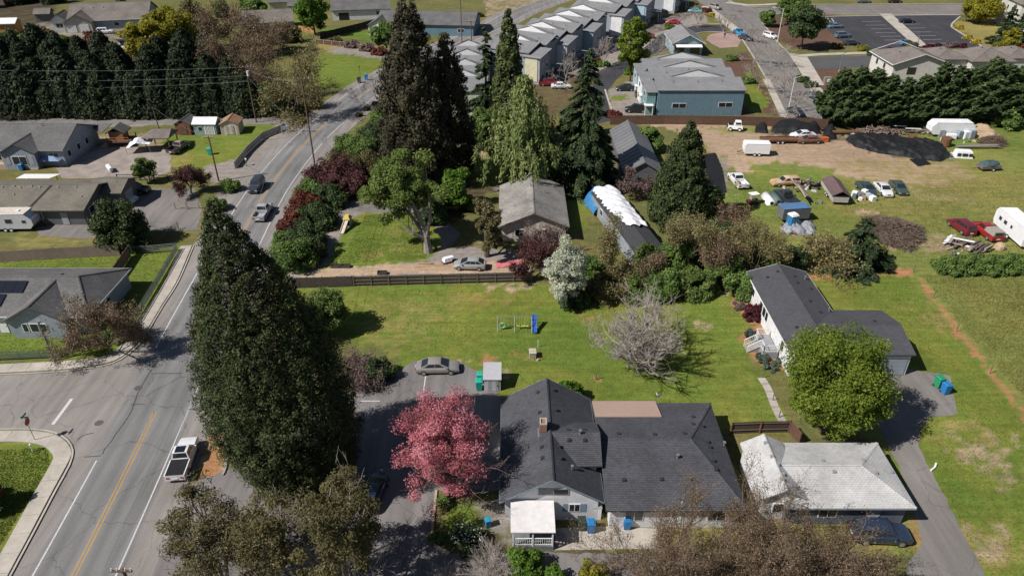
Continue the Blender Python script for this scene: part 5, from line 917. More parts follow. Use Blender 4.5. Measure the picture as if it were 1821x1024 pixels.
# ---- the grey-roofed house in front
A, B = G(888, 893, 2.7), G(1075, 893, 2.7); D = perp(A, B, G(1054, 709, 2.7)); L1 = wdist(A, B)
H1 = house('house', 'big charcoal-roofed house with dormer, white front gable and long right wing', 'house', A, B, D, 2.7, 5.35, 'y', wm=W_WHITE, rm=SH_DARK, fascia=mat('blue_grey_trim', (.20, .25, .30), None, 2, .6),
           wins=[('f', 4.55, 3.15, 2.6, .75, 'win2', TRIMG), ('f', 6.4, 1.1, 1.0, .95, 'win2'), ('f', 5.62, 1.1, .42, .95, 'shutter', flat('blue_shutter', (.16, .22, .30), .6)), ('f', 7.18, 1.1, .42, .95, 'shutter', flat('blue_shutter', (.16, .22, .30), .6)), ('l', 4, 1, 1.2, 1.1, 'win'), ('l', 9, 1, 1.2, 1.1, 'win'), ('b', 3, 1, 1.2, 1.1, 'win')],
           vn=[(3.6, 11.6), (3.65, 8.7), (3.7, 5.4), (3.7, 4.2), (3.7, 2.9), (5.0, 11.8), (5.1, 9.0), (5.1, 5.3), (5.15, 4.3), (5.2, 2.9), (6.2, 2.2, 'pipe')])
mb = MB(); mb.box(0, 0, 0, .62, .85, 1.65); ch = mb.build('chimney', BRICK, H1); ch.location = (3.85, 6.2, 4.4)
mb = MB()
for dx, dy, sx, sy in ((-.26, 0, .1, .85), (.26, 0, .1, .85), (0, .38, .42, .09), (0, -.38, .42, .09)): mb.box(dx, dy, 1.65, sx, sy, .12)
mb.build('chimney_cap', CONC, ch); mb = MB(); mb.box(0, -.05, 0, .95, 1.1, .5); o = mb.build('flashing', STEEL, H1); o.location = (3.85, 6.2, 4.35)
# dormer (cross gable on the right slope)
dy0, dy1, dx1 = 2.9, 8.4, L1 + .05
mb = MB(); mb.box(0, 0, 0, 2.6, 4.7, 1.25); o = mb.build('dormer_wall', W_BLUEG, H1); o.location = (dx1 - 1.75, (dy0 + dy1) / 2, 2.75)
mb = roof_mesh(5.4, dy1 - dy0, 3.95, 5.33, 'x', (0, 0), .14); o = mb.build('dormer_roof', SH_DARK, H1); o.location = (dx1 - 5.4, dy0, 0); o['label'] = 'charcoal dormer roof crossing the main ridge'
vents(o, [(2.6, 2.1), (2.6, 3.3), (4.0, 2.1), (4.05, 3.3), (3.6, 2.6, 'pipe')], 5.4, dy1 - dy0, 3.95, 5.33, 'x', (0, 0))
mb = MB(); V = [(dx1 - .46, dy0 + .4, 3.7), (dx1 - .46, dy1 - .4, 3.7), (dx1 - .46, (dy0 + dy1) / 2, 5.1), (dx1 - .5, dy0 + .4, 3.7), (dx1 - .5, dy1 - .4, 3.7), (dx1 - .5, (dy0 + dy1) / 2, 5.1)]; mb.add(V, [(0, 1, 2), (5, 4, 3), (0, 2, 5, 3), (2, 1, 4, 5)]); mb.build('dormer_gable', W_BLUEG, H1)
# long right wing
xw0 = L1 + .05; xw1 = G(1330, 905, 2.6)[0] - A[0]; yw0 = G(1200, 908, 2.6)[1] - A[1]; yw1 = G(1280, 716, 2.6)[1] - A[1]
LW, DW = xw1 - xw0, yw1 - yw0
def wingpt(u, v):
    x, y = G(u, v, 3.6); return (x - A[0] - xw0, y - A[1] - yw0)
sub(H1, xw0, yw0, LW, DW, 2.6, 4.35, 'x', (0, 3.7), .45, W_WHITE, SH_DARK, wins=[('f', 2.5, .9, 1.6, 1.2, 'win2'), ('f', 6.0, .1, 1.0, 2.05, 'door'), ('f', 9.5, .9, 1.6, 1.2, 'win2'), ('r', 4, .9, 1.4, 1.1, 'win'), ('r', 9, .9, 1.4, 1.1, 'win')],
    vn=[wingpt(*p) for p in ((1099, 780), (1163, 781), (1216, 779), (1110, 849), (1177, 848), (1232, 848), (1232, 756), (1249, 756), (1258, 784), (1262, 793), (1268, 818), (1273, 834), (1233, 738))] + [wingpt(1204, 818) + ('pipe',), wingpt(1290, 779) + ('pipe',)])
mb = MB(); yb = yw1 + .15; kk = 1.75 / (DW / 2); x0, x1 = xw0 + .1, xw0 + 6.4; mb.slab((x0, yb - 3.1, 2.6 + kk * 3.0 + .13), (x1, yb - 3.1, 2.6 + kk * 3.0 + .13), (x1, yb, 2.6 + .12), (x0, yb, 2.6 + .12), .1); o = mb.build('patio_roof', ROLL, H1); o['label'] = 'tan rolled roofing panel at the back of the wing'
def dish(label, u, v, z, rz, tilt=.6, s=.38):
    x, y = G(u, v, z); t = thing('satellite_dish', label, 'satellite dish', (x, y, z), rz); mb = MB(); mb.tube([(0, 0, -.5), (0, 0, .25), (0, -.12, .4)], .035, 6); mb.build('mast', STEEL, t)
    mb = MB(); n = 14; rings = [(0, .08), (.5, .05), (1, 0)]; V = []
    for r, d in rings[1:]:
        for k in range(n): a = 2 * PI * k / n; V.append((math.cos(a) * r * s, d * -1, math.sin(a) * r * s * 1.1))
    V.append((0, -.09, 0)); V2 = [(x_, y_ - .02, z_) for x_, y_, z_ in V]; Fs = [(k, (k + 1) % n, n + (k + 1) % n, n + k) for k in range(n)] + [((k + 1) % n, k, 2 * n) for k in range(n)]
    mb.add(V, [f[::-1] for f in Fs]); mb.add(V2, Fs); o = mb.build('reflector', flat('dish_white', (.6, .6, .62), .5), t); o.location = (0, -.15, .5); o.rotation_euler = (-tilt, 0, 0)
    mb = MB(); mb.tube([(0, -.15, .2), (0, -.65, .5)], .02, 5); mb.box(0, -.68, .46, .1, .12, .1); mb.build('feed_arm', STEEL, t); return t
dish('grey satellite dish on a mast at the back edge of the long roof', 1172, 712, 3.2, rad(200)); dish('satellite dish on the front slope near the bare trees', 1212, 898, 3.1, rad(160))
# porch
x0, x1 = G(908, 945, 2.5)[0] - A[0], G(988, 945, 2.5)[0] - A[0]; y0, y1 = G(940, 945, 2.5)[1] - A[1], .3
mb = MB(); mb.slab((x0, y0, 2.42), (x1, y0, 2.42), (x1, y1, 2.62), (x0, y1, 2.62), .1); mb.build('porch_roof', mat('white_porch_membrane', (.66, .64, .64), (.55, .53, .53), 1.5, .6, .1), H1)
mb = MB(); mb.box((x0 + x1) / 2, (y0 + y1) / 2 + .05, 0, x1 - x0 - .2, y1 - y0 - .2, .55); mb.build('porch_deck', mat('grey_deck', (.16, .17, .18), None, 3), H1)
for px in (x0 + .2, (x0 + x1) / 2, x1 - .2): mb = MB(); mb.box(px, y0 + .2, .5, .12, .12, 1.82); mb.build('post', WHITE, H1)
mb = MB(); mb.box((x0 + x1) / 2, y0 + .2, 1.4, x1 - x0 - .4, .06, .07); mb.box((x0 + x1) / 2, y0 + .2, .65, x1 - x0 - .4, .05, .06)
for k in range(18): mb.box(x0 + .3 + k * (x1 - x0 - .6) / 17, y0 + .2, .65, .035, .035, .8)
mb.box(x1 - .2, (y0 + y1) / 2, 1.4, .06, y1 - y0 - .5, .07)
mb.build('railing', WHITE, H1)
for k in range(3): mb = MB(); mb.box(x1 + .2 + .28 * k, y0 + 1.3, 0, .3, 1.2, .42 - .14 * k); mb.build('step', CONCG, H1)
# ---- white-roofed building on the right
A, B = G(1396, 903, 2.5), G(1630, 903, 2.5); D = perp(A, B, G(1566, 787, 2.5))
H2 = house('bungalow', 'low building with whitened shingle roof in front of the maple', 'house', A, B, D, 2.5, 3.6, 'x', (0, 3.4), wm=siding('steel_blue_siding', (.13, .15, .19)), rm=SH_WHITE, fascia=TRIMG, vm=VENTG,
           wins=[('f', 4, .9, 1.6, 1.1, 'win2'), ('f', 8.0, .1, .95, 2.0, 'door', flat('grey_door', (.3, .32, .36), .5)), ('r', 2.5, .9, 1.4, 1.1, 'win')], vn=[(4.6, 4.5), (8.2, 4.55), (5.1, 3.2), (8.8, 3.25), (10.6, 3.9)])
xs0 = 21.05 - A[0]; sub(H2, xs0, 41.9 - A[1], 3.95, 6.7, 2.8, 3.9, 'y', (0, 0), .3, W_WHITE, SH_WHITE, wins=[('f', 1.9, .9, 1.3, 1.1, 'win')], vn=[(1.85, 5.6), (1.9, 3.9), (2.8, 3.3), (2.1, 3.0), (2.2, 1.9), (1.95, 1.2)], vm=VENTG)
# ---- manufactured home
A, B = (30.0, 61.4), (37.6, 61.4)
H3 = house('manufactured_home', 'white L-shaped manufactured home with dark slate roof', 'house', A, B, 17.6, 3.1, 4.25, 'y', wm=siding('bright_white_siding', (.72, .72, .73)), rm=SH_SLATE, over=.3, fascia=WHITE,
           wins=[('l', 6.2, 1.3, .8, 1.1, 'win', BLACK), ('l', 7.4, 1.3, .8, 1.1, 'win', BLACK), ('l', 8.4, 1.3, .6, 1.1, 'win', BLACK), ('l', 11.2, .9, .9, 2.0, 'door'), ('l', 14.2, 1.3, .7, 1.1, 'win', BLACK), ('l', 3, 1.3, 1, 1.1, 'win'), ('f', 2, 1.3, 1.4, 1.1, 'win2'), ('f', 5.4, 1.3, 1.4, 1.1, 'win2')],
           vn=[(1.9, 15.2), (3.3, 15.9), (5.2, 15.2), (5.0, 13.6), (6.5, 12.9), (5.1, 9.5), (5.6, 7.4), (1.9, 4.4), (6.6, 15.2, 'pipe'), (7.0, 8.2, 'pipe')])
sub(H3, 3.9, .2, 9.6, 8.7, 3.0, 4.1, 'x', (0, 0), .3, W_WHITE, SH_SLATE, wins=[('f', 6.8, .05, 4.6, 2.2, 'garage', W_BLUEG)], vn=[(7.0, 5.0)])
# white porch with stairs and rails on its left side
mb = MB(); mb.box(-.75, 5.2, .0, 1.7, 3.4, .85); mb.build('porch_deck', mat('grey_porch_boards', (.28, .28, .30), None, 4), H3)
def rail(mb, p, q, z, h=.9, n=9):
    p, q = Vector((*p, z)), Vector((*q, z)) if len(q) == 2 else Vector(q)
    mb.tube([p + Vector((0, 0, h)), q + Vector((0, 0, h))], .05, 4); mb.tube([p + Vector((0, 0, .12)), q + Vector((0, 0, .12))], .035, 4)
    for k in range(n + 1): r = p.lerp(q, k / n); mb.tube([r, r + Vector((0, 0, h))], .05 if k in (0, n) else .022, 4)
mb = MB(); rail(mb, (-1.55, 6.85), (.0, 6.85), .85); rail(mb, (-1.55, 3.55), (.0, 3.55), .85); rail(mb, (-1.55, 6.85), (-1.55, 5.9), .85, n=5); rail(mb, (-1.55, 3.55), (-1.55, 4.6), .85, n=5); rail(mb, (-1.6, 5.9), (-3.0, 5.9, .0), .85, n=7); rail(mb, (-1.6, 4.6), (-3.0, 4.6, .0), .85, n=7); mb.build('railing', WHITE, H3)
for k in range(4): mb = MB(); mb.box(-1.78 - .34 * k, 5.25, 0, .36, 1.2, .68 - .17 * k); mb.build('step', CONCG, H3)
# ---- left: house with solar panels
A, B = (-84, 69.4), (-49.6, 69.4); H4 = house('house', 'grey-roofed house with black solar panels at the left edge', 'house', A, B, 11.2, 2.7, 4.9, 'x', (0, 3.4), wm=W_BLUEG, rm=SH_GREY, fascia=WHITE, wins=[('f', 20, .9, 1.5, 1.2, 'win2'), ('f', 23.6, .1, 1.0, 2.05, 'door'), ('r', 5, .9, 1.4, 1.1, 'win')])
sub(H4, 24.8, -1.0, 7.5, 7.6, 2.6, 4.7, 'y', (0, 0), .45, W_BLUEG, SH_GREY, wins=[('f', 3.75, .9, 2.0, 1.2, 'win2'), ('f', 2.2, .9, .7, 1.2, 'win')])
kk = 2.2 / 5.6
for j, (xa, xb) in enumerate(((18, 25.4), (17.0, 23.6))):
    ya, yb = (3.1, 4.75) if j == 0 else (1.25, 2.9); n = 6
    for k in range(n):
        a, b = xa + (xb - xa) * k / n + .02, xa + (xb - xa) * (k + 1) / n - .02; mb = MB(); mb.slab((a, ya, 2.7 + kk * ya + .14), (b, ya, 2.7 + kk * ya + .14), (b, yb, 2.7 + kk * yb + .14), (a, yb, 2.7 + kk * yb + .14), .05); mb.build('solar_panel', flat('solar_glass', (.012, .014, .022), .15, 0, .7), H4)
# ---- left: olive-roofed duplex
A, B = (-100, 97.6), (-64.4, 97.6); H5 = house('duplex', 'long olive-roofed grey duplex on the left with black skylight strip', 'house', A, B, 11.4, 2.7, 4.5, 'x', wm=W_DARK, rm=SH_OLIVE, over=.6, vm=VENTG, wins=[('f', 28, .9, 1.4, 1.1, 'win2'), ('f', 32, .1, 1.0, 2.0, 'door', TRIMG), ('r', 3, 1, 1.5, 1.1, 'win'), ('r', 7.5, 1, 1.5, 1.1, 'win')],
           vn=[(21.0, 5.0), (22.7, 5.2), (23.8, 4.9), (25.4, 5.2), (26.8, 5.0), (29.6, 5.0), (32.4, 5.0), (23.5, 3.4), (34, 3.0)])
mb = MB(); kk = 1.8 / 5.7; mb.slab((27.0, .3, 2.7 + kk * .3 + .05), (27.35, .3, 2.7 + kk * .3 + .05), (28.6, 5.4, 2.7 + kk * 5.4 + .05), (28.25, 5.4, 2.7 + kk * 5.4 + .05), .05); mb.build('expansion_strip', BLACK, H5)
sub(H5, 33.0, 5.8, 5.6, 6.5, 2.9, 4.0, 'x', (0, 0), .5, W_DARK, SH_OLIVE, wins=[('r', 3, .1, 2.4, 2.1, 'garage', TRIMG)])
mb = MB(); mb.slab((18.5, 11.9, 2.8), (24.0, 11.9, 2.8), (24.6, 14.2, 2.6), (18.5, 14.2, 2.6), .06); mb.build('patio_roof', WHITE, H5)
for x in (18.8, 23.9): mb = MB(); mb.box(x, 13.9, 0, .1, .1, 2.55); mb.build('post', WHITE, H5)
# ---- left, farther: big grey house with front gable
A, B = (-112, 121), (-79.8, 121); H6 = house('house', 'big grey-roofed house with steep front gable beside the lane, upper left', 'house', A, B, 13.2, 3.2, 5.8, 'x', wm=W_BLUEG, rm=SH_GREY, fascia=TRIMG, wins=[('f', 17.0, 1.0, 1.8, 1.3, 'win2'), ('f', 20.0, 1.0, 1.2, 1.3, 'win'), ('f', 30.0, 1.5, 1.8, 1.0, 'win2'), ('r', 2.2, 1.2, 1.1, 1.2, 'win'), ('r', 5.5, 1.2, 1.1, 1.2, 'win'), ('r', 8.5, 1.2, 1.1, 1.2, 'win')], vn=[(14, 5), (16, 3), (26, 6, 'pipe')], vm=VENTG)
sub(H6, 21.4, -1.5, 6.6, 7.5, 3.1, 4.9, 'y', (0, 0), .4, siding('blue_board_siding', (.24, .27, .33), vertical=True), SH_GREY, wins=[('f', 3.3, .9, 2.6, 1.6, 'win2'), ('f', 1.2, .9, .7, 1.7, 'shutter', TRIMG), ('f', 5.4, .9, .7, 1.7, 'shutter', TRIMG)])
mb = MB(); mb.slab((30.0, 13.0, 3.15), (34.6, 9.2, 3.1), (34.6, 13.6, 3.4), (30.0, 13.6, 3.4), .1); mb.build('porch_roof', SH_GREY, H6)
# ---- sheds and shelters in the upper left yard
def shed(name, label, u, v, wd, dp, ze, zr, wm, rm, axis, wins=(), rz=0.0, over=.2):
    x, y = G(u, v); A = (x - wd / 2 * math.cos(rz), y - wd / 2 * math.sin(rz)); B = (x + wd / 2 * math.cos(rz), y + wd / 2 * math.sin(rz)); return house(name, label, 'shed', A, B, dp, ze, zr, axis, over=over, wm=wm, rm=rm, wins=wins)
shed('garden_shed', 'rust-red garden shed with grey roof, left of the white-roofed shed', 327, 241, 3.5, 4.0, 2.2, 3.2, W_RED, SH_GREY, 'y', [('f', 1.75, .1, 1.6, 1.8, 'door', WOODR)], rz=-.1)
t = shed('garden_shed', 'white-roofed teal garden shed with glazed doors', 366, 241, 4.8, 3.4, 2.3, 3.2, siding('teal_wall', (.24, .36, .36)), WHITE, 'x', [('f', 1.5, .8, .9, .9, 'win'), ('f', 3.3, .1, 2.0, 1.9, 'door')]); openings(t, 4.8, 3.4, .2, [('f', 2.6 + .28 * k, .2, .1, 1.7, 'panel', GLASS) for k in range(6)])
shed('garden_shed', 'pale garden shed with patchy orange-brown roof beside the road fence', 410, 241, 3.9, 4.2, 2.2, 3.2, W_BEIGE, mat('patchy_orange_roof', (.34, .20, .12), (.20, .12, .08), 1.2, .9), 'y', [('f', 1.95, .1, 1.7, 1.8, 'door', W_BEIGE)], rz=.08)
x, y = G(283, 268); t = thing('gazebo', 'open gazebo with tan shingle hip roof in the upper left yard', 'gazebo', (x, y, 0)); o = roof_mesh(5.2, 4.6, 2.6, 3.6, 'x', (1.8, .2)).build('roof', SH_TAN, t); o.location = (-2.6, -.4, 0)
for px in (-2.2, 2.2):
    for py in (0, 3.7): mb = MB(); mb.box(px, py, 0, .16, .16, 2.5); mb.build('post', WOOD, t)
x, y = G(252, 268); t = thing('canopy_tent', 'sagging white canopy tent beside the gazebo', 'canopy', (x, y, 0), .15); mb = MB(); n = 7; V = []; Fq2 = []
for j in range(n):
    for i in range(n): V.append((-2.2 + 4.4 * i / (n - 1), -1.8 + 3.6 * j / (n - 1), 1.7 + .9 * (1 - abs(i / 3 - 1)) * (1 - .5 * abs(j / 3 - 1)) + random.uniform(-.2, .1) - .5 * (i < 2)))
Fq2 = [(j * n + i, j * n + i + 1, (j + 1) * n + i + 1, (j + 1) * n + i) for j in range(n - 1) for i in range(n - 1)]; mb.add(V, Fq2); mb.add([(a, b, c - .03) for a, b, c in V], [f[::-1] for f in Fq2]); mb.build('fabric', TARP_W, t)
for px, py in ((-2.1, -1.7), (2.1, -1.7), (2.1, 1.7), (-2.1, 1.7)): mb = MB(); mb.tube([(px, py, 0), (px, py, 1.75)], .04, 5); mb.build('pole', STEEL, t)
x, y = G(214, 262); t = thing('playhouse', 'orange-brown wooden playhouse on a raised deck with grey roof', 'playhouse', (x, y, 0), .05); mb = MB(); mb.box(0, 1.5, .95, 4.2, 3.6, .15); mb.build('deck', WOODR, t)
mb = MB(); mb.box(-.6, 2.0, 1.1, 2.6, 2.4, 1.6); mb.build('wall', mat('cedar_boards', (.32, .15, .07), (.22, .10, .05), 3, .8), t); o = roof_mesh(3.6, 3.4, 2.6, 3.7, 'y').build('roof', SH_GREY, t); o.location = (-2.3, .4, 0)
for px, py in ((-2, -.2), (2, -.2), (2, 3.2), (-2, 3.2)): mb = MB(); mb.box(px, py, 0, .14, .14, 1.9); mb.build('post', WOODR, t)
mb = MB()
for z in (1.45, 1.9): mb.box(0, -.25, z, 4.2, .06, .1)
mb.build('railing', mat('cedar_boards', (.32, .15, .07)), t)
for k in range(4): mb = MB(); mb.box(-2.5 - .3 * k, .4, 0, .3, 1.0, .85 - .2 * k); mb.build('step', WOODL, t)
# ---- houses at the top left
A = G(128, 57, 0); H = house('house', 'tan-roofed house with white garage gable, top left', 'house', (A[0] - 1, A[1]), (A[0] + 22, A[1] + 5), 17, 3.0, 6.6, 'x', wm=W_BLUEG, rm=SH_TAN, fascia=WHITE, wins=[('f', 14, 1, 1.5, 1.2, 'win'), ('r', 6, 1, 2, 1.2, 'win2')], vn=[(4, 6), (7, 6), (10, 6)])
sub(H, -.5, -2.5, 8.5, 9, 3.0, 5.3, 'y', (0, 0), .4, W_TAN, SH_TAN, wins=[('f', 2.4, .05, 2.6, 2.2, 'garage'), ('f', 5.9, .05, 2.6, 2.2, 'garage')]); sub(H, -5.0, 1.0, 5.2, 8, 3.0, 5.0, 'y', (0, 0), .4, W_WHITE, SH_TAN, wins=[('f', 2.6, 1, 2.0, 1.3, 'win2')])
A = G(207, 88); house('garage', 'small detached garage with beige roof and white wall, behind the hedge', 'garage', A, (A[0] + 10, A[1] - 1.2), 9, 2.8, 4.6, 'x', wm=W_WHITE, rm=SH_TAN, wins=[('f', 2, 1, 1.4, 1.2, 'win', BLACK)], vn=[(3, 4), (6, 4)])
A = G(0, 62); house('workshop', 'orange-walled workshop with bright white roof at the left picture edge', 'shed', (A[0] - 3, A[1]), (A[0] + 5, A[1] + 1), 5, 3, 4.2, 'x', wm=siding('orange_boards', (.42, .22, .07)), rm=WHITE)
A = G(62, 40); house('garden_shed', 'brown-roofed little shed in the dark trees, top left', 'shed', A, (A[0] + 5, A[1] + 1), 5, 2.4, 3.8, 'x', wm=W_DARK, rm=SH_TAN)
A = G(432, 62); house('house', 'brown-roofed house behind the bare trees at the top left of centre', 'house', A, (A[0] + 15, A[1] + 4), 13, 3.0, 5.6, 'x', wm=W_TAN, rm=SH_TAN, wins=[('f', 4, 1, 1.4, 1.2, 'win2'), ('f', 10, 1, 1.4, 1.2, 'win2')])
# ---- houses at the top middle
A = G(590, 38); house('house', 'white house with grey roof at the top, behind the bright green tree', 'house', A, (A[0] + 19, A[1] + 3), 14, 3.2, 5.4, 'x', wm=W_WHITE, rm=SH_GREY, wins=[('f', 4, .1, 3.2, 2.2, 'garage', BLACK), ('f', 15, 1.4, 1.2, 1.2, 'win')], vn=[(12, 9, 'pipe')])
A = G(668, 62); H = house('house', 'low house with dark grey roof behind the redwood tops', 'house', A, (A[0] + 30, A[1] - 3), 16, 3.2, 5.6, 'x', wm=W_BLUE, rm=SH_GREY, wins=[('f', 2.2, 1, 1.4, 1.3, 'win'), ('f', 26, 1, 2, 1.2, 'win2'), ('r', 4, 1, 2, 1.2, 'win2'), ('r', 8, 1, 2, 1.2, 'win2')]); sub(H, -2, -1.8, 6.5, 8, 3.0, 4.8, 'y', (0, 0), .4, W_WHITE, SH_GREY, wins=[('f', 3.2, .9, 2.2, 1.4, 'win2')])
A = G(478, 22); house('house', 'small dark-roofed house at the very top left of centre', 'house', A, (A[0] + 9, A[1] + 2), 8, 3, 4.6, 'x', wm=W_TAN, rm=SH_GREY); A = G(512, 26); house('outbuilding', 'low grey-roofed outbuilding beside the small dark-roofed house', 'shed', A, (A[0] + 9, A[1] + 1), 6, 2.6, 3.6, 'x', wm=siding('peach_wall', (.45, .33, .26)), rm=SH_GREY)
# ---- town houses
def town_unit(parent, x, y, L, D, ze, wm, front, k=0):
    """two-storey slice: mono-pitch front slope, white gable wall and low roof behind it"""
    mb = MB(); mb.box(x + L / 2, y + D / 2, 0, L - .5, D - .02, ze); mb.build('wall', wm, parent)
    zt = ze + 1.25; mb = MB(); mb.slab((x, y - .3, ze), (x + L, y - .3, ze), (x + L, y + D * .78, zt), (x, y + D * .78, zt), .18); mb.slab((x + L, y + D * .78, zt - .02), (x + L, y + D - .02, ze + .3), (x, y + D - .02, ze + .3), (x, y + D * .78, zt - .02), .15); rf = mb.build('roof', SH_TOWN, parent)
    yt = y + D * .80; xa, xb, xm = x + L * .16, x + L * .84, x + L * .5
    V = [(xa, yt, zt - .15), (xb, yt, zt - .15), (xm, yt, zt + 1.35), (xa, yt + .2, zt - .15), (xb, yt + .2, zt - .15), (xm, yt + .2, zt + 1.35)]; mb = MB(); mb.add(V, [(0, 1, 2), (5, 4, 3), (2, 5, 3, 0), (1, 4, 5, 2)]); mb.build('gable_wall', WHITE, parent)
    mb = MB(); e = .25; V = [(xa - e, yt - .05, zt - .15), (xb + e, yt - .05, zt - .15), (xm, yt - .05, zt + 1.5), (xa - e, yt + 3.2, zt - .5), (xb + e, yt + 3.2, zt - .5), (xm, yt + 3.2, zt + .5)]; mb.add(V, [(0, 2, 5, 3), (2, 1, 4, 5), (0, 1, 2)][:2]); mb.add([(a, b, c - .12) for a, b, c in V], [(3, 5, 2, 0), (5, 4, 1, 2)]); mb.build('gable_roof', SH_TOWN, parent)
    for q in range(3):
        mb = MB(); mb.tube([(0, 0, -.1), (0, 0, .5)], .1, 6); o = mb.build('vent_pipe', STEEL, parent); yy = D * random.uniform(.2, .7); o.location = (x + L * (.2 + .28 * q), y + yy, ze + 1.25 * yy / (D * .78))
A = G(1162, 206); HT = thing('town_house_block', 'blue town-house block with stepped grey roofs and white gables beside the yard fence', 'town house', (A[0], A[1], 0), 0)
for k in range(3): town_unit(HT, .3 - .3 * k, 7.0 * k, 18.6, 7.0, 5.5 + .15 * k, W_BLUE, None)
openings(HT, 19, 30, 0.005, [('f', 5.2, 1.6, 3.0, 1.1, 'win2'), ('f', 15.0, 1.8, 3.0, 1.1, 'win2')])
mb = MB(); mb.box(9.6, .5, 3.0, 18.2, .12, .12); mb.box(9.6, .48, 0, 18.3, .1, .3); mb.build('trim_board', flat('blue_trim', (.07, .12, .15), .6), HT)
for k in range(3):
    y = 7.0 * k; mb = MB(); mb.box(-.7, y + 3.4, 0, 1.9, 5.6, 4.9); mb.build('wall', (W_TEAL, W_WHITE, W_LBLUE)[k], HT); mb = MB(); mb.slab((-1.9, y + .3, 4.9), (.5, y + .3, 4.9), (.5, y + 6.4, 5.7), (-1.9, y + 6.4, 5.7), .16); mb.build('roof', SH_TOWN, HT)
    mb = MB(); mb.box(-1.2, y + .2, 2.2, 1.9, 1.6, .16); mb.build('porch_roof', WHITE, HT)
    for q in (-2.0, -.4): mb = MB(); mb.box(q, y - .4, 0, .14, .14, 2.2); mb.build('post', WHITE, HT)
    for zz in (.8, 3.2): mb = MB(); mb.box(-1.66, y + 3.4, zz, .08, 1.5, 1.2); f = mb.build('window', WHITE, HT); mb = MB(); mb.box(-1.69, y + 3.4, zz + .12, .08, 1.26, .96); mb.build('pane', GLASS, f)
ROW = []
for k, (u, v) in enumerate(((956, 150), (1004, 124), (1050, 98), (1104, 68), (1144, 46), (1196, 24))):
    fc = (W_CREAM, W_WHITE, siding('light_blue_panel', (.33, .47, .53)), W_WHITE, siding('light_blue_panel', (.33, .47, .53)), W_WHITE)[k]; x, y = G(u, v)
    t = thing('town_house', ('cream-walled nearest town house of the left row, behind the spruce', 'town house of the left row with white end panel, second from the near end', 'town house with pale blue end panel beside the slender green tree', 'town house with white end panel, fourth from the near end', 'town house with pale blue end panel, next to last of the row', 'farthest town house of the left row')[k], 'town house', (x, y, 0), rad(-28), 'row of grey-roofed town houses')
    for j in range(2): town_unit(t, -17.0 + 1.0 * j, .4 + 7.4 * j, 14.5, 7.4, 7.0 + .4 * j, W_GREY, None)
    mb = MB(); mb.box(-1.6, 2.4, 0, 4.4, 5.4, 6.4); mb.build('wall', W_BLUEG, t); mb = MB(); mb.slab((-4.2, -.7, 6.3), (1.0, -.7, 6.3), (1.0, 5.6, 7.3), (-4.2, 5.6, 7.3), .18); mb.build('roof', SH_TOWN, t)
    mb = MB(); mb.box(-1.6, -.36, .6, 3.3, .14, 5.6); mb.build('wall_panel', fc, t)
    mb = MB(); mb.box(1.4, 8.2, 2.7, 2.6, 3.0, .18); mb.build('porch_roof', SH_TOWN, t)
    for q in (6.9, 9.5): mb = MB(); mb.box(2.5, q, 0, .16, .16, 2.7); mb.build('post', WHITE, t)
    for zz in (.9, 3.4):
        for yy in (1.2, 3.6): mb = MB(); mb.box(.63, yy, zz, .08, 1.2, 1.2); f = mb.build('window', WHITE, t); mb = MB(); mb.box(.66, yy, zz + .1, .08, 1.0, 1.0); mb.build('pane', GLASS, f)
x, y = G(838, 207); t = thing('town_house', 'pale green town house with stepped grey roofs between the redwoods and thin fir', 'town house', (x, y, 0), 0)
for j in range(4): town_unit(t, -7.5, 8.5 * j, 11, 8.5, 5.4 + .1 * j, W_PALE, None)
openings(t, 11, 30, 0.005, [('f', 3.2, 1.0, 1.3, 1.1, 'win')])
for q in t.children:
    if q.name.startswith('window'): q.location = (-7.4, 0, 0)
# pavilion
x, y = G(1222, 100); t = house('pavilion', 'pale blue open-sided pavilion with grey gable roof behind the blue town houses', 'pavilion', (x - 4.4, y), (x + 4.6, y), 13, 3.3, 5.6, 'y', wm=W_LBLUE, rm=SH_TOWN, fascia=WHITE, over=.6, wins=[('f', 2.2, .1, 2.6, 2.3, 'panel', GLASS), ('f', 6.4, .1, 2.6, 2.3, 'panel', GLASS), ('r', 3, .3, 2, 2, 'panel', GLASS), ('r', 6.5, .3, 2, 2, 'panel', GLASS), ('r', 10, .3, 2, 2, 'panel', GLASS)])
mb = MB(); mb.slab((1.0, -1.2, 2.6), (8.0, -1.2, 2.6), (8.0, .2, 3.0), (1.0, .2, 3.0), .1); mb.build('awning', WHITE, t)
# tan apartments
x, y = G(1584, 158); t = house('apartment_block', 'tan hip-roofed apartment block behind the cypress hedge', 'apartment block', (x - 1, y), (x + 13, y), 13, 5.6, 8.0, 'y', (0, 5.5), wm=siding('offwhite_siding', (.58, .56, .52)), rm=SH_TAN, over=.6, fascia=WHITE, wins=[('l', 4, 3.4, 1.2, 1.4, 'win'), ('l', 8, 3.4, 1.2, 1.4, 'win'), ('l', 4, .9, 1.2, 1.4, 'win'), ('l', 8, .9, 1.2, 1.4, 'win'), ('f', 5, 3.2, 2, 1.6, 'win2', BLACK)], vn=[(4, 6), (9, 6), (6, 9)])
for k, (dx, dy, LL, hh) in enumerate(((12.2, 5.0, 9, 7.2), (20, 3, 11, 8.0), (30, 6, 9, 7.2), (38, 2, 11, 8.0))): sub(t, dx, dy, LL, 10, 5.5, hh, 'y', (3.5, 4.5), .5, siding('offwhite_siding', (.58, .56, .52)), SH_TAN, vn=[(LL / 2 - 1, 5), (LL / 2 + 1, 6)])
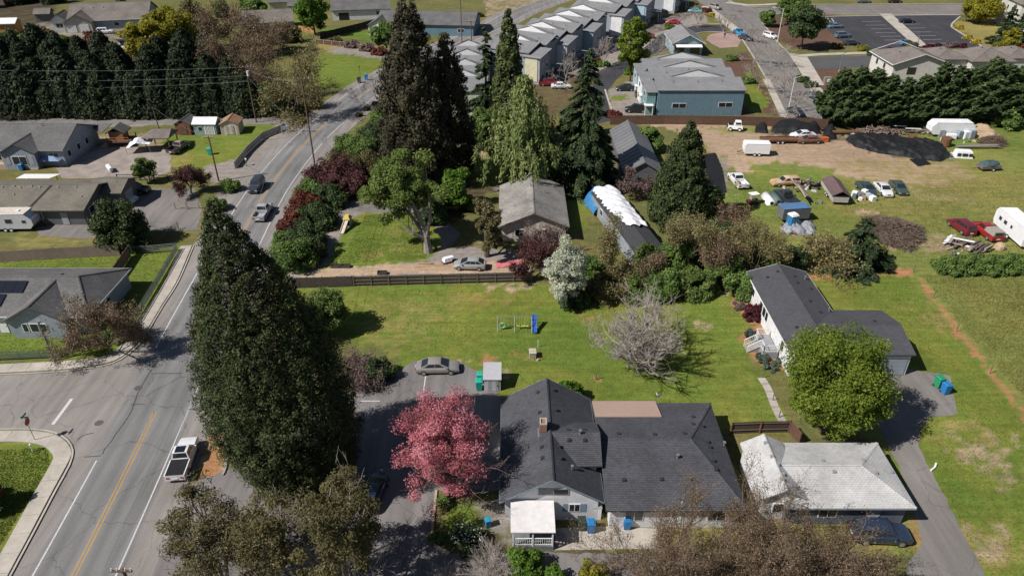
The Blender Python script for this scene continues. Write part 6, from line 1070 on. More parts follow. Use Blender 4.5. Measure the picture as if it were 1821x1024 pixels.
x, y = G(1800, 58); house('apartment_block', 'pale apartment block with tan roof in the top right corner', 'apartment block', (x, y), (x + 22, y - 4), 16, 8.0, 11.0, 'x', (4, 4), wm=siding('offwhite_siding', (.58, .56, .52)), rm=SH_TAN, wins=[('f', 2.5 + 3 * k, z, 1.2, 1.4, 'win') for k in range(4) for z in (1.5, 5.0)] + [('l', 3 + 3.5 * k, z, 1.2, 1.4, 'win') for k in range(4) for z in (1.5, 5.0)])
# ---- middle: weathered house, tarped mobile home, barn
A, B = (-2.0, 92.4), (8.3, 92.4); H = house('house', 'old house with weathered pale grey gable roof in the middle of the trees', 'house', A, B, 14.6, 2.6, 4.8, 'y', wm=W_BEIGE, rm=SH_OLD, over=.5, fascia=WOOD, wins=[('f', 3, .9, 1.2, 1.1, 'win'), ('f', 7, .9, 1.2, 1.1, 'win')], vn=[(4.9, 9.5, 'pipe'), (7.0, 8.8, 'pipe')])
A, B = (16.6, 84.6), (20.9, 85.5); ang = math.atan2(B[1] - A[1], B[0] - A[0]); t = house('mobile_home', 'dark-roofed mobile home half covered by a white tarp', 'mobile home', A, B, 20, 2.7, 3.25, 'y', wm=W_GREY, rm=mat('black_roll_roof', (.05, .052, .058), (.035, .036, .04), 3, .85), over=.2, wins=[('l', 5, 1, 1.2, 1, 'win'), ('l', 11, 1, 1.2, 1, 'win')])
t2 = thing('tarpaulin', 'crumpled white tarp lying over the mobile home roof', 'tarp', (A[0], A[1], 0), ang); n, m_ = 21, 46; V = []
for j in range(m_):
    for i in range(n):
        x = .3 + 5.0 * i / (n - 1) + (1.3 * max(0, .45 - j / (m_ - 1)) * 2 + .16 * math.sin(j * 1.7) + .1 * math.sin(j * .61 + 1)) * (1 - i / (n - 1)); y = 6.4 + 13.9 * j / (m_ - 1) + .35 * math.sin(i * .8) + random.uniform(-.08, .08); zz = 2.72 + .55 * (1 - abs(min(x, 4.3) / 2.2 - 1)) + .17 + random.uniform(0, .12) + .16 * math.sin(x * 3 + y * 1.3) * math.sin(y * 1.5) + .12
        if x > 4.3: zz = max(1.2, zz - (x - 4.3) * 2.2)
        V.append((x, y, zz))
Fq2 = [(j * n + i, j * n + i + 1, (j + 1) * n + i + 1, (j + 1) * n + i) for j in range(m_ - 1) for i in range(n - 1)]; mb = MB(); mb.add(V, Fq2); mb.add([(a, b, c - .02) for a, b, c in V], [f[::-1] for f in Fq2]); mb.build('sheet', TARP_W, t2, True)
t2 = thing('blue_tarpaulin', 'bright blue tarp hanging at the far left corner of the mobile home', 'tarp', (*G(1056, 372), 0), .2); n = 8; V = [(-.9 + 1.7 * i / 7 + .2 * math.sin(j), -2.6 + 5.6 * j / 7, .3 + 2.3 * (i / 7) ** .7 + random.uniform(-.15, .15)) for j in range(8) for i in range(8)]; Fq2 = [(j * n + i, j * n + i + 1, (j + 1) * n + i + 1, (j + 1) * n + i) for j in range(7) for i in range(7)]
mb = MB(); mb.add(V, Fq2); mb.add([(a, b, c - .02) for a, b, c in V], [f[::-1] for f in Fq2]); mb.build('sheet', BLUE_T, t2, True)
H = house('barn', 'grey ribbed-metal barn roof half hidden behind the spruce', 'barn', (18.6, 111), (25.2, 111), 21, 3.0, 5.0, 'y', wm=W_DARK, rm=METAL_R, over=.3); mb = MB()
for k in range(14):
    for s in (0, 1):
        x0, x1 = (0, 3.3) if s == 0 else (6.6, 3.3); mb.tube([(x0, .3 + k * 1.5, 3.03), (x1, .3 + k * 1.5, 5.03)], .05, 4)
mb.build('roof_ribs', METAL_R, H)
# little store beside the bins
x, y = G(861, 695); t = thing('bin_store', 'small pale grey shed with sloping roof beside the teal bins', 'shed', (x, y, 0)); mb = MB(); V = [(0, 0, 0), (1.75, 0, 0), (1.75, 2, 0), (0, 2, 0), (0, 0, 1.55), (1.75, 0, 1.55), (1.75, 2, 2.1), (0, 2, 2.1)]
mb.add(V, [(3, 2, 1, 0), (0, 1, 5, 4), (2, 3, 7, 6), (1, 2, 6, 5), (3, 0, 4, 7), (4, 5, 6, 7)]); mb.build('wall', W_GREYV, t); mb = MB(); mb.slab((-.1, -.12, 1.62), (1.85, -.12, 1.62), (1.85, 2.12, 2.24), (-.1, 2.12, 2.24), .09); mb.build('roof', mat('pale_roll_roof', (.36, .36, .38), (.31, .31, .33), 4, .8), t); mb = MB(); mb.box(.9, -.02, .08, 1.3, .05, 1.35); d = mb.build('door', W_GREYV, t); mb = MB(); mb.box(1.4, -.07, .7, .05, .05, .14); mb.build('handle', BLACK, d)
# ================================================================== VEHICLES
CT = dict(   # L, W, H, belt z, cabin base x0 x1, cabin top x0 x1 (fractions of L), stations (x, top z, half-width factor)
    sedan=(4.8, 1.82, 1.43, .94, (-.40, .29), (-.19, .07), [(-.5, .60, .80), (-.485, .86, .88), (-.36, .96, .97), (-.2, .94, 1), (0, .93, 1), (.2, .92, 1), (.30, .88, .98), (.44, .76, .92), (.49, .62, .84), (.5, .48, .80)]),
    hatch=(4.45, 1.75, 1.49, .98, (-.48, .30), (-.27, .04), [(-.5, .70, .82), (-.485, .98, .90), (-.36, 1.0, .97), (-.2, .97, 1), (0, .95, 1), (.2, .92, 1), (.32, .86, .97), (.44, .72, .90), (.49, .60, .82), (.5, .46, .78)]),
    suv=(4.75, 1.88, 1.75, 1.08, (-.49, .24), (-.44, .10), [(-.5, .80, .84), (-.49, 1.05, .92), (-.4, 1.08, .98), (-.2, 1.08, 1), (0, 1.07, 1), (.2, 1.06, 1), (.30, 1.02, .99), (.44, .94, .95), (.49, .80, .88), (.5, .60, .84)]),
    wagon=(4.9, 1.80, 1.47, .93, (-.49, .20), (-.44, .06), [(-.5, .66, .84), (-.49, .90, .92), (-.4, .94, .98), (-.2, .94, 1), (0, .93, 1), (.2, .92, 1), (.30, .90, .99), (.45, .84, .96), (.49, .72, .92), (.5, .5, .9)]),
    pickup=(5.5, 1.92, 1.78, 1.10, (-.10, .25), (-.07, .12), [(-.12, 1.05, 1), (0, 1.08, 1), (.2, 1.07, 1), (.29, 1.04, .99), (.44, .98, .96), (.49, .84, .90), (.5, .60, .86)]))
PROTO = {}
def car_parts(ty):
    L, W, H, zb, cb, ct, st = CT[ty]; hw = W / 2; P = {}; z0 = .24
    mb = MB(); prof = lambda x, zt, f: [(x, -hw * f * .90, z0), (x, -hw * f, z0 + .16), (x, -hw * f, zt * .62 + .12), (x, -hw * f * .97, zt - .10), (x, -hw * f * .86, zt), (x, 0, zt + .03), (x, hw * f * .86, zt), (x, hw * f * .97, zt - .10), (x, hw * f, zt * .62 + .12), (x, hw * f, z0 + .16), (x, hw * f * .90, z0)]
    V = []; n = 11
    for x, zt, f in st: V += prof(x * L, zt, f)
    k = len(st); Fs = [(i * n + j, i * n + (j + 1) % n, (i + 1) * n + (j + 1) % n, (i + 1) * n + j) for i in range(k - 1) for j in range(n)]; Fs += [tuple(range(n - 1, -1, -1)), tuple((k - 1) * n + j for j in range(n))]
    mb.add(V, [f[::-1] for f in Fs])
    if ty == 'pickup':
        bl = .38 * L; bx = -.5 * L + bl / 2 + .02; mb.box(bx, 0, .45, bl, W * .94, .15)
        for s in (-1, 1): mb.box(bx, s * (hw - .07), .34, bl, .14, .74)
        mb.box(-.5 * L + .04, 0, .40, .08, W * .98, .66); mb.box(-.5 * L + .38 * L, 0, .5, .06, W * .9, .6)
    P['body'] = mb
    bw, tw = hw * .89, hw * .72
    c = [(cb[0] * L, -bw, zb - .05), (cb[1] * L, -bw, zb - .05), (cb[1] * L, bw, zb - .05), (cb[0] * L, bw, zb - .05), (ct[0] * L, -tw, H - .04), (ct[1] * L, -tw, H - .04), (ct[1] * L, tw, H - .04), (ct[0] * L, tw, H - .04)]
    mid = [(ct[0] * L + .12, -tw * .8, H), (ct[1] * L - .12, -tw * .8, H), (ct[1] * L - .12, tw * .8, H), (ct[0] * L + .12, tw * .8, H)]
    mb = MB(); mb.add(c + mid, [(0, 1, 5, 4), (1, 2, 6, 5), (2, 3, 7, 6), (3, 0, 4, 7), (4, 5, 9, 8), (5, 6, 10, 9), (6, 7, 11, 10), (7, 4, 8, 11), (8, 9, 10, 11)]); P['cabin'] = mb
    def face(ids, u0, u1, v0, v1, off=.012):
        a, b, cc, d = [Vector(c[i]) for i in ids]; f = lambda u, v: (a.lerp(b, u)).lerp(d.lerp(cc, u), v); nn = (b - a).cross(d - a).normalized() * off
        q = [f(u0, v0) + nn, f(u1, v0) + nn, f(u1, v1) + nn, f(u0, v1) + nn]; return [tuple(p) for p in q]
    def pane(ids, *a): mb = MB(); mb.slab(*face(ids, *a), .01); return mb
    P['windshield'] = pane((1, 2, 6, 5), .05, .95, .14, .93); P['rear_window'] = pane((3, 0, 4, 7), .07, .93, .18, .90)
    P['side_window'] = []
    sp = ((.10, .50), (.53, .86)) if ty != 'pickup' else ((.08, .46), (.50, .84))
    if ty in ('suv', 'wagon', 'hatch'): sp = ((.06, .30), (.33, .60), (.63, .88))
    for u0, u1 in sp: P['side_window'] += [pane((0, 1, 5, 4), u0, u1, .22, .90), pane((2, 3, 7, 6), 1 - u1, 1 - u0, .22, .90)]
    wr = .33 if ty in ('sedan', 'hatch', 'wagon') else .38; mb = MB(); mb.tube([(0, -.11, 0), (0, -.09, 0), (0, .09, 0), (0, .11, 0)], [wr * .92, wr, wr, wr * .92], 16); P['tyre'] = mb; mb = MB(); mb.tube([(0, -.118, 0), (0, .118, 0)], wr * .62, 12); P['rim'] = mb; P['wr'] = wr
    P['hl'] = MB().box(0, 0, 0, .14, .36, .13); P['tl'] = MB().box(0, 0, 0, .08, .30, .16); P['mir'] = MB().box(0, 0, 0, .12, .20, .13); P['plate'] = MB().box(0, 0, 0, .03, .5, .14); return P
def vehicle(label, u, v, head, ty, c, name='car', cat='car', group=None, detail=True, z=.7, dark=False, sc=1.0, pm=None, cabm=None, glass=None, world=None):
    if ty not in PROTO:
        P = car_parts(ty); PROTO[ty] = {k: ([q.data(k, GLASS) for q in m] if isinstance(m, list) else (m.data(k, None or GLASS) if isinstance(m, MB) else m)) for k, m in P.items()}
        for k in ('tyre',): PROTO[ty][k].materials[0] = TYRE
        PROTO[ty]['rim'].materials[0] = RIM; PROTO[ty]['hl'].materials[0] = LAMP_W; PROTO[ty]['tl'].materials[0] = RED_L; PROTO[ty]['plate'].materials[0] = BLACK
        for k in ('body', 'cabin'):
            PROTO[ty][k].polygons.foreach_set('use_smooth', [True] * len(PROTO[ty][k].polygons)); PROTO[ty][k].set_sharp_from_angle(angle=rad(32))
    Q = PROTO[ty]; L, W, H, zb, cb, ct, st = CT[ty]; hw = W / 2; x, y = world or G(u, v, z); t = thing(name, label, cat, (x, y, .035), rad(head), group); t.scale = (sc, sc, sc); pm = pm or paint(c)
    def put(nm, key, loc=(0, 0, 0), m=None, par=t, me=None):
        o = link(nm, me or Q[key], par); o.location = loc
        if m: o.material_slots[0].link = 'OBJECT'; o.material_slots[0].material = m
        return o
    put('body', 'body', m=pm); put('cabin', 'cabin', m=cabm or pm); put('windshield', 'windshield', m=glass); put('rear_window', 'rear_window', m=glass)
    for me in Q['side_window']: put('side_window', None, me=me, m=glass)
    for sx in (-.31, .31):
        for s in (-1, 1): w_ = put('wheel', 'tyre', (sx * L, s * (hw - .09), Q['wr'])); put('rim', 'rim', par=w_)
    if detail:
        zt = st[-2][1]
        for s in (-1, 1): put('headlight', 'hl', (.485 * L, s * hw * .62, zt - .22)); put('taillight', 'tl', (-.498 * L, s * hw * .68, .66)); put('mirror', 'mir', (cb[1] * L - .35, s * (hw + .06), zb + .02), m=pm)
        put('grille', 'plate', (.503 * L, 0, .46)); put('licence_plate', 'plate', (-.505 * L, 0, .55), m=WHITE)
    return t
def head(a, b):
    (x0, y0), (x1, y1) = G(*a, .7), G(*b, .7); return math.degrees(math.atan2(y1 - y0, x1 - x0))
c_white, c_silver, c_black, c_dk, c_red, c_taupe = (.70, .70, .71), (.36, .37, .39), (.014, .015, .018), (.03, .035, .045), (.22, .012, .016), (.25, .23, .215)
vehicle('dark SUV driving down the road towards the viewer', 0, 0, 270, 'suv', (.03, .036, .046), 'moving_car', world=(road_at(111) - 1.85, 111.5))
vehicle('silver pickup driving away up the road', 0, 0, 90, 'pickup', c_silver, 'moving_pickup', 'pickup truck', world=(road_at(101) + 1.75, 101.5))
t = vehicle('white crew-cab pickup parked on the shoulder, partly under the olive tree', 325, 813, 96, 'pickup', c_white, 'parked_pickup', 'pickup truck', sc=.95)
mb = MB(); mb.box(.06, 0, 1.775, .85, .95, .025); mb.build('sunroof', flat('solar_glass', (.012, .014, .022)), t); mb = MB(); mb.box(-1.68, 0, 1.06, 2.1, 1.66, .06); mb.build('bed_cover', BLACK, t)
vehicle('taupe-grey sedan parked at the top of the car park', 778, 650, 2, 'sedan', c_taupe)
vehicle('silver hatchback parked on the dirt drive in the park', 835, 469, 176, 'hatch', (.30, .31, .31))
vehicle('dark blue-black SUV under the bare trees by the driveway', 1566, 946, -3, 'suv', (.022, .034, .062))
vehicle('dark blue car in the shade at the foot of the sequoia', 664, 872, 80, 'hatch', (.01, .025, .05))
t = vehicle('black pickup parked beside the olive-roofed duplex', 236, 336, -4, 'pickup', c_black, 'parked_pickup', 'pickup truck')
vehicle('white sedan parked at the duplex below the black pickup', 216, 352, -3, 'sedan', c_white)
vehicle('old dark pickup with tan roof on the upper left yard grass', 318, 261, 78, 'pickup', (.035, .035, .04), 'parked_pickup', 'pickup truck', cabm=paint((.32, .24, .19)))
vehicle('white pickup with loaded bed at the edge of the junk yard', 1312, 320, 96, 'pickup', c_white, 'parked_pickup', 'pickup truck'); _p = bpy.context.scene.objects
x, y = G(1312, 324, 1.0); t = thing('scrap_load', 'tan and red scrap heaped in the white pickup bed', 'scrap', (x, y, .62)); mb = MB()
for k in range(9): mb.box(random.uniform(-.5, .5), random.uniform(-.8, .8), random.uniform(0, .2), random.uniform(.2, .6), random.uniform(.2, .6), random.uniform(.1, .35), random.random() * 3, k % 3)
mb.build('heap', [WOODL, RUST, mat('tan_board', (.40, .28, .16))], t)
vehicle('rust-orange and white stripped station wagon in the junk yard', 1397, 322, 187, 'wagon', (.4, .2, .06), pm=mat('rusty_orange_paint', (.44, .20, .05), (.50, .44, .36), .9, .7, coord='obj', wob=.3), detail=False)
vehicle('black pickup buried under planks in the junk yard', 1398, 350, head((1432, 372), (1384, 332)), 'pickup', c_dk, 'junk_pickup', 'pickup truck', detail=False)
vehicle('green sedan behind the heap of scrap, left of three parked cars', 1541, 334, head((1522, 318), (1561, 349)), 'sedan', (.035, .06, .07))
vehicle('white sedan between two green sedans on the grass', 1571, 335, head((1556, 320), (1585, 349)), 'sedan', (.62, .63, .61))
vehicle('dark green sedan, right of three parked on the grass', 1598, 332, head((1584, 316), (1613, 347)), 'sedan', (.05, .075, .065))
vehicle('dark red SUV parked on the field left of the red pickup', 1710, 402, head((1736, 420), (1687, 386)), 'suv', (.15, .012, .022)); 
t = vehicle('red pickup with grey camper shell next to the white travel trailer', 1754, 410, head((1783, 430), (1727, 390)), 'pickup', (.30, .022, .025), 'parked_pickup', 'pickup truck'); mb = MB(); mb.box(-1.65, 0, 1.1, 2.1, 1.8, .62, 0, 0, .94, .88); o = mb.build('camper_shell', mat('grey_shell', (.30, .27, .23), None, 3), t); mb = MB(); mb.box(-2.69, 0, 1.2, .06, 1.3, .4); mb.build('shell_window', GLASS, o)
vehicle('rusty brown car without wheels beside the dirt track', 1439, 248, 182, 'sedan', (.1, .05, .03), pm=RUST, detail=False, name='wrecked_car'); vehicle('white wrecked car behind the rusty brown car', 1428, 239, 184, 'sedan', c_white, detail=False, name='wrecked_car')
far = [('silver SUV at the top of the cross street', 1272, 13, -60, 'suv', (.28, .25, .23)), ('bright blue pickup parked at the paved forecourt', 1315, 58, 100, 'pickup', (.02, .27, .52)), ('white SUV parked under the far street lamp', 1370, 64, -62, 'suv', c_white), ('dark car parked behind the bright blue pickup', 1326, 67, -60, 'sedan', (.04, .04, .045)), ('red sedan on the town house drive, upper one', 1197, 39, 170, 'sedan', (.36, .012, .03)), ('red car on the town house drive, lower one', 1151, 64, 165, 'hatch', (.22, .01, .03)), ('dark red pickup half hidden behind the spruce', 978, 147, 0, 'pickup', (.20, .02, .03)), ('white car half hidden behind the spruce', 998, 152, 0, 'sedan', c_white),
       ('black hatchback on the drive by the town house lawn', 1112, 156, 180, 'hatch', c_black), ('black SUV with covered hood by the yard fence corner', 1131, 194, 175, 'suv', c_black), ('teal car parked at the end of the town lane', 1236, 19, 160, 'sedan', (.08, .38, .48)), ('black sedan alone in the far car park', 1613, 37, 2, 'sedan', (.01, .01, .02)), ('blue-grey SUV in the far car park, left group', 1499, 63, 10, 'suv', (.10, .14, .18)), ('dark sedan nearest the shrubs of the far car park', 1514, 76, 8, 'sedan', (.03, .035, .045)), ('blue car under the olive shrub in the far car park', 1614, 76, 10, 'hatch', (.05, .17, .30)), ('pale blue car at the left end of the far car park', 1486, 46, 10, 'sedan', (.12, .2, .27)), ('grey car at the top picture edge', 1537, 2, 0, 'sedan', (.1, .1, .11)), ('black car at the top picture edge, right one', 1592, 2, 0, 'sedan', c_black),
       ('white SUV under the tan-roofed house, top left', 187, 56, 10, 'suv', c_white), ('dark car at the lower end of the cross street', 1416, 198, -75, 'sedan', c_dk), ('dark blue car at the cross street kerb by the hedge', 1448, 170, -70, 'sedan', (.04, .06, .09)), ('white van beside the tan-roofed house, top left', 240, 38, 30, 'suv', c_white)]
for lb, u, v, h_, ty, c in far: vehicle(lb, u, v, h_, ty, c, detail=False)
# ---- trailers
def wheelpair(t, xs_, hw, r=.34, detail=True):
    for x in xs_:
        for s in (-1, 1): mb = MB(); mb.tube([(x, s * hw - .11, r), (x, s * hw + .11, r)], r, 14); w_ = mb.build('wheel', TYRE, t); mb = MB(); mb.tube([(x, s * hw - .12, r), (x, s * hw + .12, r)], r * .55, 10); mb.build('rim', WHITE, w_)
def boxtrailer(name, label, u, v, hd, L, W, H, body, roof, z0=.55, slant=.5, wins=(), vent=True, cat='trailer', awn=False, rear=0.0, hitch=True, z=.9):
    x, y = G(u, v, z); t = thing(name, label, cat, (x, y, 0), rad(hd)); h = W / 2; a = -L / 2; b = L / 2
    pr = [(a, z0), (b - slant * .6, z0), (b, z0 + .6), (b, H - slant), (b - slant, H), (a + rear, H), (a, H - rear)]; n = len(pr); V = [(x_, s * h, z_) for s in (-1, 1) for x_, z_ in pr]; mb = MB(); mb.add(V, [tuple(range(n)), tuple(range(2 * n - 1, n - 1, -1))] + [((i + 1) % n, i, n + i, n + (i + 1) % n) for i in range(n)]); mb.build('body', body, t)
    mb = MB(); mb.box((a + rear + b - slant) / 2, 0, H + .005, b - slant - a - rear + .06, W + .06, .05); mb.build('roof', roof, t)
    for s, xx, zz, ww, hh in wins:
        mb = MB(); mb.box(xx, s * (h + .01), zz, ww, .05, hh); f = mb.build('window', TRIMG, t); mb = MB(); mb.box(xx, s * (h + .03), zz + .06, ww - .12, .04, hh - .12); mb.build('pane', GLASS, f)
    if vent:
        for xx in (-L * .2, L * .2): mb = MB(); mb.box(xx, 0, H + .05, .5, .5, .14); mb.build('roof_vent', WHITE, t)
    wheelpair(t, (-.5, .35), h - .05)
    if hitch: mb = MB(); mb.tube([(b - .2, -h * .7, z0), (b + 1.1, 0, z0 - .05)], .05, 5); mb.tube([(b - .2, h * .7, z0), (b + 1.1, 0, z0 - .05)], .05, 5); mb.tube([(b + .9, 0, 0), (b + .9, 0, z0 + .1)], .04, 5); mb.build('hitch', BLACK, t)
    return t
RVW = mat('rv_white', (.74, .74, .75), (.66, .66, .67), 1.5, .45, wob=.07, coord='obj')
x, y = G(1806, 425); boxtrailer('travel_trailer', 'white travel trailer at the right edge beside the red pickup', 1806, 412, head((1850, 460), (1772, 392)) , 8.0, 2.5, 3.1, RVW, RVW, wins=[(1, 2.4, 1.6, .7, .6), (1, 1.0, 1.6, .8, .6), (1, -.6, 1.7, .5, .5), (-1, 2.4, 1.6, .7, .6), (-1, .6, 1.6, .8, .6), (-1, -1.2, 1.7, .5, .5)])
boxtrailer('travel_trailer', 'white and tan travel trailer at the left edge below the olive duplex', 22, 397, 2, 7.6, 2.5, 2.9, mat('rv_grey', (.52, .53, .55), (.46, .47, .49), 1.5, .5), mat('rv_tan_roof', (.58, .52, .46), None, 2), wins=[(-1, 0.4, 1.5, 1.0, .7), (-1, 2.6, 1.5, .6, .5)], slant=.9)
boxtrailer('cargo_trailer', 'white cargo trailer beside the dirt track', 1344, 267, 176, 4.6, 2.1, 2.4, RVW, RVW, slant=.2, vent=False)
boxtrailer('cargo_trailer', 'grey cargo trailer with blue roof behind the portable toilet', 1410, 381, 8, 4.4, 2.1, 2.3, mat('grey_trailer_side', (.13, .135, .13), None, 2), mat('blue_trailer_roof', (.08, .17, .32), None, 2), slant=.05, vent=False, hitch=False)
boxtrailer('covered_trailer', 'long open trailer under a brown pitched cover', 1484, 340, head((1500, 362), (1466, 312)), 7.2, 2.4, 1.5, mat('trailer_boards', (.42, .40, .38), None, 2), BLACK, slant=.1, vent=False); t = bpy.data.objects['covered_trailer']; mb = roof_mesh(6.6, 2.9, 1.7, 2.5, 'x'); o = mb.build('cover', mat('brown_cover', (.13, .085, .085), (.10, .065, .065), 2, .8), t); o.location = (-3.6, -1.45, 0)
boxtrailer('camper', 'white camper with rounded roof below the cypress hedge', 1688, 233, 178, 8.2, 2.4, 2.9, RVW, RVW, slant=.7, rear=.6, hitch=False)
def flatbed(label, u, v, hd, L=5.4):
    x, y = G(u, v, .5); t = thing('flatbed_trailer', label, 'trailer', (x, y, 0), rad(hd)); mb = MB(); mb.box(0, 0, .5, L, 2.0, .14); mb.build('deck', RUST, t); wheelpair(t, (-.4, .5), 1.05, .33); mb = MB()
    for s in (-1, 1): mb.box(0, s * 1.0, .64, L, .06, .25)
    mb.tube([(L / 2, 0, .5), (L / 2 + 1.3, 0, .45)], .06, 5); mb.build('frame', RUST, t); return t
flatbed('rusty flatbed trailer beside the dirt track', 1385, 249, 182, 7.0)
# ---- bins
def bin_(label, u, v, c, rz=0.0, s=1.0, name='wheelie_bin', lidc=None):
    x, y = G(u, v); t = thing(name, label, 'bin', (x, y, .02), rz); t.scale = (s, s, s); pm = flat('bin_%02x%02x%02x' % tuple(int(q * 255) for q in c), c, .5); mb = MB(); mb.box(0, 0, .08, .50, .55, .92, 0, 0, 1.18, 1.2); mb.build('body', pm, t)
    mb = MB(); mb.box(0, .02, 1.0, .64, .72, .05); mb.box(0, .0, 1.05, .52, .56, .05, 0, 0, .8, .8); mb.build('lid', flat('lid_%02x%02x%02x' % tuple(int(q * 255) for q in (lidc or c)), lidc or c, .45), t); mb = MB(); mb.tube([(-.3, .38, .95), (.3, .38, .95)], .025, 6); mb.build('handle', BLACK, t)
    for q in (-.24, .24): mb = MB(); mb.tube([(q - .03, .24, .11), (q + .03, .24, .11)], .11, 10); mb.build('wheel', TYRE, t)
    return t
teal, bblue, bgreen, bdk = (.02, .36, .27), (.02, .17, .42), (.02, .24, .12), (.025, .045, .035)
bin_('larger teal bin beside the small grey shed', 852, 692, teal, .1, 1.15); bin_('teal bin behind the larger teal one at the grey shed', 854, 679, teal, .0, 1.1)
bin_('green wheeled bin at the top of the driveway', 1667, 688, bgreen, .3, 1.25); bin_('bright blue wheeled bin next to the green one on the driveway', 1679, 699, bblue, .2, 1.2)
bin_('blue wheeled bin at the front wall of the grey-roofed house', 1050, 944, bblue, 0, 1.1); bin_('dark green wheeled bin left of the blue one at the front wall', 1034, 940, bdk, 0, 1.1); bin_('blue wheeled bin under the long roof edge', 1114, 938, bblue, 0, 1.05)
bin_('blue wheeled bin at the far roadside by the grass', 652, 143, bblue, 0, 1.3); bin_('dark wheeled bin at the far roadside left of the blue one', 639, 148, bdk, 0, 1.3); bin_('blue wheeled bin at the front of the olive duplex', 134, 398, bblue, 0, 1.1); bin_('dark wheeled bin right of the blue one at the duplex', 151, 397, bdk, 0, 1.1); bin_('teal bin near the left utility pole', 374, 275, teal, 0, 1.2); bin_('blue bin at the deck of the big grey house', 40, 303, bblue, 0, 1.1); bin_('small blue bin beside the flowering shrub', 868, 935, (.03, .25, .4), .3, .8)
x, y = G(114, 398); t = thing('water_heater', 'white appliance standing at the duplex wall', 'appliance', (x, y, 0)); MB().box(0, 0, 0, .75, .7, 1.25).build('body', WHITE, t); MB().box(0, -.36, .5, .6, .03, .6).build('door', RVW, t)
# ================================================================== POLES, LAMPS, SIGNS, WIRES
POLEW = mat('pole_wood', (.15, .095, .065), (.10, .065, .045), 4, .9)
def pole(label, u, v, vtop, arms=(), lamp=None, trans=None, lean=(0, 0), r=.15, rz=0.0, world=None):
    x, y = G(u, v); h = hgt(u, vtop, y)
    if world: x, y, h = world
    t = thing('utility_pole', label, 'utility pole', (x, y, 0), rz); mb = MB(); mb.tube([(0, 0, -.2), (lean[0], lean[1], h)], [r, r * .7], 9); mb.build('pole', POLEW, t)
    for f, wd in arms:
        mb = MB(); mb.box(lean[0] * f, lean[1] * f - .12, h * f, wd, .11, .13); a = mb.build('cross_arm', POLEW, t)
        for k in (-.46, -.2, .2, .46): mb = MB(); mb.tube([(lean[0] * f + wd * k, -.12, h * f + .12), (lean[0] * f + wd * k, -.12, h * f + .34)], [.05, .035], 6); mb.build('insulator', WHITE, a)
    if lamp: mb = MB(); mb.tube([(lean[0] * lamp[0], 0, h * lamp[0]), (lamp[1] * .6, lamp[2] * .6, h * lamp[0] + .5), (lamp[1], lamp[2], h * lamp[0] + .5)], .04, 6); a = mb.build('lamp_arm', STEEL, t); mb = MB(); mb.box(lamp[1] * 1.1, lamp[2] * 1.1, h * lamp[0] + .42, .75, .3, .14); mb.build('lamp_head', STEEL, a)
    if trans: mb = MB(); mb.tube([(trans, -.3, h * .84), (trans, -.3, h * .84 + 1.0)], .28, 12); mb.build('transformer', flat('transformer_grey', (.5, .51, .52), .5), t)
    return (x, y, h)
pA = pole('tall brown utility pole with street lamp beside the road shrubs', 563, 314, 140, ((.995, 2.6), (.48, 2.6)), (.33, -3.2, -.4)); pB = pole('wooden utility pole beside the purple tree on the left', 389, 322, 243, ((.97, 1.6),)); pC = pole('short utility pole behind the tan gazebo', 284, 232, 190, lean=(-.2, 0), r=.12); pD = pole('utility pole with transformer at the right end of the dark hedge', 456, 218, 118, ((.98, 2.4),), None, .35); pE = pole('tall utility pole at the far road, cut by the top picture edge', 822, 92, -12, ((.90, 2.6),), (.72, -2.8, 0)); pF = pole('shorter utility pole at the far road beside the tall one', 839, 95, 38, ((.98, 2.6),))
pG = pole('utility pole top poking up at the bottom picture edge beside the road', 0, 0, 0, ((.985, 1.3),), world=(*G(218, 1012, 11.2), 11.3))
WIRE = flat('overhead_wire', (.20, .20, .20), .5, .3)
def wire(label, a, b, sag=1.2, r=.022):
    mb = MB(); P = [tuple(Vector(a).lerp(Vector(b), k / 16) - Vector((0, 0, sag * 4 * (k / 16) * (1 - k / 16)))) for k in range(17)]; mb.tube(P, r, 4); tag(mb.build('overhead_wire', WIRE), label, 'wire', 'overhead wires')
for k, (dz, lbl) in enumerate(((-.2, 'topmost'), (-1.9, 'middle'), (-3.0, 'lowest'))): wire('%s of the overhead wires in front of the dark hedge' % lbl, (pD[0], pD[1], pD[2] + dz), (-175, 158, pD[2] - .5 + dz), 2.0 + .4 * k, .028)
wire('overhead wire from the transformer pole across the road to the tall pole', (pD[0], pD[1], pD[2] - .3), (pA[0], pA[1], pA[2] - .2), 1.0); wire('lower overhead wire from the transformer pole to the tall pole', (pD[0], pD[1], pD[2] - 2), (pA[0], pA[1], pA[2] * .48), 1.0)
wire('overhead wire from the tall pole towards the viewer along the road', (pA[0], pA[1], pA[2] - .2), (pG[0], pG[1], pG[2]), 2.2, .016); wire('second overhead wire along the road, slightly left', (pA[0] - 1.1, pA[1], pA[2] - .1), (pG[0] - 1.0, pG[1], pG[2] + .2), 2.4, .016)
wire('overhead wire from the left pole to the far end of the lane', (pB[0], pB[1], pB[2] - .3), (pC[0], pC[1], pC[2] - .2), .6, .02); wire('overhead wire from the left pole to the tall road pole', (pB[0], pB[1], pB[2] - .2), (pA[0], pA[1], pA[2] * .46), .8, .02); wire('wire between the two far road poles', (pE[0], pE[1], pE[2] * .9), (pF[0], pF[1], pF[2]), .3, .03)
